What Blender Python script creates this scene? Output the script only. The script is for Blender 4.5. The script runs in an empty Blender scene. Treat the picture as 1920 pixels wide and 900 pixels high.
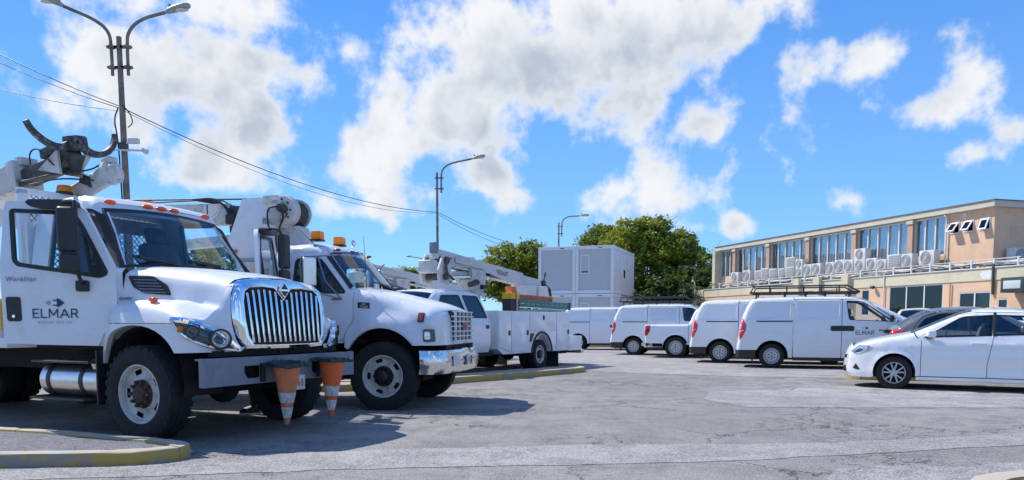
import bpy, bmesh, math, random
from mathutils import Vector, Matrix
R = math.radians
rnd = random.Random(7)
sc = bpy.context.scene
COL = sc.collection

# ------------------------------------------------------------------ camera
cam_d = bpy.data.cameras.new('camera')
cam = bpy.data.objects.new('camera', cam_d)
COL.objects.link(cam)
PITCH = math.atan(114 / 1440)
cam.location = (0, 0, 1.25)
cam.rotation_euler = (R(90) - PITCH, 0, 0)
cam_d.sensor_width = 36
cam_d.lens = 27.0
cam_d.shift_y = 270 / 1920
cam_d.clip_start = 0.05
cam_d.clip_end = 6000
sc.camera = cam

# ------------------------------------------------------------------ render / exposure
sc.render.engine = 'CYCLES'
sc.cycles.use_denoising = True
sc.cycles.max_bounces = 8
sc.cycles.transparent_max_bounces = 16
sc.cycles.diffuse_bounces = 3
sc.cycles.glossy_bounces = 4
sc.cycles.caustics_reflective = False
sc.cycles.caustics_refractive = False
sc.view_settings.view_transform = 'Standard'
sc.view_settings.look = 'None'
sc.view_settings.gamma = 1.0
sc.view_settings.use_curve_mapping = False
sc.view_settings.exposure = 1.05

# ------------------------------------------------------------------ sun
SUN_TO = Vector((-0.70, 0.44, 1.0)).normalized()
SUN_EL = math.asin(SUN_TO.z)
SUN_AZ = math.atan2(SUN_TO.x, SUN_TO.y)
sun_d = bpy.data.lights.new('sun', 'SUN')
sun_d.energy = 2.6
sun_d.angle = R(0.53)
sun_d.color = (1.0, 0.955, 0.88)
sun = bpy.data.objects.new('sun', sun_d)
COL.objects.link(sun)
sun.rotation_euler = (-SUN_TO).to_track_quat('-Z', 'Y').to_euler()


# ------------------------------------------------------------------ sky: Nishita air with broken cumulus
class NT:
    """tiny node-tree writer"""
    def __init__(s, tree):
        s.t = tree
        s.n = tree.nodes
        s.l = tree.links

    def node(s, kind, **kw):
        n = s.n.new(kind)
        for k, v in kw.items():
            setattr(n, k, v)
        return n

    def put(s, sock, v):
        if isinstance(v, bpy.types.NodeSocket):
            s.l.new(v, sock)
        else:
            sock.default_value = v

    def m(s, op, a, b=0.0, c=None, clamp=False):
        n = s.node('ShaderNodeMath', operation=op, use_clamp=clamp)
        s.put(n.inputs[0], a)
        s.put(n.inputs[1], b)
        if c is not None:
            s.put(n.inputs[2], c)
        return n.outputs[0]

    def v(s, op, a, b=(0, 0, 0)):
        n = s.node('ShaderNodeVectorMath', operation=op)
        s.put(n.inputs[0], a)
        if op == 'SCALE':
            s.put(n.inputs['Scale'], b)
        elif op != 'LENGTH':
            s.put(n.inputs[1], b)
        return n.outputs['Value'] if op in ('LENGTH', 'DOT_PRODUCT') else n.outputs[0]

    def noise(s, vec, scale, detail=4, rough=0.55, dist=0.0, dims='3D'):
        n = s.node('ShaderNodeTexNoise', noise_dimensions=dims)
        if vec is not None:
            s.put(n.inputs['Vector'], vec)
        n.inputs['Scale'].default_value = scale
        n.inputs['Detail'].default_value = detail
        n.inputs['Roughness'].default_value = rough
        n.inputs['Distortion'].default_value = dist
        return n

    def step(s, x, lo, hi, a=0.0, b=1.0, smooth=True):
        n = s.node('ShaderNodeMapRange', interpolation_type='SMOOTHSTEP' if smooth else 'LINEAR')
        s.put(n.inputs[0], x)
        n.inputs[1].default_value = lo
        n.inputs[2].default_value = hi
        n.inputs[3].default_value = a
        n.inputs[4].default_value = b
        return n.outputs[0]

    def mix(s, f, a, b, blend='MIX'):
        n = s.node('ShaderNodeMix', data_type='RGBA', blend_type=blend)
        s.put(n.inputs['Factor'], f)
        s.put(n.inputs['A'], a if not isinstance(a, tuple) else (*a[:3], 1))
        s.put(n.inputs['B'], b if not isinstance(b, tuple) else (*b[:3], 1))
        return n.outputs['Result']


def px_dir(u, v):
    """azimuth and elevation of a bearing read off the photograph"""
    a, b = (u - 960) / 1440, (720 - v) / 1440
    d = Vector((a, math.cos(PITCH) + b * math.sin(PITCH), -math.sin(PITCH) + b * math.cos(PITCH))).normalized()
    return math.atan2(d.x, d.y), math.asin(d.z)


SKY_STRENGTH = 0.10
SKY_TINT = (.58, .84, 1.12)
CLOUD_LIT = (4.55, 4.6, 4.65)
CLOUD_SHADE = (2.4, 2.72, 3.2)
world = bpy.data.worlds.new('World')
sc.world = world
world.use_nodes = True

# cumulus banks: bearing of the middle (in photo pixels), half width, half height, weight
CLOUDS = [
    (330, 130, 225, 140, 1.05), (430, 190, 140, 160, 1.05), (170, 110, 130, 85, .92), (440, 30, 150, 70, .9), (250, 15, 140, 70, .85),
    (400, 300, 160, 65, .9), (240, 235, 120, 60, .75), (470, 250, 100, 90, .9),
    (1010, 110, 310, 135, 1.1), (860, 190, 180, 125, 1.1), (1200, 40, 270, 115, 1.0), (1420, 10, 160, 75, .8), (1140, 190, 115, 85, .9),
    (740, 270, 125, 80, 1.0), (900, 330, 78, 60, .88), (730, 345, 110, 60, .88), (700, 390, 110, 40, .8),
    (985, 372, 70, 58, .74), (1230, 350, 135, 68, 1.0), (1320, 225, 80, 80, .76), (575, 140, 42, 38, .72), (560, 220, 34, 52, .62), (680, 215, 34, 52, .55),
    (1525, 125, 95, 62, .74), (1625, 130, 88, 80, .76), (1490, 205, 78, 88, .70), (1785, 180, 80, 98, .74), (1835, 290, 110, 48, .74), (1905, 250, 70, 55, .70),
    (1590, 374, 46, 30, .72), (1385, 418, 36, 28, .70),
]

w = NT(world.node_tree)
w.n.clear()
out = w.node('ShaderNodeOutputWorld')
sky = w.node('ShaderNodeTexSky', sky_type='NISHITA')
sky.sun_disc = False
sky.sun_elevation = SUN_EL
sky.sun_rotation = SUN_AZ
sky.air_density = 1.0
sky.dust_density = 0.0
sky.ozone_density = 3.0
tc = w.node('ShaderNodeTexCoord')
sep = w.node('ShaderNodeSeparateXYZ')
w.put(sep.inputs[0], tc.outputs['Generated'])
az = w.m('ARCTAN2', sep.outputs[0], sep.outputs[1])
el = w.m('ARCSINE', sep.outputs[2])
cmb = w.node('ShaderNodeCombineXYZ')
w.put(cmb.inputs[0], az)
w.put(cmb.inputs[1], el)
hs = w.node('ShaderNodeHueSaturation')
hs.inputs['Saturation'].default_value = 1.25
w.put(hs.inputs['Color'], sky.outputs[0])
blue = w.mix(1.0, hs.outputs[0], SKY_TINT, 'MULTIPLY')
clear = w.mix(w.step(el, .0, .50, smooth=False), (1.45, 2.95, 5.0), (.36, 1.30, 3.85))
blue = w.mix(.72, blue, clear)
above = w.step(sep.outputs[2], .0, .05)


def cloud_background(blobs, scattered):
    """one patch of sky: the air plus the cloud banks that reach into it"""
    def density(off, detail, amp):
        p = w.v('ADD', cmb.outputs[0], off)
        fb = w.noise(p, 14.0, detail, .56, dims='2D')
        nz = w.m('MULTIPLY_ADD', fb.outputs['Fac'], amp, -.5 * amp)
        acc = None
        for (a0, e0, ra, re, wt) in blobs:
            n = w.node('ShaderNodeVectorMath', operation='MULTIPLY_ADD')
            w.put(n.inputs[0], p)
            n.inputs[1].default_value = (1 / ra, 1 / re, 0)
            n.inputs[2].default_value = (-a0 / ra, -e0 / re, 0)
            f = w.m('MULTIPLY_ADD', w.v('LENGTH', n.outputs[0]), -wt * .62, wt)
            acc = f if acc is None else w.m('SMOOTH_MAX', acc, f, .2)
        if scattered:
            far = w.noise(p, 2.6, 1, .5, dims='2D')
            o = w.step(far.outputs['Fac'], .50, .68, -.4, .8)
            acc = o if acc is None else w.m('MAXIMUM', acc, o)
        return w.m('ADD', acc, nz)
    d0 = density((0, 0, 0), 6, 1.5)
    d1 = density((-.060, .045, 0), 3.0, 1.2)        # towards the sun: what shades this bit of cloud
    cover = w.step(d0, .30, .72)
    thick = w.step(d0, .40, 1.0)
    shade = w.m('MULTIPLY', w.step(d1, .12, 1.0), thick)
    lit = w.mix(shade, CLOUD_LIT, CLOUD_SHADE)
    col = w.mix(w.m('MULTIPLY', w.m('MULTIPLY', cover, above), .97), blue, lit)
    b = w.node('ShaderNodeBackground')
    b.inputs['Strength'].default_value = SKY_STRENGTH
    w.put(b.inputs['Color'], col)
    return b.outputs[0]


def pick(f, a, b):
    n = w.node('ShaderNodeMixShader')
    w.put(n.inputs[0], f)
    w.l.new(a, n.inputs[1])
    w.l.new(b, n.inputs[2])
    return n.outputs[0]


BL = []
for (u, v, ru, rv, wt) in CLOUDS:
    a0, e0 = px_dir(u, v)
    BL.append((a0, e0, abs(px_dir(u + ru, v)[0] - a0), abs(px_dir(u, v - rv)[1] - e0), wt))
edges = [-.66, -.36, -.20, -.08, .04, .14, .26, .42, .66]
shader = cloud_background([], True)
for lo, hi in zip(edges, edges[1:]):
    bl = [b for b in BL if b[0] + b[2] * 2.1 > lo and b[0] - b[2] * 2.1 < hi]
    inside = w.m('MULTIPLY', w.m('GREATER_THAN', az, lo), w.m('LESS_THAN', az, hi))
    inside = w.m('MULTIPLY', inside, w.m('LESS_THAN', el, .62))
    shader = pick(inside, shader, cloud_background(bl, False))
plain = w.node('ShaderNodeBackground')
plain.inputs['Strength'].default_value = SKY_STRENGTH
w.put(plain.inputs['Color'], blue)
shader = pick(w.m('LESS_THAN', el, .075), shader, plain.outputs[0])
w.l.new(shader, out.inputs[0])


# ------------------------------------------------------------------ materials
MATS = {}


def mat(name, col, rough=.5, metal=0.0, coat=0.0, var=0.0, vscale=6.0, dirt=None, bump=0.0, bscale=80.0, spec=.5, emit=None):
    """principled material with object-space colour variation, optional stains and fine relief"""
    if name in MATS:
        return MATS[name]
    m = bpy.data.materials.new(name)
    m.use_nodes = True
    t = NT(m.node_tree)
    b = t.n['Principled BSDF']
    b.inputs['Roughness'].default_value = rough
    b.inputs['Metallic'].default_value = metal
    b.inputs['Coat Weight'].default_value = coat
    b.inputs['Coat Roughness'].default_value = .06
    b.inputs['Specular IOR Level'].default_value = spec
    c = (*col, 1)
    tcn = t.node('ShaderNodeTexCoord')
    vec = tcn.outputs['Object']
    if var or dirt:
        n = t.noise(vec, vscale, 5, .6)
        lo = tuple(x * (1 - var) for x in col)
        hi = tuple(min(1, x * (1 + var)) for x in col)
        c = t.mix(t.step(n.outputs['Fac'], .3, .7), lo, hi)
    if dirt:
        dcol, amt, dscale = dirt
        n2 = t.noise(vec, dscale, 7, .68, .4)
        c = t.mix(t.m('MULTIPLY', t.step(n2.outputs['Fac'], .48, .78), amt), c, dcol)
        r = t.m('MULTIPLY_ADD', t.step(n2.outputs['Fac'], .4, .8), .25, rough)
        t.put(b.inputs['Roughness'], r)
    if isinstance(c, tuple):
        b.inputs['Base Color'].default_value = c
    else:
        t.put(b.inputs['Base Color'], c)
    if bump:
        n3 = t.noise(vec, bscale, 4, .6)
        bp = t.node('ShaderNodeBump')
        bp.inputs['Strength'].default_value = bump
        bp.inputs['Distance'].default_value = .02
        t.put(bp.inputs['Height'], n3.outputs['Fac'])
        t.put(b.inputs['Normal'], bp.outputs[0])
    if emit:
        b.inputs['Emission Color'].default_value = (*col, 1)
        b.inputs['Emission Strength'].default_value = emit
    MATS[name] = m
    return m


def glass(name, tint, refl=1.0, dark=0.0):
    """thin window glass: clear transmission with a fresnel sheen"""
    m = bpy.data.materials.new(name)
    m.use_nodes = True
    t = NT(m.node_tree)
    t.n.clear()
    o = t.node('ShaderNodeOutputMaterial')
    tr = t.node('ShaderNodeBsdfTransparent')
    tr.inputs[0].default_value = (*tint, 1)
    gl = t.node('ShaderNodeBsdfGlossy')
    gl.inputs['Roughness'].default_value = .015
    gl.inputs['Color'].default_value = (.95, .97, 1, 1)
    fr = t.node('ShaderNodeFresnel')
    fr.inputs[0].default_value = 1.5
    mx = t.node('ShaderNodeMixShader')
    t.put(mx.inputs[0], t.m('MULTIPLY_ADD', fr.outputs[0], refl, .02, clamp=True))
    t.l.new(tr.outputs[0], mx.inputs[1])
    t.l.new(gl.outputs[0], mx.inputs[2])
    t.l.new(mx.outputs[0], o.inputs[0])
    MATS[name] = m
    return m


WHITE = mat('white_paint', (.74, .76, .79), .34, coat=.45, var=.02, vscale=3, dirt=((.46, .43, .38), .34, 4.0))
WHITE2 = mat('white_van_paint', (.79, .81, .83), .28, coat=.7, var=.015, vscale=2, dirt=((.55, .53, .5), .12, 3.0))
WHITE3 = mat('white_car_paint', (.82, .83, .84), .22, coat=1.0, var=.01, vscale=2)
BOOMW = mat('boom_white', (.60, .585, .55), .5, var=.10, vscale=4, dirt=((.16, .11, .075), .85, 8.0))
BOOMF = mat('boom_fibreglass', (.60, .60, .60), .5, var=.07, vscale=3, dirt=((.28, .25, .22), .55, 6.0))
GREYP = mat('grey_bumper_paint', (.19, .21, .25), .5, var=.08, vscale=5, dirt=((.12, .11, .10), .5, 8.0))
BLACK = mat('black_plastic', (.018, .019, .022), .45, var=.2, vscale=10)
DARK = mat('dark_underbody', (.014, .014, .016), .85, var=.3, vscale=6, dirt=((.05, .045, .04), .4, 6.0))
LINER = mat('shadowed_liner', (.03, .032, .036), .9)
RUBBER = mat('tyre_rubber', (.014, .0145, .016), .8, var=.25, vscale=12, dirt=((.07, .065, .06), .3, 10.0), bump=.15, bscale=160)
CHROME = mat('chrome', (.86, .87, .88), .06, metal=1.0)
CHROMEW = mat('worn_chrome', (.78, .77, .75), .13, metal=1.0, dirt=((.35, .30, .24), .35, 12.0))
ALU = mat('brushed_aluminium', (.72, .73, .74), .3, metal=1.0, var=.06, vscale=9)
STEELW = mat('white_steel_wheel', (.54, .53, .49), .5, var=.12, vscale=8, dirt=((.20, .10, .05), .75, 9.0))
SILVER = mat('silver_wheel', (.50, .51, .52), .38, metal=.55, var=.08, vscale=14, dirt=((.16, .15, .14), .5, 12.0))
RUST = mat('rusty_hub', (.085, .05, .035), .8, var=.4, vscale=20, dirt=((.03, .025, .022), .7, 25.0))
GUNK = mat('greasy_steel', (.075, .068, .062), .55, metal=.3, var=.4, vscale=14, dirt=((.25, .22, .19), .5, 18.0))
HORN = mat('chipped_black_paint', (.045, .042, .045), .5, var=.3, vscale=18, dirt=((.55, .50, .46), .85, 16.0))


def lens(name, col, k=.5):
    """coloured plastic lens that lets daylight through"""
    m = mat(name, col, .18, coat=.5)
    t = NT(m.node_tree)
    b = t.n['Principled BSDF']
    o = t.n['Material Output']
    tr = t.node('ShaderNodeBsdfTranslucent')
    tr.inputs[0].default_value = (*col, 1)
    mx = t.node('ShaderNodeMixShader')
    mx.inputs[0].default_value = k
    t.l.new(b.outputs[0], mx.inputs[1])
    t.l.new(tr.outputs[0], mx.inputs[2])
    t.l.new(mx.outputs[0], o.inputs[0])
    return m


AMBER = lens('amber_lens', (.98, .36, .005))
ORANGE = lens('orange_marker_lens', (.90, .18, .02), .35)
RED = mat('red_lens', (.62, .02, .025), .12, coat=1.0)
LAMP = mat('lamp_reflector', (.75, .78, .80), .12, metal=.8)
LAMPD = mat('dark_lamp_housing', (.08, .10, .12), .15, metal=.5)
SEATM = mat('seat_cloth', (.075, .085, .10), .9, var=.2)
DASH = mat('dashboard', (.03, .034, .04), .7)
NAVY = mat('navy_vinyl', (.015, .03, .11), .4)
TEAL = mat('teal_vinyl', (.18, .42, .44), .4)
GREYTXT = mat('faded_grey_vinyl', (.58, .63, .68), .5)
REDTXT = mat('red_vinyl', (.55, .03, .04), .4)
PLATE = mat('licence_plate_white', (.74, .72, .72), .4, dirt=((.3, .28, .26), .4, 30.0))
CONEO = mat('orange_cone_plastic', (.72, .13, .03), .5, var=.12, vscale=7, dirt=((.25, .12, .08), .45, 11.0))
CONEF = mat('faded_orange_cone_plastic', (.62, .19, .08), .6, var=.12, vscale=7, dirt=((.25, .14, .10), .5, 11.0))
CONEW = mat('scuffed_reflective_sleeve', (.55, .55, .55), .4, var=.25, vscale=14, dirt=((.13, .12, .12), .95, 11.0))
GLASSC = glass('car_glass', (.90, .96, .96), .7)
CONEB = mat('dark_green_rubber', (.02, .045, .042), .6, var=.2)
GLASS = glass('clear_glass', (.80, .90, .93), 1.0)
GLASSW = glass('windscreen_glass', (.66, .80, .86), 1.2)
GLASST = glass('tinted_glass', (.20, .27, .32), 1.2)
GLASSD = glass('dark_glass', (.06, .08, .10), 1.0)
GLASSB = glass('building_glass', (.92, .96, .97), .5)


# ------------------------------------------------------------------ mesh kit
class MB:
    """collects shapes into one bmesh"""
    def __init__(s):
        s.bm = bmesh.new()

    def _xf(s, vs, M):
        if M is not None:
            for v in vs:
                v.co = M @ v.co

    def box(s, c, d, rot=None, bev=0.0, seg=2):
        r = bmesh.ops.create_cube(s.bm, size=1)
        vs = r['verts']
        for v in vs:
            v.co = Vector((v.co.x * d[0], v.co.y * d[1], v.co.z * d[2]))
        if bev:
            es = list({e for v in vs for e in v.link_edges})
            rr = bmesh.ops.bevel(s.bm, geom=es, offset=bev, segments=seg, profile=.6, affect='EDGES')
            vs = list({v for f in rr['faces'] for v in f.verts} | {v for v in vs if v.is_valid})
        M = Matrix.Translation(c)
        if rot is not None:
            M = M @ rot.to_4x4()
        s._xf(vs, M)
        return s

    def bar(s, a, b, w, h, bev=0.0, up=(0, 0, 1)):
        """rectangular bar from a to b"""
        a, b = Vector(a), Vector(b)
        d = b - a
        L = d.length
        x = d.normalized()
        y = Vector(up).cross(x)
        if y.length < 1e-5:
            y = Vector((0, 1, 0)).cross(x)
        y.normalize()
        z = x.cross(y)
        return s.box((a + b) / 2, (L, w, h), Matrix((x, y, z)).transposed(), bev)

    def prism(s, poly, axis, a, b, bev=0.0, holes=()):
        """outline (2D) extruded along an axis; holes are cut right through"""
        bm = s.bm

        def P(p, t):
            if axis == 'y':
                return Vector((p[0], t, p[1]))
            if axis == 'x':
                return Vector((t, p[0], p[1]))
            return Vector((p[0], p[1], t))
        if not holes:
            v0 = [bm.verts.new(P(p, a)) for p in poly]
            v1 = [bm.verts.new(P(p, b)) for p in poly]
            n = len(poly)
            fs = [bm.faces.new(v0), bm.faces.new(v1[::-1])]
            for i in range(n):
                j = (i + 1) % n
                fs.append(bm.faces.new((v0[j], v0[i], v1[i], v1[j])))
            bmesh.ops.recalc_face_normals(bm, faces=fs)
            if bev:
                es = [e for e in fs[0].edges] + [e for e in fs[1].edges]
                bmesh.ops.bevel(bm, geom=es, offset=bev, segments=2, profile=.6, affect='EDGES')
            return s
        loops = [poly] + list(holes)
        fill = {}
        for t in (a, b):
            es, rings = [], []
            for lp in loops:
                vs = [bm.verts.new(P(p, t)) for p in lp]
                rings.append(vs)
                es += [bm.edges.new((vs[i], vs[(i + 1) % len(vs)])) for i in range(len(vs))]
            bmesh.ops.triangle_fill(bm, edges=es, use_beauty=True)
            fill[t] = rings
        for r0, r1 in zip(fill[a], fill[b]):
            n = len(r0)
            for i in range(n):
                j = (i + 1) % n
                bm.faces.new((r0[i], r0[j], r1[j], r1[i]))
        bmesh.ops.recalc_face_normals(bm, faces=bm.faces)
        return s

    def lathe(s, prof, o, ax, n=24, ref=None):
        """revolve (radius, distance) about the axis ax through o"""
        o, ax = Vector(o), Vector(ax).normalized()
        u = Vector(ref) if ref else (Vector((0, 0, 1)) if abs(ax.z) < .9 else Vector((1, 0, 0)))
        u = (u - ax * u.dot(ax)).normalized()
        w = ax.cross(u)
        rings = []
        for r, d in prof:
            if r < 1e-5:
                rings.append([s.bm.verts.new(o + ax * d)])
            else:
                rings.append([s.bm.verts.new(o + ax * d + (u * math.cos(2 * math.pi * i / n) + w * math.sin(2 * math.pi * i / n)) * r) for i in range(n)])
        for a, b in zip(rings, rings[1:]):
            for i in range(n):
                j = (i + 1) % n
                if len(a) == 1 and len(b) == 1:
                    continue
                if len(a) == 1:
                    s.bm.faces.new((a[0], b[j], b[i]))
                elif len(b) == 1:
                    s.bm.faces.new((a[i], a[j], b[0]))
                else:
                    s.bm.faces.new((a[i], a[j], b[j], b[i]))
        return s

    def cyl(s, a, b, r, r2=None, n=16):
        a, b = Vector(a), Vector(b)
        L = (b - a).length
        r2 = r if r2 is None else r2
        return s.lathe([(0, 0), (r, 0), (r2, L), (0, L)], a, b - a, n)

    def tube(s, pts, r, n=8, smooth=0):
        pts = [Vector(p) for p in pts]
        for _ in range(smooth):
            q = [pts[0]]
            for a, b in zip(pts, pts[1:]):
                q += [a * .75 + b * .25, a * .25 + b * .75]
            pts = q + [pts[-1]]
        rr = r if isinstance(r, (list, tuple)) else None
        rings = []
        ref = None
        for i, p in enumerate(pts):
            t = (pts[min(i + 1, len(pts) - 1)] - pts[max(i - 1, 0)]).normalized()
            if ref is None:
                ref = Vector((0, 0, 1)) if abs(t.z) < .9 else Vector((1, 0, 0))
            u = (ref - t * ref.dot(t)).normalized()
            ref = u
            w = t.cross(u)
            rad = r if rr is None else rr[0] + (rr[1] - rr[0]) * i / (len(pts) - 1)
            rings.append([s.bm.verts.new(p + (u * math.cos(2 * math.pi * k / n) + w * math.sin(2 * math.pi * k / n)) * rad) for k in range(n)])
        for a, b in zip(rings, rings[1:]):
            for k in range(n):
                s.bm.faces.new((a[k], a[(k + 1) % n], b[(k + 1) % n], b[k]))
        s.bm.faces.new(rings[0][::-1])
        s.bm.faces.new(rings[-1])
        return s

    def grid(s, rows, close=False):
        vs = [[s.bm.verts.new(p) for p in r] for r in rows]
        n = len(vs[0])
        for a, b in zip(vs, vs[1:]):
            for i in range(n if close else n - 1):
                j = (i + 1) % n
                s.bm.faces.new((a[i], a[j], b[j], b[i]))
        return vs

    def loft(s, rings, cap=True):
        vs = s.grid(rings, True)
        if cap:
            s.bm.faces.new(vs[0][::-1])
            s.bm.faces.new(vs[-1])
        return s

    def ball(s, c, r, n=12, sq=(1, 1, 1)):
        res = bmesh.ops.create_uvsphere(s.bm, u_segments=n, v_segments=max(6, n * 2 // 3), radius=r)
        for v in res['verts']:
            v.co = Vector((v.co.x * sq[0], v.co.y * sq[1], v.co.z * sq[2])) + Vector(c)
        return s

    def mirror_y(s):
        """add the mirrored twin"""
        geo = s.bm.verts[:] + s.bm.edges[:] + s.bm.faces[:]
        r = bmesh.ops.duplicate(s.bm, geom=geo)
        vs = [x for x in r['geom'] if isinstance(x, bmesh.types.BMVert)]
        fs = [x for x in r['geom'] if isinstance(x, bmesh.types.BMFace)]
        for v in vs:
            v.co.y = -v.co.y
        bmesh.ops.reverse_faces(s.bm, faces=fs)
        return s

    def build(s, name, material, parent=None, smooth=35, fix=True):
        bm = s.bm
        if fix:
            bmesh.ops.recalc_face_normals(bm, faces=bm.faces)
        me = bpy.data.meshes.new(name)
        bm.to_mesh(me)
        bm.free()
        if smooth:
            me.shade_smooth()
            me.set_sharp_from_angle(angle=R(smooth))
        me.materials.append(material)
        o = bpy.data.objects.new(name, me)
        COL.objects.link(o)
        o.parent = parent
        return o


def tag(o, label=None, cat=None, group=None, kind=None):
    for k, v in (('label', label), ('category', cat), ('group', group), ('kind', kind)):
        if v:
            o[k] = v
    return o


def thing(name, label, cat, loc=(0, 0, 0), rz=0.0, group=None):
    o = bpy.data.objects.new(name, None)
    o.empty_display_size = .3
    COL.objects.link(o)
    o.location = loc
    o.rotation_euler = (0, 0, rz)
    return tag(o, label, cat, group)


def copy_tree(o, parent=None):
    c = o.copy()
    COL.objects.link(c)
    c.parent = parent
    for ch in o.children:
        copy_tree(ch, c)
    return c


def dup(root, label, loc, rz, group=None):
    c = copy_tree(root)
    c.location = loc
    c.rotation_euler = (0, 0, rz)
    tag(c, label, None, group)
    return c


def text(name, body, material, parent, w, h, M, bold=0.0, depth=.002):
    """flat lettering fitted to w x h metres, placed by M (local x = along, y = up)"""
    cu = bpy.data.curves.new(name, 'FONT')
    cu.body = body
    cu.size = 1
    cu.offset = bold
    cu.resolution_u = 3
    cu.space_character = 1.18
    tmp = bpy.data.objects.new(name, cu)
    COL.objects.link(tmp)
    bpy.context.view_layer.update()
    me = bpy.data.meshes.new_from_object(tmp.evaluated_get(bpy.context.evaluated_depsgraph_get()))
    bpy.data.objects.remove(tmp)
    bpy.data.curves.remove(cu)
    xs = [v.co.x for v in me.vertices]
    ys = [v.co.y for v in me.vertices]
    x0, x1, y0, y1 = min(xs), max(xs), min(ys), max(ys)
    for v in me.vertices:
        v.co = M @ Vector(((v.co.x - x0) / (x1 - x0) * w, (v.co.y - y0) / (y1 - y0) * h, 0))
    me.materials.append(material)
    o = bpy.data.objects.new(name, me)
    COL.objects.link(o)
    o.parent = parent
    return o


def basis(o, x, y):
    """matrix whose local x and y run along the given directions"""
    x, y = Vector(x).normalized(), Vector(y).normalized()
    z = x.cross(y)
    return Matrix(((x.x, y.x, z.x, o[0]), (x.y, y.y, z.y, o[1]), (x.z, y.z, z.z, o[2]), (0, 0, 0, 1)))


def lerp(a, b, t):
    return a + (b - a) * t


def interp(x, pts):
    """piecewise-linear y(x) through sorted points"""
    if x <= pts[0][0]:
        return pts[0][1]
    for (a, ya), (b, yb) in zip(pts, pts[1:]):
        if x <= b:
            return lerp(ya, yb, (x - a) / (b - a))
    return pts[-1][1]


def sstep(x, a, b):
    t = min(1, max(0, (x - a) / (b - a)))
    return t * t * (3 - 2 * t)


def arc(cx, cz, rx, rz, a0, a1, n):
    return [(cx + rx * math.cos(R(lerp(a0, a1, i / n))), cz + rz * math.sin(R(lerp(a0, a1, i / n)))) for i in range(n + 1)]


def rounded(poly, r, n=4):
    """round the corners of a polygon; r is one radius or one per corner"""
    out = []
    N = len(poly)
    for i in range(N):
        p, a, b = Vector(poly[i]), Vector(poly[i - 1]), Vector(poly[(i + 1) % N])
        rr = r[i] if isinstance(r, (list, tuple)) else r
        da, db = (a - p), (b - p)
        k = min(rr, da.length * .45, db.length * .45)
        q0, q1 = p + da.normalized() * k, p + db.normalized() * k
        for j in range(n + 1):
            t = j / n
            q = q0 * (1 - t) ** 2 + p * 2 * t * (1 - t) + q1 * t * t
            out.append((q.x, q.y))
    return out


def smooth_line(pts, it=2):
    pts = [Vector(p) for p in pts]
    for _ in range(it):
        q = [pts[0]]
        for a, b in zip(pts, pts[1:]):
            q += [a * .75 + b * .25, a * .25 + b * .75]
        pts = q + [pts[-1]]
    return [(p.x, p.y) for p in pts]


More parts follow.
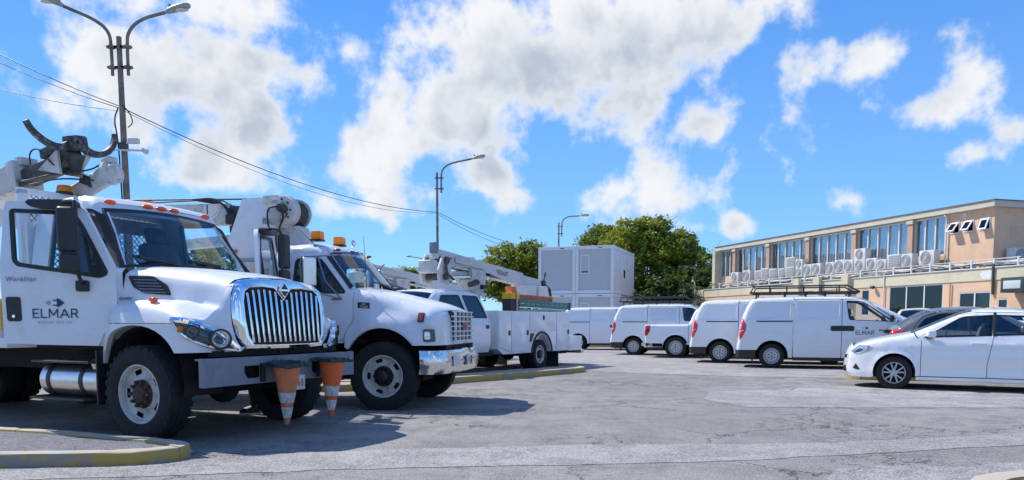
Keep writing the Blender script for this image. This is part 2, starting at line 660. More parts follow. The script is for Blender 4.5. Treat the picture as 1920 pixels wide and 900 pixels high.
class Skin:
    """vehicle skin: half width over (x, z) with edges rounded towards the top contour"""
    def __init__(s, prof, base, r=.1):
        s.prof = [Vector(p) for p in prof]
        s.base = base
        s.r = r

    def dist(s, x, z):
        p = Vector((x, z))
        best = 9
        for a, b in zip(s.prof, s.prof[1:]):
            d = b - a
            L = d.length_squared
            t = 0 if L == 0 else max(0, min(1, (p - a).dot(d) / L))
            best = min(best, (p - a - d * t).length)
        return best

    def hw(s, x, z):
        r = s.r(x, z) if callable(s.r) else s.r
        k = max(0, 1 - s.dist(x, z) / r)
        return s.base(x, z) - r * (1 - math.sqrt(max(0, 1 - k * k)))

    def drape(s, mb, poly, side=-1, off=0.0, step=.1, rim=.03, holes=(), relief=None, xs=None):
        """panel cut to an outline in (x, z), laid on the skin, with a folded edge"""
        bm = bmesh.new()
        es = []
        for lp in [poly] + list(holes):
            vs = [bm.verts.new((p[0], 0, p[1])) for p in lp]
            es += [bm.edges.new((vs[i], vs[(i + 1) % len(vs)])) for i in range(len(vs))]
        bmesh.ops.triangle_fill(bm, edges=es, use_beauty=True)
        x0, x1 = min(p[0] for p in poly), max(p[0] for p in poly)
        z0, z1 = min(p[1] for p in poly), max(p[1] for p in poly)

        def cuts(a, b):
            n = max(1, int(math.ceil((b - a) / step)))
            return [lerp(a, b, i / n) for i in range(1, n)]
        for x in cuts(x0, x1):
            bmesh.ops.bisect_plane(bm, geom=bm.verts[:] + bm.edges[:] + bm.faces[:], plane_co=(x, 0, 0), plane_no=(1, 0, 0), dist=1e-5)
        for z in cuts(z0, z1):
            bmesh.ops.bisect_plane(bm, geom=bm.verts[:] + bm.edges[:] + bm.faces[:], plane_co=(0, 0, z), plane_no=(0, 0, 1), dist=1e-5)
        bmesh.ops.dissolve_limit(bm, angle_limit=.0001, verts=[], edges=[e for e in bm.edges if len(e.link_faces) == 2 and abs(e.verts[0].co.x - e.verts[1].co.x) > 1e-4 and abs(e.verts[0].co.z - e.verts[1].co.z) > 1e-4])
        mp = {}
        for v in bm.verts:
            y = s.hw(v.co.x, v.co.z) + off + (relief(v.co.x, v.co.z) if relief else 0)
            mp[v] = mb.bm.verts.new((v.co.x, side * y, v.co.z))
        for f in bm.faces:
            try:
                mb.bm.faces.new([mp[v] for v in f.verts])
            except ValueError:
                pass
        if rim:
            inn = {}
            for e in bm.edges:
                if len(e.link_faces) == 1:
                    q = []
                    for v in e.verts:
                        if v not in inn:
                            c = mp[v].co
                            inn[v] = mb.bm.verts.new((c.x, c.y - side * rim, c.z))
                        q.append(v)
                    mb.bm.faces.new((mp[q[0]], mp[q[1]], inn[q[1]], inn[q[0]]))
        bm.free()
        return mb

    def span(s, mb, pts, crown=.03, ny=12, off=0.0, inset=0.0):
        """sheet across the vehicle along part of the top contour"""
        pts = [Vector(p) for p in pts]
        rows = []
        for i, p in enumerate(pts):
            t = (pts[min(i + 1, len(pts) - 1)] - pts[max(i - 1, 0)])
            nrm = Vector((-t.y, t.x))
            if nrm.length > 0:
                nrm.normalize()
            h = s.hw(p.x, p.y) - inset
            row = []
            for k in range(ny + 1):
                f = -1 + 2 * k / ny
                c = crown * (1 - f * f) + off
                row.append((p.x + nrm.x * c, h * f, p.y + nrm.y * c))
            rows.append(row)
        mb.grid(rows)
        return mb

    def strip(s, mb, path, w, side=-1, off=.003, rim=.01, step=.1):
        """ribbon of width w along a path in (x, z)"""
        closed = (Vector(path[0]) - Vector(path[-1])).length < 1e-6
        pts = [Vector(p) for p in (path[:-1] if closed else path)]
        q = [pts[0]]
        for p in pts[1:] + ([pts[0]] if closed else []):
            n = max(1, int((p - q[-1]).length / step))
            q += [q[-1].lerp(p, (k + 1) / n) for k in range(n)] if False else [Vector(q[-1]).lerp(p, (k + 1) / n) for k in range(n)]
        pts = q[:-1] if closed else q
        N = len(pts)
        rows = []
        for i, p in enumerate(pts):
            a, b = (pts[i - 1], pts[(i + 1) % N]) if closed else (pts[max(i - 1, 0)], pts[min(i + 1, N - 1)])
            t = (b - a).normalized()
            n = Vector((-t.y, t.x)) * w / 2
            e = [p + n, p - n]
            h = [s.hw(c.x, c.y) + off for c in e]
            rows.append([(e[0].x, side * (h[0] - rim), e[0].y), (e[0].x, side * h[0], e[0].y), (e[1].x, side * h[1], e[1].y), (e[1].x, side * (h[1] - rim), e[1].y)])
        if closed:
            rows.append(rows[0])
        mb.grid(rows)
        return mb


def tyre(parent, c, r, w, ri, n=40, tread=28, side=-1):
    """tyre with blocks across the tread; axle along y"""
    mb = MB()
    h = w / 2
    prof = [(ri, -h * .72), (ri + .012, -h * .86), (lerp(ri, r, .35), -h * .99), (lerp(ri, r, .62), -h), (lerp(ri, r, .88), -h * .93), (r - .006, -h * .80), (r, -h * .68)]
    prof = prof + [(r, -h * .3), (r - .008, -h * .27), (r - .008, -h * .22), (r, -h * .19), (r, h * .19), (r - .008, h * .22), (r - .008, h * .27), (r, h * .3)] + [(a, -b) for a, b in prof[::-1]]
    mb.lathe(prof, c, (0, 1, 0), n)
    if tread:
        for k in range(tread):
            a = 2 * math.pi * k / tread
            for sgn in (-1, 1):
                u = Vector((math.cos(a), 0, math.sin(a)))
                t = Vector((-math.sin(a), 0, math.cos(a)))
                mb.box(Vector(c) + u * (r - .020) + Vector((0, sgn * h * .8, 0)), (.026, h * .34, 2 * math.pi * r / tread * .55), Matrix((u, Vector((0, 1, 0)), t)).transposed())
    return mb.build('tyre', RUBBER, parent, 40)


def wheel_truck(parent, x, y, r, w, side, rusty):
    """disc steel truck wheel with hub, nuts and hand holes"""
    ri = r * .585
    c = Vector((x, y, r - .012))
    out = Vector((0, side, 0))
    f = w / 2
    mb = MB()
    mb.lathe([(ri * 1.03, f * .78), (ri * 1.06, f * .86), (ri * 1.0, f * .88), (ri * .95, f * .74), (ri * .93, f * .45)], c, out, 40)
    # disc face with five real hand holes
    n = 60
    rows = []
    for rr, d in ((ri * .94, f * .46), (ri * .88, f * .40), (ri * .80, f * .38), (ri * .70, f * .40), (ri * .60, f * .46), (ri * .50, f * .52)):
        rows.append([c + out * d + Vector((math.cos(2 * math.pi * k / n), 0, math.sin(2 * math.pi * k / n))) * rr for k in range(n)])
    vs = mb.grid(rows, True)
    kill = []
    nh = 5
    for f2 in mb.bm.faces:
        cc = f2.calc_center_median() - c
        rad = math.hypot(cc.x, cc.z)
        if ri * .69 < rad < ri * .885 and abs(cc.dot(out) - f * .4) < .05:
            a = math.degrees(math.atan2(cc.z, cc.x)) % (360 / nh)
            if abs(a - 180 / nh) < (11 if rad > ri * .75 else 13):
                kill.append(f2)
    bmesh.ops.delete(mb.bm, geom=kill, context='FACES')
    wh = mb.build('wheel', STEELW, parent, 40)
    tyre(wh, c, r, w, ri, tread=30)
    hb = MB()
    hb.lathe([(ri * .52, f * .50), (ri * .50, f * .58), (ri * .34, f * .60), (ri * .31, f * .85), (ri * .26, f * .98), (ri * .2, f * 1.04), (0, f * 1.05)], c, out, 24)
    for k in range(10):
        a = 2 * math.pi * k / 10
        p = c + out * f * .56 + Vector((math.cos(a), 0, math.sin(a))) * ri * .43
        hb.cyl(p, p + out * .055, .022, .018, 6)
    hb.build('hub', RUST if rusty else BLACK, wh, 40)
    bk = MB()
    bk.lathe([(ri * .98, f * .2), (ri * .9, 0), (0, 0)], c, out, 24)
    bk.build('brake_drum', DARK, wh, 40)
    return wh


def wheel_car(parent, x, y, r, w, side, kind):
    """van steel wheel with cover holes, or five double-spoke alloy"""
    ri = r * .62
    c = Vector((x, y, r - .008))
    out = Vector((0, side, 0))
    f = w / 2
    mb = MB()
    mb.lathe([(ri * 1.0, f * .72), (ri * 1.03, f * .84), (ri * .97, f * .86), (ri * .93, f * .70), (ri * .92, f * .1)], c, out, 40)
    if kind == 'steel':
        n = 64
        rows = []
        for rr, d in ((ri * .93, .66), (ri * .86, .74), (ri * .73, .74), (ri * .64, .66), (ri * .5, .56), (ri * .34, .62), (ri * .22, .70), (ri * .2, .80), (ri * .1, .84)):
            rows.append([c + out * d * f + Vector((math.cos(2 * math.pi * k / n), 0, math.sin(2 * math.pi * k / n))) * rr for k in range(n)])
        mb.grid(rows, True)
        kill = []
        for q in mb.bm.faces:
            cc = q.calc_center_median() - c
            rad = math.hypot(cc.x, cc.z)
            if ri * .735 < rad < ri * .855 and cc.dot(out) > f * .6:
                a = math.degrees(math.atan2(cc.z, cc.x)) % (360 / 16)
                if abs(a - 11.25) < 6.5:
                    kill.append(q)
            if ri * .38 < rad < ri * .49 and cc.dot(out) > f * .5:
                a = math.degrees(math.atan2(cc.z, cc.x)) % 60
                if abs(a - 30) < 10:
                    kill.append(q)
        bmesh.ops.delete(mb.bm, geom=kill, context='FACES')
    else:
        for k in range(5):
            a0 = 2 * math.pi * k / 5 + .3
            for sg in (-1, 1):
                a1 = a0 + sg * .27
                a2 = a0 + sg * .12
                p1 = c + out * f * .62 + Vector((math.cos(a1), 0, math.sin(a1))) * ri * .95
                p0 = c + out * f * .72 + Vector((math.cos(a2), 0, math.sin(a2))) * ri * .22
                mb.bar(p0, p1, ri * .15, .03, .008, up=out)
        mb.lathe([(ri * .32, f * .6), (ri * .3, f * .8), (ri * .16, f * .84), (0, f * .84)], c, out, 20)
    wh = mb.build('wheel', SILVER, parent, 40)
    tyre(wh, c, r, w, ri, tread=0)
    bk = MB()
    bk.lathe([(ri * .98, f * .1), (ri * .92, 0), (0, 0)], c, out, 24)
    bk.build('brake_drum', DARK, wh, 40)
    return wh


def elmar(parent, M, w, h):
    """the company name in light geometric capitals, drawn with strokes"""
    L = {'E': (.60, [[(.60, 1), (0, 1), (0, 0), (.60, 0)], [(0, .5), (.54, .5)]]), 'L': (.58, [[(0, 1), (0, 0), (.58, 0)]]),
         'M': (.94, [[(0, 0), (.03, 1), (.47, .26), (.91, 1), (.94, 0)]]), 'A': (.92, [[(0, 0), (.46, 1), (.92, 0)], [(.17, .32), (.75, .32)]]),
         'R': (.66, [[(0, 0), (0, 1), (.34, 1), (.52, .95), (.61, .84), (.62, .68), (.54, .53), (.36, .46), (0, .46)], [(.34, .46), (.66, 0)]])}
    total = sum(L[c][0] for c in 'ELMAR') + .30 * 4
    kx = w / total
    t = .125 * h
    x0 = 0
    mb = MB()
    for c in 'ELMAR':
        wd, lines = L[c]
        for ln in lines:
            for a, b in zip(ln, ln[1:]):
                A, B = Vector(((x0 + a[0]) * kx, a[1] * (h - t) + t / 2)), Vector(((x0 + b[0]) * kx, b[1] * (h - t) + t / 2))
                d = (B - A).normalized()
                n = Vector((-d.y, d.x)) * t / 2
                A, B = A - d * t * .4, B + d * t * .4
                mb.bm.faces.new([mb.bm.verts.new(M @ Vector((q.x, q.y, 0))) for q in (A + n, B + n, B - n, A - n)])
        x0 += wd + .30
    return mb.build('lettering', NAVY, parent, 0, fix=False)


def arrow_logo(parent, M, s, side=1):
    """the plug-and-arrow mark: a teal arrowhead and a navy plug pointing on"""
    def put(name, polys, m):
        mb = MB()
        for poly in polys:
            mb.bm.faces.new([mb.bm.verts.new(M @ Vector((x * s, y * s * .42, 0))) for x, y in poly])
        mb.build(name, m, parent, 0)
    put('logo_arrowhead', [[(0, .5), (.26, .78), (.26, .22)]], TEAL)
    put('logo_plug', [[(.42, .86), (.62, .86), (.62, .72), (.42, .72)], [(.42, .28), (.62, .28), (.62, .14), (.42, .14)],
                      [(.62, 1.0), (.72, 1.0), (1.0, .5), (.72, 0), (.62, 0)]], NAVY)


# ------------------------------------------------------------------ light vehicles
def along(prof, p0, p1):
    """piece of the contour between the points nearest p0 and p1"""
    P = [Vector(p) for p in prof]

    def near(q):
        q = Vector(q)
        best = (9, 0, 0, None)
        for i, (a, b) in enumerate(zip(P, P[1:])):
            d = b - a
            t = max(0, min(1, (q - a).dot(d) / max(1e-9, d.length_squared)))
            m = a + d * t
            if (m - q).length < best[0]:
                best = ((m - q).length, i, t, m)
        return best
    A, B = near(p0), near(p1)
    pts = [A[3]] + [P[i] for i in range(A[1] + 1, B[1] + 1)] + [B[3]]
    out = []
    for p in pts:
        if not out or (p - out[-1]).length > 1e-4:
            out.append(p)
    return [(p.x, p.y) for p in out]


def rect_relief(rects, depth=.022, edge=.024):
    """pressed-in panels: rounded boxes (x0, x1, z0, z1, skew)"""
    def f(x, z):
        y = 0
        for x0, x1, z0, z1, sk in rects:
            cx, cz = (x0 + x1) / 2, (z0 + z1) / 2
            xx = x - sk * (z - cz) * max(0, (cx - x) / (x1 - x0)) * 2
            dx, dz = abs(xx - cx) - (x1 - x0) / 2 + .07, abs(z - cz) - (z1 - z0) / 2 + .07
            d = math.hypot(max(dx, 0), max(dz, 0)) + min(max(dx, dz), 0) - .07
            y -= depth * sstep(-d, -edge * .2, edge)
            y += .009 * math.exp(-((d - .018) / .016) ** 2)
        return y
    return f


def seat(mb, x, y, z, s=1.0, head=True):
    mb.box((x, y, z), (.5 * s, .5 * s, .16 * s), None, .05)
    rot = Matrix.Rotation(R(-14), 3, 'Y')
    mb.box((x - .27 * s, y, z + .38 * s), (.16 * s, .48 * s, .66 * s), rot, .06)
    if head:
        mb.box((x - .37 * s, y, z + .80 * s), (.10 * s, .27 * s, .2 * s), rot, .045)


def lining(mb, x, z, r, y0, y1, n=14):
    """wheel-well shell"""
    for sg in (-1, 1):
        rows = [[(x + r * math.cos(a), sg * y, z + r * math.sin(a)) for y in (y0, y1)] for a in [R(lerp(-12, 192, i / n)) for i in range(n + 1)]]
        mb.grid(rows)
        mb.prism([(x + r * math.cos(R(lerp(-12, 192, i / n))), z + r * math.sin(R(lerp(-12, 192, i / n)))) for i in range(n + 1)], 'y', sg * y0, sg * (y0 - .02))


def make_van():
    t = thing('delivery_van', 'x', 'van')
    prof = smooth_line([(-.93, .27), (-.965, .5), (-.90, .8), (-.85, 1.3), (-.64, 1.80), (-.55, 1.91), (-.38, 1.955), (.8, 1.975), (1.7, 1.972), (2.12, 1.945), (2.42, 1.86), (3.36, 1.37), (3.62, 1.27), (3.98, 1.09), (4.13, .92), (4.17, .6), (4.12, .24)], 2)

    def base(x, z):
        w = interp(z, [(.2, .90), (.5, .945), (.9, .965), (1.25, .955), (1.6, .905), (1.92, .84), (2, .82)])
        if x > 3.3:
            w -= .26 * ((x - 3.3) / .87) ** 2
        if x < -.6:
            w -= .05 * ((-.6 - x) / .37) ** 2
        return w
    s = Skin(prof, base, .10)
    A = lambda a, b: along(prof, a, b)
    rel = rect_relief([(-.52, .46, 1.36, 1.84, .55), (.65, 1.70, 1.36, 1.84, .0)])

    def rel2(x, z):
        y = rel(x, z)
        y += .010 * math.exp(-((z - .60 - .02 * x) / .03) ** 2) * sstep(x, .5, .6)
        r = math.hypot(x, z - .345)
        y += .022 * math.exp(-((r - .45) / .045) ** 2) * (z > .2)
        r = math.hypot(x - 3.2, z - .345)
        y += .022 * math.exp(-((r - .46) / .045) ** 2)
        zc = 1.02 - .22 * max(0, (x - .0)) ** 2
        if x < .54:
            y += .006 * math.exp(-((z - zc) / .03) ** 2)
        return y
    ra, rb = .43, .45
    quarter = A((-.965, .5), (.537, 1.97)) + [(.537, .30), (.44, .30)] + arc(0, .345, ra, ra, -4, 158, 18)[0:] + [(-.42, .505)]
    slid = rounded([(.553, .315), (1.772, .315), (1.772, 1.895), (.553, 1.895)], .03, 2)
    win = rounded([(1.872, 1.857), (2.27, 1.845), (3.07, 1.285), (1.95, 1.333)], [.05, .12, .05, .07], 4)
    door = [(1.786, .315), (2.72, .315)] + arc(3.2, .345, rb, rb, 182, 128, 8) + [(2.965, .9), (3.03, 1.22), (3.15, 1.29), (2.40, 1.835), (2.22, 1.895), (1.786, 1.895)]
    upper = A((.553, 1.97), (3.36, 1.37)) + [(3.17, 1.30), (2.42, 1.85), (2.235, 1.908), (.553, 1.908)]
    fender = arc(3.2, .345, rb, rb, 126, -6, 14) + [(3.75, .26)] + A((4.12, .26), (3.40, 1.35))[::1]
    fl = A((3.40, 1.35), (4.12, .26))
    fender = [(2.975, .9), (3.04, 1.22), (3.18, 1.29)] + fl + [(3.68, .28)] + arc(3.2, .345, rb, rb, -6, 126, 14)
    for sd in (-1, 1):
        mb = MB()
        s.drape(mb, quarter, sd, 0, .03, .05, relief=rel2)
        mb.build('quarter_panel', WHITE2, t, 50)
        mb = MB()
        s.drape(mb, slid, sd, 0, .03, .02, relief=rel2)
        mb.build('sliding_door' if sd < 0 else 'side_panel', WHITE2, t, 50)
        mb = MB()
        s.drape(mb, door, sd, 0, .06, .02, holes=[win], relief=rel2)
        d = mb.build('door', WHITE2, t, 50)
        mb = MB()
        s.drape(mb, win, sd, -.012, .15, 0)
        mb.build('window', GLASS, d, 50)
        mb = MB()
        ring = [win[i] for i in range(len(win))]
        s.strip(mb, ring + [ring[0]], .035, sd, -.004, .01, .12)
        mb.build('window_seal', BLACK, d, 50)
        mb = MB()
        y0 = s.hw(3.0, 1.34)
        mb.box((2.98, sd * (y0 + .13), 1.38), (.10, .20, .17), None, .045)
        mb.bar((2.98, sd * (y0 - .02), 1.31), (2.98, sd * (y0 + .08), 1.33), .07, .04, .01)
        mb.build('wing_mirror', BLACK, d)
        mb = MB()
        s.drape(mb, upper, sd, 0, .05, .02)
        mb.build('roof_rail', WHITE2, t, 50)
        mb = MB()
        s.drape(mb, fender, sd, 0, .06, .04, relief=rel2)
        mb.build('front_wing', WHITE2, t, 50)
        mb = MB()
        s.drape(mb, A((-.93, .28), (-.965, .49)) + [(-.42, .49), (-.44, .34), (-.42, .28)], sd, .012, .06, .06)
        mb.build('rear_bumper_corner', BLACK, t, 50)
        mb = MB()
        tl = A((-.89, .76), (-.79, 1.40)) + [(-.685, 1.20), (-.70, 1.05), (-.80, .84)]
        s.drape(mb, tl, sd, .008, .05, .02)
        lamp = mb.build('tail_light', RED, t, 50)
        mb = MB()
        s.drape(mb, [(-.85, 1.03), (-.755, 1.04), (-.755, 1.065), (-.85, 1.06)], sd, .012, .05, .004)
        mb.build('reversing_lens', LAMP, lamp, 50)
        mb = MB()
        s.strip(mb, [(-.42, 1.303), (.535, 1.303)], .03, sd, .010, .014, .1)
        mb.build('door_track', BLACK, t)
        mb = MB()
        s.drape(mb, rounded([(1.50, 1.04), (2.09, 1.04), (2.09, 1.18), (1.50, 1.18)], .05, 4), sd, .012, .08, .012)
        mb.build('handle', BLACK, d)
        mb = MB()
        mb.box((1.65, sd * .86, .27), (2.2, .08, .10), None, .02)
        mb.build('sill', BLACK, t)
        for x in (0, 3.2):
            wheel_car(t, x, sd * .80, .345, .205, sd, 'steel')
    # lettering on the side the yard sees
    yb = -(s.hw(2.35, 1.0) + .006)
    dr = [c for c in t.children if c.name.startswith('door') and not c.name.startswith('door_track')][0]
    elmar(dr, basis((2.13, yb, .945), (1, 0, 0), (0, 0, 1)), .44, .108)
    arrow_logo(dr, basis((2.27, yb, 1.085), (1, 0, 0), (0, 0, 1)), .17)
    for nm, a, b, m, cr in (('rear_door', (-.965, .5), (-.50, 1.925), WHITE2, .06), ('roof', (-.50, 1.925), (2.20, 1.92), WHITE2, .05), ('bonnet', (3.40, 1.35), (4.05, 1.02), WHITE2, .05), ('front_bumper', (4.05, 1.02), (4.12, .26), WHITE2, .05)):
        mb = MB()
        s.span(mb, A(a, b), cr, 14)
        mb.build(nm, m, t, 50)
    mb = MB()
    s.span(mb, A((2.20, 1.92), (3.40, 1.35)), .06, 14, -.01)
    mb.build('windscreen', GLASSW, t, 50)
    mb = MB()
    s.span(mb, A((-.93, .28), (-.965, .5)), .05, 10, .01)
    mb.build('rear_bumper', BLACK, t, 50)
    mb = MB()
    mb.box((1.6, 0, .38), (4.9, 1.26, .26), None, .03)
    lining(mb, 0, .345, .44, .62, .90)
    lining(mb, 3.2, .345, .46, .62, .88)
    mb.box((-.52, -.78, .30), (.03, .2, .26))
    mb.box((-.52, .78, .30), (.03, .2, .26))
    mb.build('underbody', DARK, t)
    mb = MB()
    seat(mb, 2.35, .42, .75)
    seat(mb, 2.35, -.42, .75)
    mb.box((2.6, 0, .60), (1.5, 1.6, .1))
    mb.build('seats', SEATM, t)
    mb = MB()
    mb.box((3.15, 0, 1.14), (.5, 1.62, .28), None, .08)
    mb.tube([(2.82 - .06 * math.sin(a), .42 + .18 * math.cos(a), 1.18 + .17 * math.sin(a)) for a in [2 * math.pi * i / 20 for i in range(21)]], .016, 6)
    mb.build('dashboard', DASH, t)
    mb = MB()
    mb.box((1.74, 0, 1.15), (.03, 1.62, 1.45))
    mb.build('bulkhead', mat('bulkhead_grey', (.45, .46, .48), .6), t)
    return t, s


def make_rack(parent):
    """basket roof rack of black tube on feet"""
    mb = MB()
    z0, z1, z2 = 2.07, 2.10, 2.28
    x0, x1, y0 = -.62, 2.22, .62
    mb.tube([(x0, -y0, z1), (x1, -y0, z1), (x1, y0, z1), (x0, y0, z1), (x0, -y0, z1)], .025, 6)
    rx0, rx1 = -.52, 2.0
    for sd in (-1, 1):
        mb.tube([(x0, sd * y0, z1), (x0 + .1, sd * y0, z2), (rx1 - .1, sd * y0, z2), (x1, sd * y0, z1)], .021, 6)
        for x in (-.1, .35, .8, 1.25, 1.7):
            mb.cyl((x, sd * y0, z1), (x, sd * y0, z2), .016, None, 6)
        for x in (-.45, .3, .85, 1.35, 1.95):
            mb.bar((x, sd * .60, z1), (x, sd * .74, 1.93), .05, .02)
    mb.tube([(x0 + .06, -y0, z2), (x0 + .03, -.55, z2 + .08), (x0 + .03, .55, z2 + .08), (x0 + .06, y0, z2)], .02, 6)
    mb.tube([(rx1 - .1, -y0, z2), (rx1 - .1, y0, z2)], .015, 6)
    for k in range(5):
        x = lerp(x0, x1, (k + .5) / 5)
        mb.cyl((x, -y0, z1), (x, y0, z1), .010, None, 6)
    return mb.build('roof_rack', BLACK, parent)


def make_sedan(name, label, loc, rz, paint, glassm, kind, letter=False, group=None):
    """compact saloon; kind 'saloon' or 'hatch'"""
    t = thing(name, label, 'car', loc, rz, group)
    if kind == 'saloon':
        P0 = [(-3.46, .26), (-3.56, .5), (-3.57, .75), (-3.52, .97), (-3.44, 1.045), (-3.10, 1.085), (-2.95, 1.12), (-2.35, 1.40), (-2.05, 1.475)]
        rear_glass = ((-2.98, 1.11), (-2.22, 1.435))
        rw = [(-1.614, 1.405), (-2.1, 1.385), (-2.42, 1.30), (-2.80, 1.085), (-2.70, 1.055), (-1.60, 1.016)]
    else:
        P0 = [(-3.10, .26), (-3.20, .5), (-3.21, .8), (-3.14, 1.02), (-3.02, 1.07), (-2.92, 1.12), (-2.48, 1.38), (-2.2, 1.46)]
        rear_glass = ((-2.95, 1.10), (-2.33, 1.425))
        rw = [(-1.614, 1.405), (-2.15, 1.38), (-2.45, 1.28), (-2.62, 1.09), (-2.5, 1.055), (-1.60, 1.016)]
    prof = smooth_line(P0 + [(-1.69, 1.495), (-1.30, 1.482), (-1.02, 1.41), (-.30, 1.065), (-.12, 1.015), (.31, .945), (.62, .865), (.76, .775), (.82, .68), (.86, .5), (.875, .33), (.80, .21)], 2)
    xr = P0[2][0]

    def base(x, z):
        w = interp(z, [(.15, .83), (.30, .865), (.6, .88), (.85, .868), (1.0, .835), (1.45, .60), (1.52, .57)])
        if x > .1:
            w -= .30 * (max(0, x - .1) / .77) ** 2.3
        if x < -2.7:
            w -= .20 * ((-2.7 - x) / .85) ** 2
        return w
    s = Skin(prof, base, .075)
    A = lambda a, b: along(prof, a, b)

    def rel(x, z):
        y = 0
        for ax in (0, -2.6):
            r = math.hypot(x - ax, z - .32)
            y += .026 * math.exp(-((r - .365) / .055) ** 2)
        y -= .022 * math.exp(-((z - .42) / .10) ** 2) * sstep(x, -2.25, -2.0) * (1 - sstep(x, -.6, -.35))
        y += .012 * math.exp(-((z - (.80 - .03 * x)) / .035) ** 2) * (1 - sstep(x, .2, .5))
        return y
    fw = rounded([(-.46, .975), (-1.08, 1.375), (-1.583, 1.405), (-1.57, 1.014)], [.03, .08, .03, .03], 3)
    rw = rounded(rw, .035, 3)
    fdoor = [(-.45, .262), (-.45, .93), (-.38, .965), (-1.02, 1.405), (-1.30, 1.44), (-1.595, 1.445), (-1.585, 1.0), (-1.50, .5), (-1.50, .262)]
    rdoor = [(-1.51, .262), (-1.51, .5), (-1.595, 1.0), (-1.607, 1.445), (-2.10, 1.425), (-2.47, 1.33), (-2.86, 1.08), (-2.66, .86)] + arc(-2.6, .32, .36, .36, 100, 8, 8) + [(-2.235, .262)]
    if kind != 'saloon':
        rdoor = [(-1.51, .262), (-1.51, .5), (-1.595, 1.0), (-1.607, 1.445), (-2.15, 1.42), (-2.5, 1.31), (-2.68, 1.08), (-2.62, .86)] + arc(-2.6, .32, .36, .36, 100, 8, 8) + [(-2.235, .262)]
    wing = A((-.30, 1.065), (.80, .22)) + [(.42, .21)] + arc(0, .32, .365, .365, -14, 190, 16) + [(-.44, .262), (-.44, .935), (-.37, .97)]
    pill = A((-2.20, 1.44), (-.32, 1.075)) + [(-.39, .978), (-1.03, 1.412), (-1.31, 1.45), (-1.6, 1.455), (-2.12, 1.435)]
    rq = A((xr + .09, .27), (-2.20, 1.44)) + [(rdoor[4][0], 1.437), (rdoor[5][0] - .01, rdoor[5][1] + .01), (rdoor[6][0] - .015, 1.082), (rdoor[7][0], .87)] + arc(-2.6, .32, .372, .372, 101, 190, 10) + [(-2.97, .26)]
    for sd in (-1, 1):
        for nm, poly, hole in (('front_wing', wing, None), ('front_door', fdoor, fw), ('rear_door', rdoor, rw), ('rear_quarter', rq, None), ('roof_pillar', pill, None)):
            mb = MB()
            s.drape(mb, poly, sd, 0, .06, .025, holes=[hole] if hole else [], relief=rel)
            d = mb.build(nm, paint, t, 50)
            if hole:
                mb = MB()
                s.drape(mb, hole, sd, -.010, .15, 0)
                mb.build('window', glassm, d, 50)
                mb = MB()
                s.strip(mb, hole + [hole[0]], .032, sd, -.002, .008, .12)
                mb.build('window_seal', BLACK, d, 50)
                hx = -1.36 if nm == 'front_door' else -2.30
                mb = MB()
                yy = s.hw(hx, .88) + rel(hx, .88)
                mb.bar((hx - .11, sd * (yy + .022), .872), (hx + .11, sd * (yy + .022), .885), .022, .032, .01)
                mb.box((hx - .1, sd * (yy + .006), .875), (.03, .03, .03))
                mb.box((hx + .1, sd * (yy + .006), .885), (.03, .03, .03))
                mb.build('handle', paint, d)
            if nm == 'front_door':
                mb = MB()
                yy = s.hw(-.6, 1.0)
                mb.box((-.60, sd * (yy + .11), 1.055), (.15, .19, .14), Matrix.Rotation(R(sd * 12), 3, 'Z'), .05, 3)
                mr = mb.build('wing_mirror', paint, d)
                mb = MB()
                mb.bar((-.56, sd * (yy - .03), .975), (-.58, sd * (yy + .10), .995), .10, .04, .01)
                mb.build('mirror_foot', BLACK, d)
        mb = MB()
        lampo = [(.795, .71), (.62, .835), (.45, .82), (.36, .785), (.50, .70), (.66, .64)]
        s.drape(mb, rounded(lampo, .02, 2), sd, .006, .04, .02)
        hl = mb.build('headlight', LAMP, t, 50)
        mb = MB()
        s.drape(mb, rounded([(.72, .705), (.62, .765), (.54, .745), (.64, .68)], .02, 2), sd, .012, .04, .01)
        mb.build('lens', LAMPD, hl, 50)
        mb = MB()
        s.drape(mb, [(.68, .47), (.60, .36), (.66, .35), (.735, .38)], sd, .006, .04, .02)
        mb.build('fog_light', BLACK, t, 50)
        mb = MB()
        tl = A((xr, .78), (xr + .07, 1.0)) + [(xr + .42, .93), (xr + .34, .80)]
        if kind != 'saloon':
            tl = A((xr + .03, .90), (xr + .14, 1.05)) + [(xr + .50, 1.0), (xr + .42, .93)]
        s.drape(mb, tl, sd, .010, .05, .02)
        mb.build('tail_light', RED, t, 50)
        mb = MB()
        mb.box((-1.3, sd * .83, .215), (1.86, .07, .07), None, .02)
        mb.build('sill', paint, t)
        for x in (0, -2.6):
            wheel_car(t, x, sd * .765, .318, .20, sd, 'alloy')
    for nm, a, b, m, cr in (('boot_lid', (xr + .02, .62), rear_glass[0], paint, .05), ('roof', rear_glass[1], (-1.24, 1.475), paint, .045), ('bonnet', (-.26, 1.045), (.74, .79), paint, .05), ('front_bumper', (.74, .79), (.80, .22), paint, .10), ('rear_bumper', (xr + .10, .26), (xr + .02, .62), paint, .06)):
        mb = MB()
        s.span(mb, A(a, b), cr, 14)
        mb.build(nm, m, t, 50)
    for nm, a, b, off in (('windscreen', (-1.24, 1.475), (-.26, 1.045), -.006), ('rear_window', rear_glass[0], rear_glass[1], -.006)):
        mb = MB()
        s.span(mb, A(a, b), .055, 14, off)
        mb.build(nm, glassm, t, 50)
    mb = MB()
    mb.box((.86, 0, .60), (.10, .9, .07), None, .02)
    mb.box((.87, 0, .36), (.12, .95, .12), None, .03)
    mb.build('grille', BLACK, t)
    mb = MB()
    mb.box((-1.3, 0, .33), (4.0, 1.14, .24), None, .04)
    mb.box((.1, 0, .52), (1.1, 1.0, .4), None, .04)
    lining(mb, 0, .32, .375, .58, .82)
    lining(mb, -2.6, .32, .375, .58, .82)
    mb.build('underbody', DARK, t)
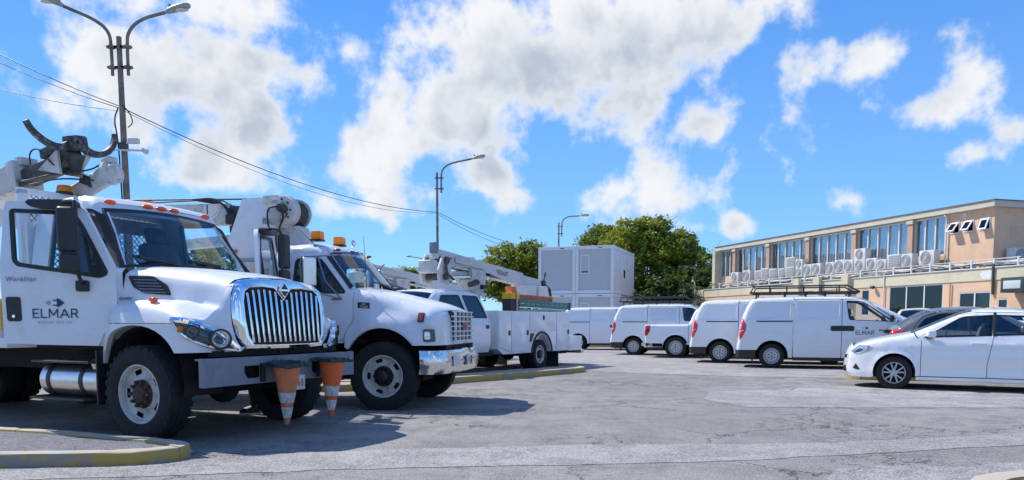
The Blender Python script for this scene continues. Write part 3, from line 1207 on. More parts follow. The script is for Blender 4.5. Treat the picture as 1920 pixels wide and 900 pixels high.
    mb = MB()
    for x in (-1.15, -2.05):
        for y in (-.36, .36):
            seat(mb, x, y, .52, .95)
    mb.box((-1.4, 0, .42), (2.2, 1.5, .06))
    mb.build('seats', SEATM, t)
    mb = MB()
    mb.box((-.52, 0, .88), (.5, 1.5, .18), None, .06)
    mb.tube([(-.80 - .05 * math.sin(a), .36 + .18 * math.cos(a), .93 + .17 * math.sin(a)) for a in [2 * math.pi * i / 20 for i in range(21)]], .015, 6)
    mb.box((-3.0, 0, 1.02), (.5, 1.3, .04))
    mb.build('dashboard', DASH, t)
    mb = MB()
    for sd in (-1, 1):
        mb.bar((-1.60, sd * .80, 1.0), (-1.60, sd * .63, 1.43), .05, .08, .01)
    mb.build('centre_pillar', BLACK, t)
    return t


def make_pickup(label, loc, rz):
    """double-cab pickup with a plain load bed; x = 0 at the rear axle"""
    t = thing('pickup_truck', label, 'pickup', loc, rz)
    prof = smooth_line([(-1.10, .52), (-1.13, .8), (-1.12, 1.17), (-1.08, 1.205), (.42, 1.21), (.44, 1.215), (.47, 1.25), (.62, 1.66), (.72, 1.76), (.95, 1.80), (1.7, 1.80), (2.1, 1.75), (2.75, 1.27), (2.95, 1.2), (3.6, 1.12), (3.82, 1.0), (3.88, .7), (3.80, .35)], 1)

    def base(x, z):
        w = interp(z, [(.3, .87), (.6, .91), (1.0, .92), (1.2, .90), (1.7, .72), (1.85, .68)])
        if x > 3.1:
            w -= .22 * ((x - 3.1) / .78) ** 2
        return w
    s = Skin(prof, base, .06)
    A = lambda a, b: along(prof, a, b)

    def rel(x, z):
        y = 0
        for ax in (0, 3.0):
            r = math.hypot(x - ax, z - .385)
            y += .05 * math.exp(-((r - .46) / .06) ** 2)
        return y + .012 * math.exp(-((z - 1.0) / .03) ** 2)
    bed = A((-1.10, .53), (.44, 1.21)) + [(.44, .50), (.36, .50)] + arc(0, .385, .455, .455, 12, 175, 16) + [(-.46, .52)]
    win = rounded([(.66, 1.28), (.78, 1.68), (1.35, 1.71), (1.35, 1.25)], .04, 3)
    win2 = rounded([(1.43, 1.25), (1.43, 1.71), (1.98, 1.69), (2.55, 1.25)], .04, 3)
    cab = [(.455, .48), (.455, 1.21)] + A((.47, 1.25), (2.75, 1.27)) + [(2.80, 1.2), (2.62, .9)] + arc(3.0, .385, .46, .46, 140, 172, 5) + [(2.5, .44)]
    wing = [(2.82, 1.22)] + A((2.85, 1.24), (3.80, .36)) + [(3.45, .36)] + arc(3.0, .385, .46, .46, 0, 138, 14)
    for sd in (-1, 1):
        mb = MB()
        s.drape(mb, bed, sd, 0, .06, .05, relief=rel)
        mb.build('bed_side', WHITE2, t, 50)
        mb = MB()
        s.drape(mb, cab, sd, 0, .07, .03, holes=[win, win2], relief=rel)
        c = mb.build('cab_side', WHITE2, t, 50)
        for wn in (win, win2):
            mb = MB()
            s.drape(mb, wn, sd, -.008, .15, 0)
            mb.build('window', GLASSD, c, 50)
        mb = MB()
        s.drape(mb, wing, sd, 0, .07, .04, relief=rel)
        mb.build('front_wing', WHITE2, t, 50)
        mb = MB()
        s.drape(mb, rounded([(-1.125, .80), (-1.09, 1.17), (-.90, 1.17), (-.93, .95), (-1.02, .80)], .02, 2), sd, .012, .05, .02)
        lamp = mb.build('tail_light', RED, t, 50)
        mb = MB()
        s.drape(mb, [(-1.08, .93), (-.95, .98), (-.94, 1.06), (-1.08, 1.02)], sd, .018, .05, .006)
        mb.build('smoked_lens', BLACK, lamp, 50)
        for x in (0, 3.0):
            wheel_car(t, x, sd * .79, .385, .24, sd, 'steel')
    for nm, a, b, m, cr in (('tailgate', (-1.10, .53), (-1.09, 1.20), WHITE2, .02), ('rear_cab_window', (.46, 1.23), (.70, 1.73), GLASSD, .02), ('roof', (.70, 1.73), (2.1, 1.75), WHITE2, .04), ('windscreen', (2.1, 1.75), (2.78, 1.26), GLASSD, .05), ('bonnet', (2.78, 1.26), (3.65, 1.10), WHITE2, .05), ('front_bumper', (3.65, 1.10), (3.80, .36), WHITE2, .06)):
        mb = MB()
        s.span(mb, A(a, b), cr, 12)
        mb.build(nm, m, t, 50)
    mb = MB()
    mb.box((-.33, 0, .66), (1.5, 1.66, .06))
    mb.build('load_floor', DARK, t)
    mb = MB()
    mb.box((-1.16, 0, .48), (.16, 1.7, .12), None, .03)
    mb.build('rear_bumper', CHROMEW, t)
    mb = MB()
    mb.box((1.4, 0, .50), (4.6, 1.1, .22), None, .03)
    lining(mb, 0, .385, .465, .56, .88)
    lining(mb, 3.0, .385, .47, .56, .88)
    mb.box((1.6, 0, 1.0), (1.9, 1.6, .06))
    mb.build('underbody', DARK, t)
    return t


VAN_RZ = R(-20)
GV = 'white panel vans parked in a row'
van, van_skin = make_van()
van.location = (7.545, 22.263, 0)
van.rotation_euler = (0, 0, VAN_RZ)
tag(van, 'nearest white panel van with black roof basket and ELMAR lettering, beside the white saloon', 'van', GV)
van2 = dup(van, 'white panel van without roof rack, directly behind the van with the long black basket', (6.85, 25.04, 0), VAN_RZ, GV)
van3 = dup(van, 'white panel van with black roof rack, half hidden by the white pickup', (5.08, 31.1, 0), VAN_RZ, GV)
van4 = dup(van, 'farthest white panel van, standing behind the rear of the crew-cab bucket truck', (3.35, 37.2, 0), R(-14), GV)
r1 = make_rack(van)
r3 = r1.copy()
COL.objects.link(r3)
r3.parent = van3
pick_up = make_pickup('white double-cab pickup with red and black tail light, between two white vans', (6.19, 28.5, 0), VAN_RZ)
saloon = make_sedan('saloon_car', 'white four-door saloon parked at the edge with silver alloy wheels', (7.675, 15.327, 0), R(151), WHITE3, GLASSC, 'saloon')
GREYCAR = mat('metallic_grey_paint', (.19, .183, .172), .3, metal=.5, coat=1.0)


# ------------------------------------------------------------------ long-nose digger truck (nearest)
def frame_rails(t, x0, x1, z0, z1, half=.43):
    mb = MB()
    for sd in (-1, 1):
        mb.box(((x0 + x1) / 2, sd * half, (z0 + z1) / 2), (x1 - x0, .09, z1 - z0))
    for k in range(7):
        mb.box((lerp(x0, x1, (k + .5) / 7), 0, (z0 + z1) / 2), (.1, half * 2, .1))
    return mb.build('chassis', DARK, t)


def axle(t, x, r, half):
    mb = MB()
    mb.cyl((x, -half, r), (x, half, r), .075, None, 12)
    mb.ball((x, 0, r), .19, 12)
    mb.build('axle', DARK, t)


def duals(t, x, y, r, w, sd):
    wheel_truck(t, x, sd * y, r, w, sd, False)
    wheel_truck(t, x, sd * (y - w - .04), r, w, sd, False)


def beacon(parent, c, r, h, m=None):
    mb = MB()
    mb.lathe([(r * 1.15, 0), (r * 1.15, .03), (r * 1.05, .035)], c, (0, 0, 1), 20)
    b = mb.build('beacon', BLACK, parent)
    mb = MB()
    mb.lathe([(r, .03), (r * 1.02, .06), (r * .96, h * .8), (r * .86, h * .96), (r * .6, h), (0, h)], c, (0, 0, 1), 20)
    mb.build('lens', m or AMBER, b)
    return b


def make_wire_guard(parent, x, y0, y1, z0, z1, step=.075):
    mb = MB()
    w = y1 - y0
    h = z1 - z0
    n = int((w + h) / step)
    for k in range(n):
        d = k * step
        a0, b0 = (min(d, w), max(0, d - w)), (max(0, d - h), min(d, h))
        mb.bar((x, y0 + a0[0], z0 + a0[1]), (x, y0 + b0[0], z0 + b0[1]), .012, .004, up=(1, 0, 0))
        mb.bar((x + .004, y1 - a0[0], z0 + a0[1]), (x + .004, y1 - b0[0], z0 + b0[1]), .012, .004, up=(1, 0, 0))
    return mb.build('wire_guard', GREYP, parent, 0)


def big_truck_door(parent, sd, swing):
    """cab door with vent-shaped window, mirrors on a tall arm; hinge at the origin"""
    ds = Skin([(9, 9), (9.1, 9)], lambda x, z: interp(z, [(1.0, 0), (1.82, 0.0), (2.62, -.135)]), .01)
    out = [(-1.285, 1.03), (-.24, 1.01), (-.11, 1.26), (-.018, 1.40), (-.018, 1.82), (-.40, 2.48), (-.47, 2.535), (-.6, 2.55), (-1.27, 2.585), (-1.30, 2.5), (-1.30, 1.9), (-1.29, 1.5)]
    win = rounded([(-1.215, 2.475), (-.52, 2.44), (-.40, 2.275), (-.115, 1.79), (-.19, 1.755), (-.50, 1.80), (-1.10, 1.885), (-1.145, 1.93)], .03, 3)
    mb = MB()
    ds.drape(mb, out, sd, .0, .09, .055, holes=[win], relief=lambda x, z: .008 * math.exp(-((z - 1.60) / .03) ** 2))
    ds.drape(mb, out, sd, -.055, .3, 0, holes=[win])
    d = mb.build('door', WHITE, parent, 40)
    d.location = (-.40, sd * 1.045, 0)
    d.rotation_euler = (0, 0, swing)
    mb = MB()
    ds.drape(mb, win, sd, -.025, .3, 0)
    mb.build('window', GLASS, d)
    mb = MB()
    ds.strip(mb, win + [win[0]], .045, sd, .006, .02, .2)
    ds.strip(mb, [(-.42, 2.30), (-.30, 1.80)], .022, sd, .002, .02, .2)
    mb.build('window_seal', BLACK, d)
    mb = MB()
    ds.drape(mb, rounded([(-1.235, 1.27), (-1.075, 1.27), (-1.08, 1.535), (-1.245, 1.535)], .035, 4), sd, .008, .2, .01)
    h = mb.build('handle', BLACK, d)
    mb = MB()
    mb.cyl((-1.155, sd * .008, 1.325), (-1.155, sd * .022, 1.325), .017, None, 12)
    mb.build('lock', CHROME, h)
    # mirrors: cap over the window, tall arm, two heads, lower foot
    mb = MB()
    mb.prism(rounded([(-.97, 2.54), (-.92, 2.575), (-.45, 2.565), (-.42, 2.50), (-.62, 2.475), (-.9, 2.49)], .03, 3), 'y', sd * -.10, sd * .03)
    mb.tube([(-.6, sd * .0, 2.54), (-.40, sd * .10, 2.545), (-.30, sd * .22, 2.51), (-.29, sd * .23, 2.30), (-.30, sd * .23, 1.85), (-.33, sd * .16, 1.74), (-.36, sd * .03, 1.66)], .020, 8, 1)
    mb.box((-.375, sd * .025, 1.65), (.14, .05, .12), None, .02)
    mb.build('mirror_arm', BLACK, d)
    mb = MB()
    mb.box((-.385, sd * .24, 2.225), (.185, .11, .47), Matrix.Rotation(R(sd * -18), 3, 'Z'), .045, 3)
    mb.build('mirror', BLACK, d)
    mb = MB()
    mb.box((-.375, sd * .24, 1.875), (.19, .11, .21), Matrix.Rotation(R(sd * -18), 3, 'Z'), .045, 3)
    mb.build('wide_mirror', BLACK, d)
    return d


def make_long_nose():
    t = thing('utility_truck', 'white long-nose digger truck with open doors and tall chrome grille, nearest of the trucks', 'truck', (-3.43, 9.10, 0), R(-26))
    prof = smooth_line([(-2.0, .98), (-2.0, 2.3), (-1.97, 2.55), (-1.87, 2.66), (-1.5, 2.71), (-1.12, 2.70), (-.98, 2.64), (-.91, 2.52), (-.46, 1.86)], 1)

    def base(x, z):
        w = interp(z, [(.9, 1.03), (1.82, 1.03), (2.5, .92), (2.75, .87)])
        if x > -1.2:
            w -= .05 * sstep(x, -1.2, -.6) * sstep(z, 1.9, 2.3)
        return w
    s = Skin(prof, base, .09)
    A = lambda a, b: along(prof, a, b)
    opening = rounded([(-1.62, 1.06), (-.66, 1.06), (-.50, 1.30), (-.47, 1.83), (-.86, 2.46), (-.98, 2.53), (-1.62, 2.56)], .05, 3)
    side = A((-2.0, 1.0), (-.46, 1.86)) + [(-.42, 1.80), (-.42, 1.40), (-.50, 1.26), (-.62, 1.0)]
    for sd in (-1, 1):
        mb = MB()
        s.drape(mb, side, sd, 0, .08, .06, holes=[opening])
        c = mb.build('cab_side', WHITE, t, 40)
        mb = MB()
        s.strip(mb, opening + [opening[0]], .05, sd, -.02, .04, .2)
        mb.build('door_seal', BLACK, c)
    for nm, a, b, m, cr in (('back_wall', (-2.0, 1.0), (-2.0, 1.9), WHITE, 0), ('back_wall', (-2.0, 2.42), (-1.93, 2.6), WHITE, 0), ('roof', (-1.93, 2.6), (-.96, 2.62), WHITE, .03), ('roof_brow', (-.96, 2.62), (-.90, 2.50), WHITE, .02)):
        mb = MB()
        s.span(mb, A(a, b), cr, 14)
        mb.build(nm, m, t, 40)
    for y in (-.86, 0, .86):
        mb = MB()
        mb.box((-1.99, y, 2.16), (.03, .3 if y else .2, .54))
        mb.build('back_wall', WHITE, t)
    for y in (-.40, .40):
        mb = MB()
        mb.box((-1.99, y, 2.16), (.006, .62, .54))
        mb.build('rear_window', GLASS, t)
    mb = MB()
    s.span(mb, A((-.90, 2.50), (-.46, 1.86)), .10, 16, -.012)
    ws = mb.build('windscreen', GLASSW, t)
    mb = MB()
    for sd in (-1, 1):
        s.strip(mb, [(-.925, 2.50), (-.475, 1.86)], .05, sd, .004, .03, .2)
    s.span(mb, [(-.925, 2.545), (-.90, 2.50)], .075, 16, .0)
    s.span(mb, [(-.475, 1.885), (-.455, 1.85)], .10, 16, .0)
    mb.build('windscreen_seal', BLACK, t)
    mb = MB()
    for y0, y1 in ((-.15, -.75), (.55, -.05)):
        mb.tube([(-.38, y0, 1.90), (-.40, lerp(y0, y1, .5), 1.95), (-.42, y1, 1.98)], .012, 6)
        mb.bar((-.44, lerp(y0, y1, .2), 1.95), (-.44, y1 * 1.1, 1.99), .02, .03)
    mb.build('wiper', BLACK, t)
    mb = MB()
    mb.box((-.60, -.60, 1.97), (.004, .13, .13), Matrix.Rotation(R(-36), 3, 'Y') @ Matrix.Rotation(R(12), 3, 'X'))
    st = mb.build('sticker', mat('sticker_red', (.35, .06, .12), .5), t)
    mb = MB()
    mb.box((-.595, -.60, 1.97), (.004, .085, .085), Matrix.Rotation(R(-36), 3, 'Y') @ Matrix.Rotation(R(12), 3, 'X'))
    mb.build('sticker_face', PLATE, st)
    # roof lights
    for y in (-.68, -.19, .0, .19, .68):
        mb = MB()
        mb.ball((-.945 - .02 * abs(y), y, 2.615 + .025 * (1 - y * y)), .055, 14, (.62, 1.35, .52))
        mb.build('marker_light', ORANGE, t)
    beacon(t, (-1.56, .30, 2.715), .105, .10)
    rd = big_truck_door(t, -1, R(24))
    big_truck_door(t, 1, R(-60))
    yb = -.010
    elmar(rd, basis((-.944, yb, 1.305), (1, 0, 0), (0, 0, 1)), .49, .102)
    arrow_logo(rd, basis((-.81, yb, 1.425), (1, 0, 0), (0, 0, 1)), .215)
    mb = MB()
    for k in range(17):
        x = -.89 + k * .0225
        if k in (8, 13):
            continue
        mb.box((x, yb, 1.258 + (.004 if k % 3 else .0)), (.014, .002, .022 if k % 3 else .03))
    mb.build('faded_lettering', GREYTXT, rd, 0)
    text('badge_lettering', 'WorkStar', mat('badge_steel', (.22, .25, .30), .35, metal=.5), rd, .34, .055, basis((-1.235, yb - .006, 1.70), (1, 0, 0), (.25, 0, 1)), .02)
    # hood with fenders
    ST = [(-.42, 1.905, .93, 1.80, .99, 1.50, 1.05, 1.44, 1.15), (-.15, 1.89, .88, 1.775, .95, 1.49, 1.07, 1.46, 1.2), (.15, 1.862, .82, 1.74, .90, 1.49, 1.06, 1.475, 1.2), (.45, 1.822, .765, 1.70, .85, 1.47, 1.02, 1.44, 1.2), (.62, 1.79, .725, 1.665, .815, 1.43, .99, 1.375, 1.19), (.72, 1.77, .70, 1.645, .80, 1.41, .96, 1.345, 1.13), (.80, 1.755, .685, 1.63, .785, 1.40, .92, 1.32, 1.04)]

    def half(st):
        x, zc, ys, zs, yh, zh, yf, zf, yo = st
        return [(0, zc), (ys * .3, zc - .004), (ys * .6, zc - .014), (ys * .82, lerp(zc, zs, .35)), (ys * .94, lerp(zc, zs, .75)), (ys, zs - .02), (lerp(ys, yh, .35), lerp(zs, zh, .35)), (lerp(ys, yh, .75), lerp(zs, zh, .7)),
                (yh, zh + .015), (lerp(yh, yf, .5), lerp(zh, zf, .5) + .018), (yf, zf), (lerp(yf, yo, .5), zf - .035), (lerp(yf, yo, .85), lerp(zf, 1.255, .55)), (yo, 1.252)]
    mb = MB()
    fine = []
    for a, b in zip(ST, ST[1:]):
        for k in range(3):
            fine.append(tuple(lerp(p, q, k / 3) for p, q in zip(a, b)))
    fine.append(ST[-1])
    rows = []
    for st in fine:
        h = half(st)
        rows.append([(st[0], -y, z) for y, z in h[::-1]] + [(st[0], y, z) for y, z in h[1:]])
    mb.grid(rows)
    hood = mb.build('bonnet', WHITE, t, 50)
    # wheel-arch panels under the hood seam, sweeping round to the front
    fs = Skin([(9, 9), (9.1, 9)], lambda x, z: 1.2 - (.95 * (max(0, x - .58) / .42) ** 2 * .58) - .10 * sstep(-x, .3, .62), .01)
    ar = [(.02 + .62 * math.cos(R(a)), .80 + .43 * math.sin(R(a))) for a in [lerp(178, 20, i / 16) for i in range(17)]]
    arch = [(-.50, 1.245), (-.58, 1.05), (-.645, .82)] + ar + [(.68, .948), (.97, .955), (.99, 1.0), (.80, 1.04), (.68, 1.12), (.60, 1.225), (.585, 1.245)]
    for sd in (-1, 1):
        mb = MB()
        fs.drape(mb, arch, sd, 0, .06, .06)
        mb.build('wheel_arch', WHITE, t, 50)
        mb = MB()
        mb.ball((.17, sd * 1.07, 1.495), .05, 12, (1.2, .7, .55))
        mb.build('marker_light', ORANGE, t)
        # side vent
        mb = MB()
        hv = lambda x, z: interp(x, [(-.42, .975), (-.15, .935), (.15, .885), (.45, .83)]) - (z - 1.6) * .22
        vs = Skin([(9, 9), (9.1, 9)], hv, .01)
        vs.drape(mb, rounded([(-.375, 1.765), (-.05, 1.755), (.14, 1.66), (.215, 1.545), (-.12, 1.57), (-.28, 1.64)], .03, 3), sd, .008, .06, .02)
        v = mb.build('side_vent', BLACK, t)
        mb = MB()
        for k in range(5):
            z = 1.585 + k * .034
            vs.strip(mb, [(-.33 + .03 * (4 - k) + .05, z), (.17 - .035 * k, z - .012)], .010, sd, .02, .012, .1)
        mb.build('vent_louvre', GREYP, v)
        mb = MB()
        vs.drape(mb, [(-.415, 1.505), (-.27, 1.505), (-.27, 1.53), (-.415, 1.53)], sd, .03, .1, .01)
        mb.build('badge', GREYP, t)
        # headlight: dark pod framed in chrome, two round lamps and an amber corner
        top = smooth_line([(.575, 1.285), (.70, 1.275), (.80, 1.235), (.90, 1.15), (.985, .985)], 2)
        bot = smooth_line([(.585, 1.265), (.66, 1.15), (.76, 1.06), (.88, .99), (.99, .965)], 2)
        hy = lambda x: 1.2 - 1.0 * (max(0, x - .55) / .45) ** 2 * .52
        mb = MB()
        rows = []
        for a, b in zip(top, bot):
            row = []
            for k in range(7):
                f = k / 6
                x, z = lerp(a[0], b[0], f), lerp(a[1], b[1], f)
                bul = .03 * math.sin(math.pi * f)
                row.append((x + bul * .6, sd * (hy(x) + bul * .6), z))
            rows.append(row)
        mb.grid(rows)
        pod = mb.build('headlight', LAMPD, t, 60)
        mb = MB()
        for ln, rr in ((top, .030), (bot, .016)):
            mb.tube([(x + .012, sd * (hy(x) + .006), z) for x, z in ln], rr, 8)
        mb.build('headlight_trim', CHROME, pod)
        for nm, x, z, r, m in (('lamp', .905, 1.085, .088, LAMP), ('lamp', .75, 1.165, .055, LAMP)):
            y = hy(x)
            d = Vector((.80, sd * .6, 0)).normalized()
            c = Vector((x + .018, sd * (y + .018), z))
            mb = MB()
            mb.lathe([(r * 1.18, -.03), (r * 1.18, .035), (r, .04), (r * .92, .02), (r * .5, -.01), (0, -.015)], c, d, 24)
            lm = mb.build(nm, m, pod)
            mb = MB()
            mb.lathe([(r * 1.2, .028), (r * 1.24, .05), (r * 1.05, .055)], c, d, 24)
            mb.build('lamp_ring', BLACK, pod)
        mb = MB()
        mb.ball((.672, sd * (hy(.665) + .012), 1.19), .05, 12, (1, .5, .8))
        mb.build('turn_signal', AMBER, pod)
    # closing panels between hood edge and nose
    for sd in (-1, 1):
        h = half(ST[-1])[4:]
        tg = [(.655, 1.655), (.675, 1.62), (.705, 1.56), (.72, 1.48), (.73, 1.40), (.735, 1.32), (.732, 1.24), (.72, 1.16), (.70, 1.08), (.64, .99)]
        mb = MB()
        rows = []
        for (a, b), (c, d) in zip(h, tg):
            row = []
            for k in range(5):
                f = k / 4
                row.append((lerp(.80, .875 + .075 * (1.7 - d) / .7, f) + .02 * math.sin(math.pi * f), sd * lerp(a, c, f), lerp(b, d, f)))
            rows.append(row)
        mb.grid(rows)
        mb.build('nose_cheek', WHITE, t, 60)
    # chrome nose and grille
    lean = lambda z: .075 * (1.7 - z) / .7
    O0 = [(0, 1.752), (.12, 1.75), (.3, 1.742), (.54, 1.71), (.665, 1.64), (.725, 1.5), (.735, 1.3), (.70, 1.10), (.60, .965), (.3, .955), (0, .955)]
    O1 = [(0, 1.735), (.12, 1.732), (.3, 1.722), (.53, 1.69), (.635, 1.625), (.675, 1.5), (.675, 1.3), (.645, 1.10), (.575, .985), (.3, .975), (0, .975)]
    O2 = [(0, 1.50), (.13, 1.635), (.3, 1.645), (.50, 1.632), (.572, 1.585), (.598, 1.48), (.598, 1.3), (.575, 1.12), (.52, 1.025), (.3, 1.015), (0, 1.015)]

    def ring(O, x, k=0):
        f = [(x + lean(z), y, z) for y, z in O]
        return f + [(a, -b, c) for a, b, c in f[::-1][1:-1]]
    mb = MB()
    mb.grid([ring(O0, .79), ring(O0, .86), ring([(lerp(a[0], b[0], .6), lerp(a[1], b[1], .6)) for a, b in zip(O0, O1)], .905), ring(O1, .93), ring([(lerp(a[0], b[0], .85), lerp(a[1], b[1], .85)) for a, b in zip(O1, O2)], .945), ring(O2, .94), ring(O2, .885)], True)
    gr = mb.build('grille', CHROME, t, 40)
    mb = MB()
    f = ring(O2, .89)
    mb.bm.faces.new([mb.bm.verts.new(p) for p in f])
    mb.build('grille_mesh', BLACK, gr)
    for k in range(14):
        y = -.545 + 1.09 * k / 13
        ztop = interp(abs(y), [(0, 1.47), (.13, 1.60), (.3, 1.615), (.5, 1.60), (.6, 1.54)])
        mb = MB()
        mb.bar((.925 + lean(ztop), y, ztop), (.925 + lean(1.04), y * .955, 1.04), .036, .05, .012, up=(1, 0, 0))
        mb.build('grille_bar', CHROME, gr)
    mb = MB()
    mb.prism([(-.085, 1.615), (0, 1.525), (.085, 1.615), (0, 1.715)], 'x', .955, .978, .008)
    em = mb.build('emblem', CHROME, t)
    mb = MB()
    mb.prism([(-.062, 1.617), (0, 1.552), (.062, 1.617), (0, 1.688)], 'x', .978, .984)
    mb.build('emblem_field', mat('emblem_black', (.03, .02, .025), .4), em)
    mb = MB()
    mb.box((.986, 0, 1.617), (.006, .13, .018))
    mb.build('emblem_bar', CHROME, em)
    # bumper
    hole = lambda y: rounded([(y - .125, .80), (y + .125, .80), (y + .125, .685), (y + .09, .665), (y - .08, .665), (y - .125, .73)], .015, 2)
    mb = MB()
    mb.prism([(-1.19, .605), (1.19, .605), (1.19, .895), (-1.19, .895)], 'x', .965, 1.0, holes=[hole(-.53), [(-p[0], p[1]) for p in hole(-.53)][::-1]])
    for sd in (-1, 1):
        mb.prism([(.93, .605), (.965, .605), (.965, .895), (.93, .895)], 'y', sd * 1.19, sd * 1.15)
    mb.box((.90, 0, .88), (.13, 2.3, .02))
    bp = mb.build('bumper', GREYP, t)
    mb = MB()
    mb.box((.80, 0, .73), (.1, 2.0, .24))
    mb.box((.86, 0, .935), (.12, 1.9, .06))
    for y in (-.05, .12):
        mb.box((.93, y, .93), (.04, .03, .03))
    mb.build('bumper_back', DARK, t)
    for y in (-.46, -.10, .44, .78):
        mb = MB()
        mb.box((1.02, y + .05, .72), (.04, .05, .20), None, .008)
        mb.bar((1.02, y + .05, .80), (1.20, y + .05, .815), .03, .03)
        mb.build('cone_bracket', BLACK, t)
    mb = MB()
    mb.box((1.012, .08, .575), (.012, .36, .17), None, .004)
    pl = mb.build('licence_plate', PLATE, t)
    text('plate_lettering', 'V-1068', REDTXT, pl, .30, .085, basis((1.019, -.07, .53), (0, 1, 0), (0, 0, 1)), .015)
    # running gear
    wheel_truck(t, 0, -1.03, .515, .29, -1, True)
    wheel_truck(t, 0, 1.03, .515, .29, 1, True)
    axle(t, 0, .50, .95)
    frame_rails(t, -8.0, .86, .68, .93)
    mb = MB()
    mb.box((.15, 0, 1.12), (1.1, .8, .75), None, .05)
    mb.box((.72, 0, 1.25), (.08, 1.1, .7))
    lining(mb, .02, .62, .60, .60, 1.10)
    mb.box((-1.2, 0, 1.0), (1.6, 1.9, .08))
    mb.build('engine', DARK, t)
    for sd in (-1, 1):
        mb = MB()
        mb.box((-.62, sd * 1.0, .66), (.02, .36, .60))
        mb.build('mud_flap', BLACK, t)
        mb = MB()
        mb.lathe([(0, 0), (.17, 0), (.19, .02), (.19, 1.0), (.17, 1.02), (0, 1.02)], (-1.74, sd * .92, .60), (1, 0, 0), 28)
        tk = mb.build('fuel_tank', ALU, t)
        for x in (-1.60, -1.03):
            mb = MB()
            mb.lathe([(.188, 0), (.198, 0), (.198, .06), (.188, .06)], (x, sd * .92, .60), (1, 0, 0), 28)
            mb.build('tank_strap', BLACK, tk)
        mb = MB()
        mb.cyl((-.85, sd * 1.0, .76), (-.85, sd * 1.03, .84), .05, None, 14)
        mb.build('filler_cap', ALU, tk)
        for z, x0, x1 in ((.815, -1.8, -.80), (.395, -1.86, -.90)):
            mb = MB()
            mb.box(((x0 + x1) / 2, sd * 1.02, z), (x1 - x0, .26, .025), None, .006)
            for k in range(14):
                mb.box((lerp(x0, x1, (k + .5) / 14), sd * 1.02, z + .016), (.02, .22, .008))
            mb.build('step', GUNK, t)
    # interior
    mb = MB()
    for y in (-.52, .55):
        seat(mb, -1.32, y, 1.52, 1.1)
    mb.build('seats', SEATM, t)
    mb = MB()
    mb.box((-.62, 0, 1.66), (.4, 1.9, .36), None, .08)
    mb.tube([(-.92 - .10 * math.sin(a), .55 + .23 * math.cos(a), 1.84 + .20 * math.sin(a)) for a in [2 * math.pi * i / 24 for i in range(25)]], .018, 6)
    mb.build('dashboard', DASH, t)
    # cab guard
    mb = MB()
    for y in (-.95, -.05, .95):
        mb.box((-2.14, y, 1.95), (.08, .10 if y < -.5 else .06, 1.75), None, .01)
    mb.box((-2.14, 0, 2.80), (.08, 2.0, .08), None, .01)
    cg = mb.build('cab_guard', WHITE, t)
    make_wire_guard(cg, -2.12, -.90, .90, 1.6, 2.76)
    beacon(cg, (-2.14, -.42, 2.835), .085, .115)
    # deck and lockers
    mb = MB()
    mb.box((-5.1, 0, 1.02), (5.9, 2.4, .12), None, .01)
    mb.box((-3.1, -1.02, 1.30), (1.6, .42, .46), None, .01)
    mb.box((-6.3, -1.02, 1.30), (3.2, .42, .46), None, .01)
    mb.box((-5.1, 1.02, 1.30), (5.6, .42, .46), None, .01)
    mb.build('deck', WHITE, t)
    mb = MB()
    mb.box((-2.24, -1.02, 1.36), (.14, .30, .36), None, .01)
    mb.build('tool_box', mat('yellow_box', (.70, .42, .02), .5, var=.1), t)
    for sd in (-1, 1):
        duals(t, -5.6, .98, .515, .27, sd)
    axle(t, -5.6, .50, .9)
    # derrick turret, boom, head with pole horns and winch tube
    mb = MB()
    mb.cyl((-6.2, -.40, 1.08), (-6.2, -.40, 1.5), .42, None, 24)
    mb.prism([(-6.6, 1.5), (-5.8, 1.5), (-5.9, 3.0), (-6.5, 3.0)], 'y', -.75, -.05, .02)
    mb.build('turret', BOOMW, t)
    bx = lambda x: 3.11 + (x + 2.85) * .19
    mb = MB()
    mb.bar((-6.6, -.40, bx(-6.6)), (-2.98, -.40, bx(-2.98)), .32, .34, .012)
    bo = mb.build('boom', BOOMW, t)
    mb = MB()
    mb.bar((-3.02, -.40, bx(-3)), (-2.86, -.40, bx(-2.86)), .37, .39, .015)
    mb.box((-2.90, -.40, bx(-2.9) + .20), (.14, .22, .10), None, .01)
    mb.build('boom_collar', BOOMW, bo)
    mb = MB()
    mb.bar((-2.9, -.40, bx(-2.9) - .01), (-1.98, -.40, bx(-2) - .02), .19, .18, .01)
    mb.bar((-2.86, -.52, bx(-2.9) - .12), (-1.9, -.52, bx(-2) - .10), .06, .07)
    mb.cyl((-2.86, -.26, bx(-2.9) + .08), (-2.1, -.26, bx(-2) + .10), .035, None, 10)
    mb.build('inner_boom', GUNK, bo)
    mb = MB()
    c0, c1 = Vector((-2.75, -.16, 2.74)), Vector((-1.62, -.16, 3.10))
    ax = (c1 - c0).normalized()
    mb.cyl(c0, c1, .115, None, 20)
    mb.build('auger_motor', BOOMW, bo)
    mb = MB()
    mb.lathe([(.0, -.02), (.150, -.02), (.150, .05), (.10, .06), (.09, .10), (.04, .11), (0, .11)], c1, ax, 24)
    for k in range(8):
        a = 2 * math.pi * k / 8
        p = c1 + ax * .05 + Vector((0, math.cos(a), math.sin(a))) * .125
        mb.cyl(p, p + ax * .02, .012, None, 6)
    mb.bar(c1 + Vector((-.10, 0, .13)), c1 + Vector((.06, 0, .16)), .12, .08, .02)
    mb.build('motor_flange', BOOMW, bo)
    # head: wedge sheave box, white gusset, horn carrier
    hx, hy0, hz = -1.90, -.42, 3.33
    mb = MB()
    mb.prism([(hy0 - .12, hz - .02), (hy0 + .13, hz - .02), (hy0 + .03, hz - .27), (hy0 - .05, hz - .27)], 'x', hx - .16, hx + .02, .015)
    mb.cyl((hx - .1, hy0 - .1, hz - .04), (hx - .1, hy0 + .1, hz - .04), .085, None, 16)
    mb.build('boom_head', GUNK, bo)
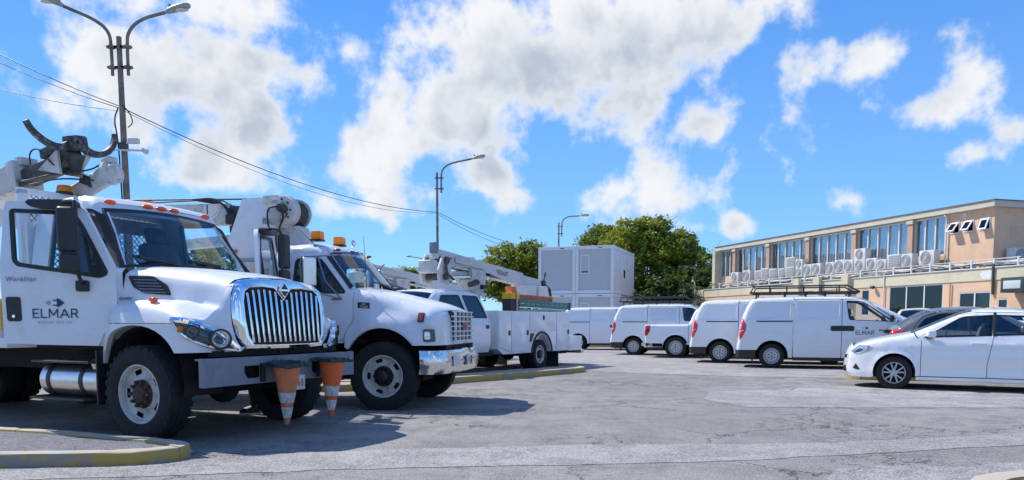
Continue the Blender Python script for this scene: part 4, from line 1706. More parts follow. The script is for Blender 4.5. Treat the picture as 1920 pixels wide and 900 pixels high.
    mb = MB()
    mb.prism([(hx - .50, hz - .20), (hx - .12, hz + .02), (hx - .08, hz - .28)], 'y', hy0 - .155, hy0 - .125)
    mb.prism([(hx - .50, hz - .20), (hx - .12, hz + .02), (hx - .08, hz - .28)], 'y', hy0 + .135, hy0 + .165)
    mb.prism([(hy0 + .13, hz), (hy0 + .21, hz - .02), (hy0 + .06, hz - .26)], 'x', hx - .05, hx + .0)
    mb.build('head_gusset', BOOMW, bo)
    mb = MB()
    mb.box((hx, hy0 + .005, hz + .10), (.17, .23, .17), Matrix.Rotation(R(6), 3, 'X'), .025)
    mb.box((hx + .02, hy0 + .02, hz + .17), (.12, .16, .05), Matrix.Rotation(R(6), 3, 'X'), .015)
    for p in ((-.08, 0), (0, .01), (.07, .02)):
        mb.cyl((hx + .085, hy0 + p[0], hz + .10 + p[1]), (hx + .10, hy0 + p[0], hz + .10 + p[1]), .022, None, 10)
    mb.build('horn_carrier', HORN, bo)
    for pts in ([(hy0 - .08, hz + .07), (hy0 - .18, hz + .015), (hy0 - .30, hz + .02), (hy0 - .44, hz + .08), (hy0 - .54, hz + .16), (hy0 - .595, hz + .245)],
                [(hy0 + .08, hz + .10), (hy0 + .16, hz + .03), (hy0 + .28, hz + .015), (hy0 + .40, hz + .055), (hy0 + .50, hz + .15), (hy0 + .545, hz + .26), (hy0 + .545, hz + .33)]):
        ln = smooth_line(pts, 2)
        n = len(ln)
        wd = [lerp(.05, .022, (i / (n - 1)) ** .8) for i in range(n)]
        rows = []
        for i, p in enumerate(ln):
            a, b = Vector(ln[max(i - 1, 0)]), Vector(ln[min(i + 1, n - 1)])
            tt = (b - a).normalized()
            nn = Vector((-tt.y, tt.x)) * wd[i]
            q0, q1 = Vector(p) + nn, Vector(p) - nn
            rows.append([(hx - .03, q0.x, q0.y), (hx + .03, q0.x, q0.y), (hx + .03, q1.x, q1.y), (hx - .03, q1.x, q1.y)])
        mb = MB()
        mb.loft(rows)
        mb.build('pole_horn', HORN, bo)
    mb = MB()
    mb.tube([(-2.5, -.6, 3.2), (-2.42, -.66, 3.33), (-2.3, -.64, 3.38), (-2.2, -.6, 3.28), (-2.1, -.58, 3.16), (-1.9, -.5, 3.08), (-1.7, -.38, 3.10), (-1.66, -.25, 3.2)], .010, 6, 2)
    mb.tube([(-2.9, -.55, 3.05), (-2.6, -.62, 3.0), (-2.2, -.60, 3.04), (-1.95, -.48, 3.10)], .013, 6, 2)
    mb.tube([(-2.9, -.50, 3.0), (-2.5, -.58, 2.96), (-2.1, -.52, 3.02), (-1.75, -.3, 3.0)], .010, 6, 2)
    mb.build('hose', BLACK, bo)
    mb = MB()
    mb.box((-1.95, -.22, 3.02), (.22, .12, .12), Matrix.Rotation(R(20), 3, 'Y'), .02)
    mb.build('sheave_block', GUNK, bo)
    mb = MB()
    mb.box((-2.35, -.42, bx(-2.35) + .16), (.26, .16, .12), Matrix.Rotation(R(-10), 3, 'Y'), .02)
    mb.build('sheave_block', GUNK, bo)
    return t


def make_cone(label, loc, m, tilt):
    """road cone hung upside down: square base on top, tip towards the ground"""
    t = thing('traffic_cone', label, 'traffic cone', loc, R(-26), 'traffic cones hung on the truck bumper')
    H = .66
    rad = lambda d: lerp(.165, .028, d / H)
    cuts = [0, .30, .415, .465, .585, H]
    for k, (a, b) in enumerate(zip(cuts, cuts[1:])):
        mb = MB()
        e = .002 if k in (1, 3) else 0
        n = 4
        mb.lathe([(rad(lerp(a, b, i / n)) + e, -lerp(a, b, i / n)) for i in range(n + 1)] + ([(0, -H)] if b == H else []), (0, 0, 0), (0, 0, 1), 28)
        mb.build('reflective_sleeve' if k in (1, 3) else 'cone_body', CONEW if k in (1, 3) else m, t, 60)
    mb = MB()
    mb.lathe([(.165, -.02), (.20, -.015), (.205, .02), (.175, .03), (.15, .012), (.105, -.2), (.02, -.5)], (0, 0, 0), (0, 0, 1), 28)
    for k in range(4):
        a = math.pi / 4 + k * math.pi / 2
        mb.box((math.cos(a) * .215, math.sin(a) * .215, .0), (.10, .09, .035), Matrix.Rotation(a, 3, 'Z'), .012)
    for k in range(12):
        a = 2 * math.pi * k / 12
        mb.box((math.cos(a) * .205, math.sin(a) * .205, .018), (.03, .035, .03), Matrix.Rotation(a, 3, 'Z'), .008)
    mb.build('cone_base', CONEB, t)
    t.scale = (.92, .92, 1.0)
    t.rotation_euler = (R(tilt[0]), R(tilt[1]), R(-26))
    return t


long_nose = make_long_nose()


def on_truck(x, y, z):
    a = R(-26)
    return (-3.43 + x * math.cos(a) - y * math.sin(a), 9.10 + x * math.sin(a) + y * math.cos(a), z)


make_cone('faded orange cone hung upside down beside the number plate', on_truck(1.20, -.235, .80), CONEF, (3, 4))
make_cone('brighter orange cone hung upside down at the far end of the grey bumper', on_truck(1.20, .525, .815), CONEO, (-2, 1))


# ------------------------------------------------------------------ snub-nose crane truck (second)
def make_snub_nose():
    t = thing('crane_truck', 'white snub-nose crane truck with dented chrome bumper, behind the long-nose truck', 'truck', (-1.645, 12.091, 0), R(-11))
    prof = smooth_line([(-1.80, .95), (-1.80, 2.2), (-1.76, 2.34), (-1.62, 2.41), (-1.3, 2.44), (-1.05, 2.40), (-.95, 2.34), (-.89, 2.24), (-.50, 1.765)], 1)

    def base(x, z):
        return interp(z, [(.9, 1.0), (1.7, 1.0), (2.2, .90), (2.5, .84)])
    s = Skin(prof, base, .10)
    A = lambda a, b: along(prof, a, b)
    win = rounded([(-1.42, 1.70), (-1.40, 2.19), (-1.02, 2.20), (-.60, 1.695)], [.04, .06, .08, .03], 3)
    side = A((-1.80, .96), (-.50, 1.765)) + [(-.475, 1.72), (-.475, 1.30), (-.60, 1.10), (-.64, .96)]
    door = [(-1.50, 1.0), (-1.50, 2.24), (-1.0, 2.25), (-.545, 1.72), (-.49, 1.60), (-.49, 1.30), (-.615, 1.10), (-.65, 1.0)]
    for sd in (-1, 1):
        mb = MB()
        s.drape(mb, side, sd, -.012, .09, .03, holes=[rounded(door, .02, 2)])
        mb.build('cab_side', WHITE, t, 40)
        mb = MB()
        s.drape(mb, rounded([(x * .998 - .002, z) for x, z in door], .03, 3), sd, 0, .08, .03, holes=[win], relief=lambda x, z: .010 * math.exp(-((z - 1.24) / .03) ** 2))
        d = mb.build('door', WHITE, t, 40)
        mb = MB()
        s.drape(mb, win, sd, -.012, .2, 0)
        mb.build('window', GLASS, d)
        mb = MB()
        s.strip(mb, win + [win[0]], .035, sd, .002, .01, .2)
        s.strip(mb, [(-.80, 2.0), (-.80, 1.70)], .03, sd, .0, .01, .2)
        mb.build('window_seal', BLACK, d)
        mb = MB()
        mb.box((-1.38, sd * 1.012, 1.45), (.16, .03, .05), None, .01)
        mb.build('handle', BLACK, d)
        # mirror on a tube frame
        mb = MB()
        y = sd * 1.34
        mb.tube([(-.72, sd * .95, 2.24), (-.90, sd * 1.2, 2.21), (-1.10, y, 2.19), (-1.12, y, 2.10), (-1.11, y, 1.75)], .012, 6)
        mb.tube([(-.92, sd * 1.2, 2.21), (-.78, sd * 1.28, 1.85), (-.64, sd * 1.04, 1.60)], .012, 6)
        mb.tube([(-1.11, y, 1.80), (-.95, sd * 1.3, 1.70), (-.64, sd * 1.04, 1.60)], .012, 6)
        mb.tube([(-.64, sd * 1.04, 1.60), (-.80, sd * 1.02, 1.60)], .014, 6)
        fr = mb.build('mirror_frame', GREYP, d)
        mb = MB()
        mb.box((-.985, y, 1.98), (.06, .19, .40), Matrix.Rotation(R(sd * 62), 3, 'Z'), .028, 3)
        mb.build('mirror', ALU, fr)
    for nm, a, b, cr in (('back_wall', (-1.80, .96), (-1.80, 1.6), 0), ('back_wall', (-1.80, 2.15), (-1.74, 2.36), 0), ('roof', (-1.74, 2.36), (-.90, 2.26), .05)):
        mb = MB()
        s.span(mb, A(a, b), cr, 14)
        mb.build(nm, WHITE, t, 40)
    for sd in (-1, 1):
        mb = MB()
        mb.box((-1.79, sd * .78, 1.88), (.03, .36, .60))
        mb.build('back_wall', WHITE, t)
    mb = MB()
    mb.box((-1.79, 0, 1.88), (.006, 1.2, .56))
    mb.build('rear_window', GLASS, t)
    mb = MB()
    s.span(mb, A((-.90, 2.26), (-.50, 1.765)), .16, 18, -.01)
    mb.build('windscreen', GLASSW, t)
    mb = MB()
    for sd in (-1, 1):
        s.strip(mb, [(-.915, 2.25), (-.515, 1.765)], .05, sd, .006, .03, .2)
    s.span(mb, [(-.915, 2.285), (-.895, 2.25)], .13, 16, .004)
    mb.build('windscreen_seal', BLACK, t)
    for y0, y1 in ((-.1, -.62), (.62, .10)):
        mb = MB()
        mb.tube([(-.22, y0, 1.80), (-.26, lerp(y0, y1, .5), 1.84), (-.31, y1, 1.86)], .012, 6)
        mb.build('wiper', BLACK, t)
    for y in (-.62, -.17, .0, .17, .62):
        mb = MB()
        mb.ball((-.935 + .10 * (1 - y * y), y, 2.335 + .02 * (1 - y * y)), .05, 12, (1.2, .85, .42))
        mb.build('marker_light', mat('dull_marker_lens', (.30, .055, .025), .3, coat=.4), t)
    for y in (-.70, .10):
        mb = MB()
        mb.box((-1.15, y, 2.485), (.17, .17, .03), None, .008)
        b = mb.build('beacon', BLACK, t)
        mb = MB()
        mb.prism([(-.075, -.075), (.075, -.075), (.075, .075), (-.075, .075)], 'z', 2.50, 2.62, .02)
        for v in mb.bm.verts:
            v.co = Vector((v.co.x * (1 - (v.co.z - 2.5) * .5) - 1.15, v.co.y * (1 - (v.co.z - 2.5) * .5) + y, v.co.z))
        mb.build('lens', lens('beacon_yellow', (.90, .42, .01)) if 'beacon_yellow' not in MATS else MATS['beacon_yellow'], b)
    mb = MB()
    mb.ball((-1.0, .30, 2.53), .04, 10, (1, .8, 1.6))
    mb.build('spot_lamp', CHROME, t)
    for a_, b_ in (((-.30, -.92, 1.75), (-.33, -.93, 2.50)), ((-1.1, -.85, 2.38), (-1.35, -.87, 2.62))):
        mb = MB()
        mb.cyl(a_, b_, .006, .003, 6)
        mb.build('antenna', BLACK, t)
    # front clip
    fp = smooth_line([(-.52, 1.765), (-.2, 1.70), (.3, 1.59), (.58, 1.52), (.73, 1.46), (.81, 1.37), (.845, 1.2), (.85, .93)], 2)

    def fb(x, z):
        w = interp(x, [(-.5, 1.03), (.0, 1.08), (.4, 1.10), (.70, 1.09), (.86, 1.0)])
        w -= .26 * sstep(z, 1.22, 1.75) * sstep(x, -.55, .55) + .03 * sstep(-x, .2, .5)
        return w
    fs = Skin(fp, fb, .14)

    def rel(x, z):
        r = math.hypot(x + .02, z - .58)
        return .055 * sstep(r, .88, .66) + .016 * math.exp(-((r - .625) / .03) ** 2)
    FA = lambda a, b: along(fp, a, b)
    sidep = [(-.465, 1.30), (-.465, 1.75)] + FA((-.47, 1.755), (.85, .935)) + [(.56, .935)] + arc(-.02, .58, .60, .60, 36, 151, 16) + [(-.60, .90), (-.60, 1.09)]
    for sd in (-1, 1):
        mb = MB()
        fs.drape(mb, sidep, sd, 0, .05, .06, relief=rel)
        mb.build('front_wing', WHITE, t, 50)
        mb = MB()
        fs.drape(mb, rounded([(.615, .985), (.775, .985), (.765, 1.165), (.615, 1.165)], .02, 2), sd, .004 + .03, .05, .03)
        hl = mb.build('headlight', LAMPD, t)
        mb = MB()
        fs.drape(mb, rounded([(.635, 1.02), (.72, 1.02), (.715, 1.13), (.635, 1.13)], .02, 2), sd, .040, .05, .01)
        mb.build('lens', LAMP, hl)
        mb = MB()
        fs.drape(mb, rounded([(.54, 1.28), (.60, 1.28), (.60, 1.385), (.54, 1.385)], .012, 2), sd, .030, .05, .03)
        ts = mb.build('turn_signal', mat('dull_marker_lens', (.30, .055, .025), .3, coat=.4), t)
        mb = MB()
        fs.drape(mb, rounded([(.525, 1.265), (.615, 1.265), (.615, 1.40), (.525, 1.40)], .012, 2), sd, .022, .05, .02)
        mb.build('lamp_surround', BLACK, ts)
        mb = MB()
        fs.drape(mb, rounded([(-.405, 1.47), (-.215, 1.46), (-.215, 1.545), (-.405, 1.555)], .01, 2), sd, .005, .05, .004)
        bd = mb.build('badge', BLACK, t)
        if sd < 0:
            yb = -(fs.hw(-.31, 1.50) + .012)
            text('badge_lettering', '7500', PLATE, bd, .12, .034, basis((-.36, yb, 1.472), (1, 0, -.05), (0, -.12, 1)), .01)
            text('badge_lettering', 'GMC', PLATE, bd, .07, .024, basis((-.335, yb, 1.515), (1, 0, -.05), (0, -.12, 1)), .01)
    mb = MB()
    fs.span(mb, FA((-.49, 1.757), (.77, 1.42)), .045, 20)
    mb.build('bonnet', WHITE, t, 50)
    mb = MB()
    fs.span(mb, FA((.77, 1.42), (.85, .935)), .03, 24)
    mb.build('front_panel', WHITE, t, 50)
    mb = MB()
    mb.box((.845, 0, 1.205), (.10, .96, .46), None, .02)
    g = mb.build('grille', BLACK, t)
    for k in range(7):
        mb = MB()
        mb.box((.905, 0, .985 + .073 * k), (.06, 1.16 if k not in (0, 6) else 1.04, .018), None, .005)
        mb.build('grille_bar', WHITE, g)
    for k in range(5):
        mb = MB()
        mb.box((.902, -.46 + .23 * k, 1.204), (.05, .028, .45), None, .005)
        mb.build('grille_bar', WHITE, g)
    text('grille_lettering', 'GMC', REDTXT, g, .26, .085, basis((.944, -.13, 1.165), (0, 1, 0), (0, 0, 1)), .03)
    mb = MB()
    mb.box((.936, 0, 1.208), (.012, .30, .115), None, .006)
    mb.build('grille_badge', mat('dull_red_badge', (.25, .12, .12), .4), g)
    # dented chrome bumper, wrapping round the corners
    path = smooth_line([(.56, -1.16), (.74, -1.155), (.86, -1.08), (.92, -.75), (.945, -.35), (.95, 0), (.945, .35), (.92, .75), (.86, 1.08), (.74, 1.155), (.56, 1.16)], 2)
    dn = random.Random(4)
    rows = []
    for k, (x, y) in enumerate(path):
        col = []
        for j in range(9):
            f = j / 8
            z = lerp(.525, .86, f) + (.02 * math.exp(-(y / .12) ** 2) if f > .8 else 0)
            bul = .035 * math.sin(math.pi * f) + dn.uniform(-.006, .006)
            n = Vector((x, y * .55)).normalized()
            col.append((x + n.x * bul, y + n.y * bul, z))
        rows.append([(rows_x - .05, yy, zz) for rows_x, yy, zz in col[:1]] + col + [(c[0] - .07, c[1] * .97, c[2]) for c in col[-1:]])
    mb = MB()
    mb.grid(rows)
    bp = mb.build('bumper', CHROMEW, t, 70)
    for y in (-.17, .17):
        mb = MB()
        mb.box((.97, y, .685), (.04, .13, .13), None, .01)
        mb.build('tow_opening', BLACK, bp)
    mb = MB()
    mb.box((.988, 0, .695), (.02, .19, .16), None, .004)
    pl = mb.build('licence_plate', PLATE, t)
    text('plate_lettering', '132', REDTXT, pl, .11, .07, basis((1.0, -.05, .66), (0, 1, 0), (0, 0, 1)), .02)
    mb = MB()
    mb.box((.968, -.62, .70), (.012, .26, .15), Matrix.Rotation(R(-5), 3, 'Z'))
    st = mb.build('bumper_sticker', PLATE, bp)
    mb = MB()
    for k in range(3):
        mb.box((.977, -.66 + .02 * (k % 2), .735 - .03 * k), (.006, .12, .010), Matrix.Rotation(R(-9), 3, 'Z'))
    mb.build('sticker_print', GREYTXT, st, 0)
    # running gear
    for sd in (-1, 1):
        wheel_truck(t, 0, sd * 1.0, .50, .28, sd, False)
        duals(t, -4.9, .96, .50, .26, sd)
        mb = MB()
        mb.box((-1.2, sd * .86, .58), (.9, .36, .36), None, .03)
        mb.build('tool_locker', BLACK, t)
    axle(t, 0, .49, .92)
    axle(t, -4.9, .49, .9)
    frame_rails(t, -6.6, .9, .66, .90)
    mb = MB()
    mb.box((.10, 0, 1.0), (1.1, .9, .7), None, .05)
    lining(mb, -.02, .56, .62, .60, 1.05)
    mb.box((-1.1, 0, .98), (1.5, 1.8, .08))
    mb.box((.80, 0, .90), (.12, 1.6, .07))
    mb.build('engine', DARK, t)
    mb = MB()
    for y in (-.5, .5):
        seat(mb, -1.30, y, 1.35, 1.05)
    mb.build('seats', SEATM, t)
    mb = MB()
    mb.box((-.62, 0, 1.55), (.45, 1.8, .30), None, .08)
    mb.tube([(-.90 - .08 * math.sin(a), .48 + .21 * math.cos(a), 1.68 + .19 * math.sin(a)) for a in [2 * math.pi * i / 24 for i in range(25)]], .016, 6)
    mb.tube([(-.68, -.52, 1.74), (-.68, -.62, 1.86), (-.68, -.66, 1.74)], .014, 6, 2)
    mb.build('dashboard', DASH, t)
    # deck, crane turret, boom laid back along the deck, winch
    mb = MB()
    mb.box((-4.3, 0, 1.0), (4.8, 2.3, .12), None, .01)
    for sd in (-1, 1):
        mb.box((-4.6, sd * .98, 1.28), (3.8, .40, .45), None, .01)
    mb.build('deck', WHITE, t)
    mb = MB()
    mb.cyl((-2.35, 0, 1.05), (-2.35, 0, 2.1), .33, .30, 24)
    mb.cyl((-2.35, 0, 2.1), (-2.35, 0, 2.2), .48, None, 28)
    mb.build('pedestal', BOOMW, t)
    mb = MB()
    for sd in (-1, 1):
        mb.prism([(-2.92, 2.42), (-2.60, 3.20), (-2.24, 3.22), (-2.02, 2.74), (-1.95, 2.2), (-2.70, 2.2)], 'y', sd * .30, sd * .24, .008)
    mb.box((-2.35, 0, 2.24), (.7, .6, .10), None, .01)
    mb.prism([(-2.60, 3.16), (-2.24, 3.18), (-2.05, 2.80), (-2.08, 2.78), (-2.26, 3.15), (-2.60, 3.13)], 'y', -.26, .26)
    mb.build('turret', WHITE, t)
    mb = MB()
    mb.box((-2.76, -.30, 2.385), (.12, .05, .05), None, .01)
    mb.build('side_lamp', ORANGE, t)
    bz = lambda x: 3.005 - (x + 3.0) * .012
    mb = MB()
    mb.bar((-7.2, 0, bz(-7.2)), (-2.92, 0, bz(-2.92)), .34, .315, .012)
    bo = mb.build('boom', BOOMW, t)
    mb = MB()
    mb.bar((-6.9, 0, bz(-7) - .02), (-7.9, 0, bz(-7.9) - .02), .24, .22, .01)
    mb.build('inner_boom', BOOMW, bo)
    mb = MB()
    mb.bar((-2.95, 0, bz(-3)), (-2.62, 0, bz(-2.6)), .26, .25, .01)
    mb.build('boom_root', GUNK, bo)
    mb = MB()
    mb.prism([(-3.35, bz(-3) - .02)] + [(-3.30 + .26 * math.cos(R(a)), bz(-3) + .15 + .26 * math.sin(R(a))) for a in (-95, -75, -55, -35, -15, 0)] + [(-3.35, bz(-3) + .15)], 'y', -.180, -.172)
    mb.build('angle_scale', PLATE, bo)
    mb = MB()
    for k in range(10):
        a = R(-90 + 9 * k)
        mb.box((-3.30 + .225 * math.cos(a), -.1815, bz(-3) + .15 + .225 * math.sin(a)), (.022, .002, .008), Matrix.Rotation(-a, 3, 'Y'))
    mb.box((-3.285, -.183, bz(-3) + .07), (.018, .004, .15))
    mb.build('scale_marks', BLACK, bo, 0)
    mb = MB()
    mb.bar((-3.9, -.05, 2.52), (-2.82, -.05, 2.60), .15, .16, .02)
    mb.build('lift_cylinder', BOOMW, bo)
    mb = MB()
    for q in range(5):
        y = -.24 + .03 * q
        mb.tube([(-3.5, y, bz(-3.4) + .22), (-3.1, y, bz(-3) + .24 - .02 * q), (-2.93, y, bz(-3) + .10), (-2.85 + .02 * q, y, bz(-3) - .10), (-2.78, y + .02, 2.72)], .014, 6, 2)
    mb.tube([(-7.4, -.1, 3.24), (-5.6, -.1, 3.20), (-3.6, -.1, 3.235), (-3.1, -.1, 3.24), (-2.9, -.1, 3.14)], .012, 6, 1)
    mb.box((-2.85, -.22, 2.90), (.16, .08, .16), None, .02)
    mb.box((-2.80, -.22, 2.74), (.12, .08, .12), None, .02)
    mb.build('hose', BLACK, bo)
    mb = MB()
    mb.cyl((-8.2, .05, 3.37), (-2.05, .05, 3.245), .014, None, 6)
    mb.build('winch_rope', BLACK, bo)
    c = Vector((-1.92, 0, 3.0))
    mb = MB()
    mb.lathe([(0, -.36), (.20, -.36), (.23, -.34), (.235, -.22), (.25, -.21), (.25, -.17), (.0, -.17)], c, (0, 1, 0), 28)
    mb.lathe([(.0, .18), (.25, .18), (.25, .22), (0, .22)], c, (0, 1, 0), 28)
    mb.bar((-2.22, -.30, 3.18), (-1.95, -.30, 3.18), .10, .12, .02)
    mb.bar((-2.28, -.26, 2.86), (-1.85, -.26, 2.80), .08, .14, .02)
    wn = mb.build('winch', BOOMW, t)
    mb = MB()
    mb.lathe([(.20, -.17)] + [(.205 + .012 * (k % 2), -.17 + .35 * k / 24) for k in range(25)] + [(.2, .18)], c, (0, 1, 0), 28)
    mb.build('rope_drum', GUNK, wn)
    mb = MB()
    for k in range(9):
        a = 2 * math.pi * k / 9
        p = c + Vector((.17 * math.cos(a), -.36, .17 * math.sin(a)))
        mb.cyl(p, p + Vector((0, -.02, 0)), .018, None, 6)
    for a0, a1, rr in ((20, 80, .11), (130, 170, .14), (210, 260, .10), (300, 340, .13)):
        mb.tube([c + Vector((rr * math.cos(R(a)), -.365, rr * math.sin(R(a)))) for a in (a0, (a0 + a1) / 2, a1)], .010, 6)
    mb.build('winch_bolts', RUST, wn)
    mb = MB()
    mb.prism([(c.x - .20, c.z - .02), (c.x - .10, c.z + .17), (c.x + .06, c.z + .14), (c.x + .02, c.z + .02), (c.x + .10, c.z - .08), (c.x - .02, c.z - .19), (c.x - .16, c.z - .14)], 'y', -.365, -.43, .012)
    mb.build('gearbox_cover', BOOMW, wn)
    mb = MB()
    mb.cyl((c.x + .06, -.36, c.z + .02), (c.x + .06, -.50, c.z + .02), .07, .06, 14)
    mb.build('winch_motor', GUNK, wn)
    mb = MB()
    mb.tube([(c.x + .06, -.50, c.z), (c.x + .14, -.52, c.z - .12), (c.x + .05, -.48, c.z - .26), (c.x - .08, -.40, c.z - .42), (c.x - .05, -.34, c.z - .70)], .018, 6, 2)
    mb.tube([(c.x + .03, -.50, c.z + .04), (c.x - .12, -.54, c.z + .02), (c.x - .16, -.48, c.z - .2), (c.x - .12, -.40, c.z - .5)], .016, 6, 2)
    mb.build('winch_hose', BLACK, wn)
    mb = MB()
    mb.prism([(-2.12, 2.75), (-1.72, 2.78), (-1.62, 2.6), (-1.66, 2.2), (-1.80, 2.2), (-2.05, 2.5)], 'y', -.20, .20, .02)
    mb.build('winch_bracket', BOOMW, wn)
    return t


snub_nose = make_snub_nose()


# ------------------------------------------------------------------ crew-cab bucket trucks
def make_bucket_truck():
    """x = 0 at the rear axle, nose towards +x; left side carries the lockers"""
    t = thing('bucket_truck', 'x', 'truck')
    prof = smooth_line([(2.50, .48), (2.52, 1.3), (2.66, 1.72), (2.78, 1.93), (2.95, 2.0), (3.4, 2.035), (4.0, 2.03), (4.55, 1.98), (4.75, 1.90), (5.30, 1.38), (5.42, 1.32), (6.1, 1.24), (6.3, 1.12), (6.34, .8), (6.30, .5)], 2)

    def base(x, z):
        w = interp(z, [(.4, .93), (.7, 1.0), (1.2, 1.0), (1.36, .97), (1.95, .80), (2.1, .76)])
        if x > 5.6:
            w -= .12 * ((x - 5.6) / .74) ** 2
        return w
    s = Skin(prof, base, .08)
    A = lambda a, b: along(prof, a, b)
    w1 = rounded([(2.68, 1.385), (2.92, 1.90), (3.58, 1.905), (3.42, 1.385)], .05, 3)
    w2 = rounded([(3.56, 1.385), (3.72, 1.905), (4.45, 1.88), (4.85, 1.385)], .05, 3)
    doors = [('rear_door', [(2.60, .60), (2.57, 1.33), (2.86, 1.95), (3.64, 1.955), (3.49, 1.36), (3.49, .60)], w1), ('front_door', [(3.50, .60), (3.50, 1.36), (3.655, 1.955), (4.50, 1.925), (4.95, 1.36), (4.80, .95), (4.72, .60)], w2)]
    shell = A((2.50, .50), (5.28, 1.40)) + [(5.0, 1.34), (4.84, .95), (4.76, .56)]
    for sd in (-1, 1):
        mb = MB()
        s.drape(mb, shell, sd, -.012, .10, .03, holes=[[(2.61, .61), (2.58, 1.33), (2.87, 1.94), (4.49, 1.915), (4.94, 1.36), (4.79, .95), (4.71, .61)]])
        mb.build('cab_side', WHITE, t, 50)
        for nm, poly, wn in doors:
            mb = MB()
            s.drape(mb, rounded(poly, .03, 2), sd, 0, .10, .025, holes=[wn], relief=lambda x, z: .010 * math.exp(-((z - .80) / .03) ** 2) + .008 * math.exp(-((z - 1.20) / .03) ** 2))
            d = mb.build(nm, WHITE, t, 50)
            mb = MB()
            s.drape(mb, wn, sd, -.010, .2, 0)
            mb.build('window', GLASST, d)
            mb = MB()
            s.strip(mb, wn + [wn[0]], .03, sd, .002, .01, .2)
            mb.build('window_seal', BLACK, d)
            mb = MB()
            hx = min(p[0] for p in poly) + .11
            mb.box((hx + .05, sd * 1.008, 1.16), (.13, .03, .09), None, .012)
            mb.build('handle', BLACK, d)
        mb = MB()
        fw = [(4.86, .95), (5.02, 1.34), (5.28, 1.395)] + A((5.30, 1.38), (6.30, .52)) + [(5.95, .52)] + arc(5.45, .42, .50, .50, 10, 165, 14) + [(4.80, .60)]
        s.drape(mb, fw, sd, .01, .08, .05)
        mb.build('front_wing', WHITE, t, 50)
    for nm, a, b, cr, m in (('back_wall', (2.50, .5), (2.80, 1.95), 0, WHITE), ('roof', (2.80, 1.95), (4.68, 1.94), .04, WHITE), ('windscreen', (4.68, 1.94), (5.34, 1.36), .07, GLASST), ('bonnet', (5.34, 1.36), (6.25, 1.17), .05, WHITE), ('front_panel', (6.25, 1.17), (6.30, .52), .05, WHITE)):
        mb = MB()
        s.span(mb, A(a, b), cr, 14)
        mb.build(nm, m, t, 50)
    mb = MB()
    mb.box((6.37, 0, .93), (.05, 1.1, .34), None, .02)
    mb.box((6.42, 0, .56), (.12, 1.9, .2), None, .03)
    mb.build('grille', BLACK, t)
    # service body lockers
    mb = MB()
    for sd in (-1, 1):
        y = sd * .88
        mb.prism([(-1.75, .46), (-1.75, 1.565), (2.36, 1.565), (2.36, .60), (2.1, .46), (.56, .46)] + [(.55 * math.cos(R(a)), .40 + .55 * math.sin(R(a))) for a in range(10, 171, 16)] + [(-.56, .46)], 'y', y - .20, y + .20)
    mb.box((.3, 0, .75), (4.1, 1.5, .08))
    mb.prism([(-2.62, .44), (-2.66, .87), (-1.76, .87), (-1.76, .44)], 'y', -1.07, 1.07, .01)
    body = mb.build('service_body', WHITE, t, 30)
    for sd in (-1, 1):
        y = sd * 1.084
        for poly in ([(1.72, .50), (2.33, .66), (2.33, 1.53), (1.72, 1.53)], [(.75, .50), (1.69, .50), (1.69, 1.53), (.75, 1.53)], [(-.85, 1.05), (.72, 1.05), (.72, 1.53), (-.85, 1.53)], [(-1.72, .50), (-.88, .50), (-.88, 1.53), (-1.72, 1.53)]):
            mb = MB()
            mb.prism(rounded(poly, .015, 2), 'y', y - sd * .004, y + sd * .014, .004)
            d = mb.build('locker_door', WHITE, body)
            mb = MB()
            cx = sum(p[0] for p in poly) / 4
            zz = 1.40 if poly[0][1] > 1 else 1.0
            xx = cx if poly[0][1] > 1 else min(p[0] for p in poly) + .10
            mb.box((xx, y + sd * .02, zz), (.085, .02, .13), None, .008)
            mb.build('latch', BLACK, d)
        mb = MB()
        mb.tube([(.60 * math.cos(R(a)), sd * 1.08, .40 + .60 * math.sin(R(a))) for a in range(5, 176, 10)], .035, 8)
        mb.build('arch_lip', BLACK, body)
        mb = MB()
        mb.box((-1.05, sd * .86, .30), (.03, .40, .62))
        mb.build('mud_flap', BLACK, t)
        duals(t, 0, .93, .405, .225, sd)
        wheel_truck(t, 5.45, sd * .90, .405, .24, sd, False)
        mb = MB()
        mb.prism([(.66, .98), (.45, .98), (.62, .75), (.72, .75)], 'y', sd * 1.082, sd * 1.092)
        mb.build('reflector_panel', BLACK, body)
    mb = MB()
    mb.box((-2.72, 0, .40), (.18, 2.12, .12), None, .01)
    mb.build('rear_bumper', ALU, t)
    mb = MB()
    mb.box((-1.6, 0, .40), (1.9, 1.2, .14))
    mb.build('tail_frame', DARK, t)
    mb = MB()
    mb.box((3.4, 0, .50), (2.0, 1.9, .12))
    mb.build('underbody', DARK, t)
    mb = MB()
    lining(mb, 5.45, .42, .52, .55, .95)
    mb.build('wheel_housing', DARK, t)
    frame_rails(t, -2.6, 6.2, .48, .68, .40)
    axle(t, 0, .40, .8)
    axle(t, 5.45, .40, .8)
    mb = MB()
    for x in (3.1, 4.1):
        for y in (-.45, .45):
            seat(mb, x, y, 1.05)
    mb.build('seats', SEATM, t)
    # aerial device: pedestal, elbow over the cab, boom falling back to the bucket
    mb = MB()
    mb.cyl((1.95, .05, .80), (1.95, .05, 1.95), .24, .22, 20)
    mb.cyl((1.95, .05, 1.95), (1.95, .05, 2.03), .36, None, 24)
    mb.cyl((1.95, .05, 2.03), (1.95, .05, 2.12), .30, None, 24)
    mb.build('pedestal', BOOMW, t)
    mb = MB()
    mb.prism([(1.70, 2.12), (2.25, 2.12), (2.35, 2.62), (1.65, 2.62)], 'y', -.20, .30, .02)
    tr = mb.build('turret', BOOMW, t)
    mb = MB()
    mb.cyl((2.15, .34, 2.30), (2.50, .34, 2.22), .075, None, 14)
    mb.cyl((1.75, .34, 2.18), (1.95, .34, 2.18), .065, None, 14)
    mb.build('hydraulic_motor', BLACK, tr)
    mb = MB()
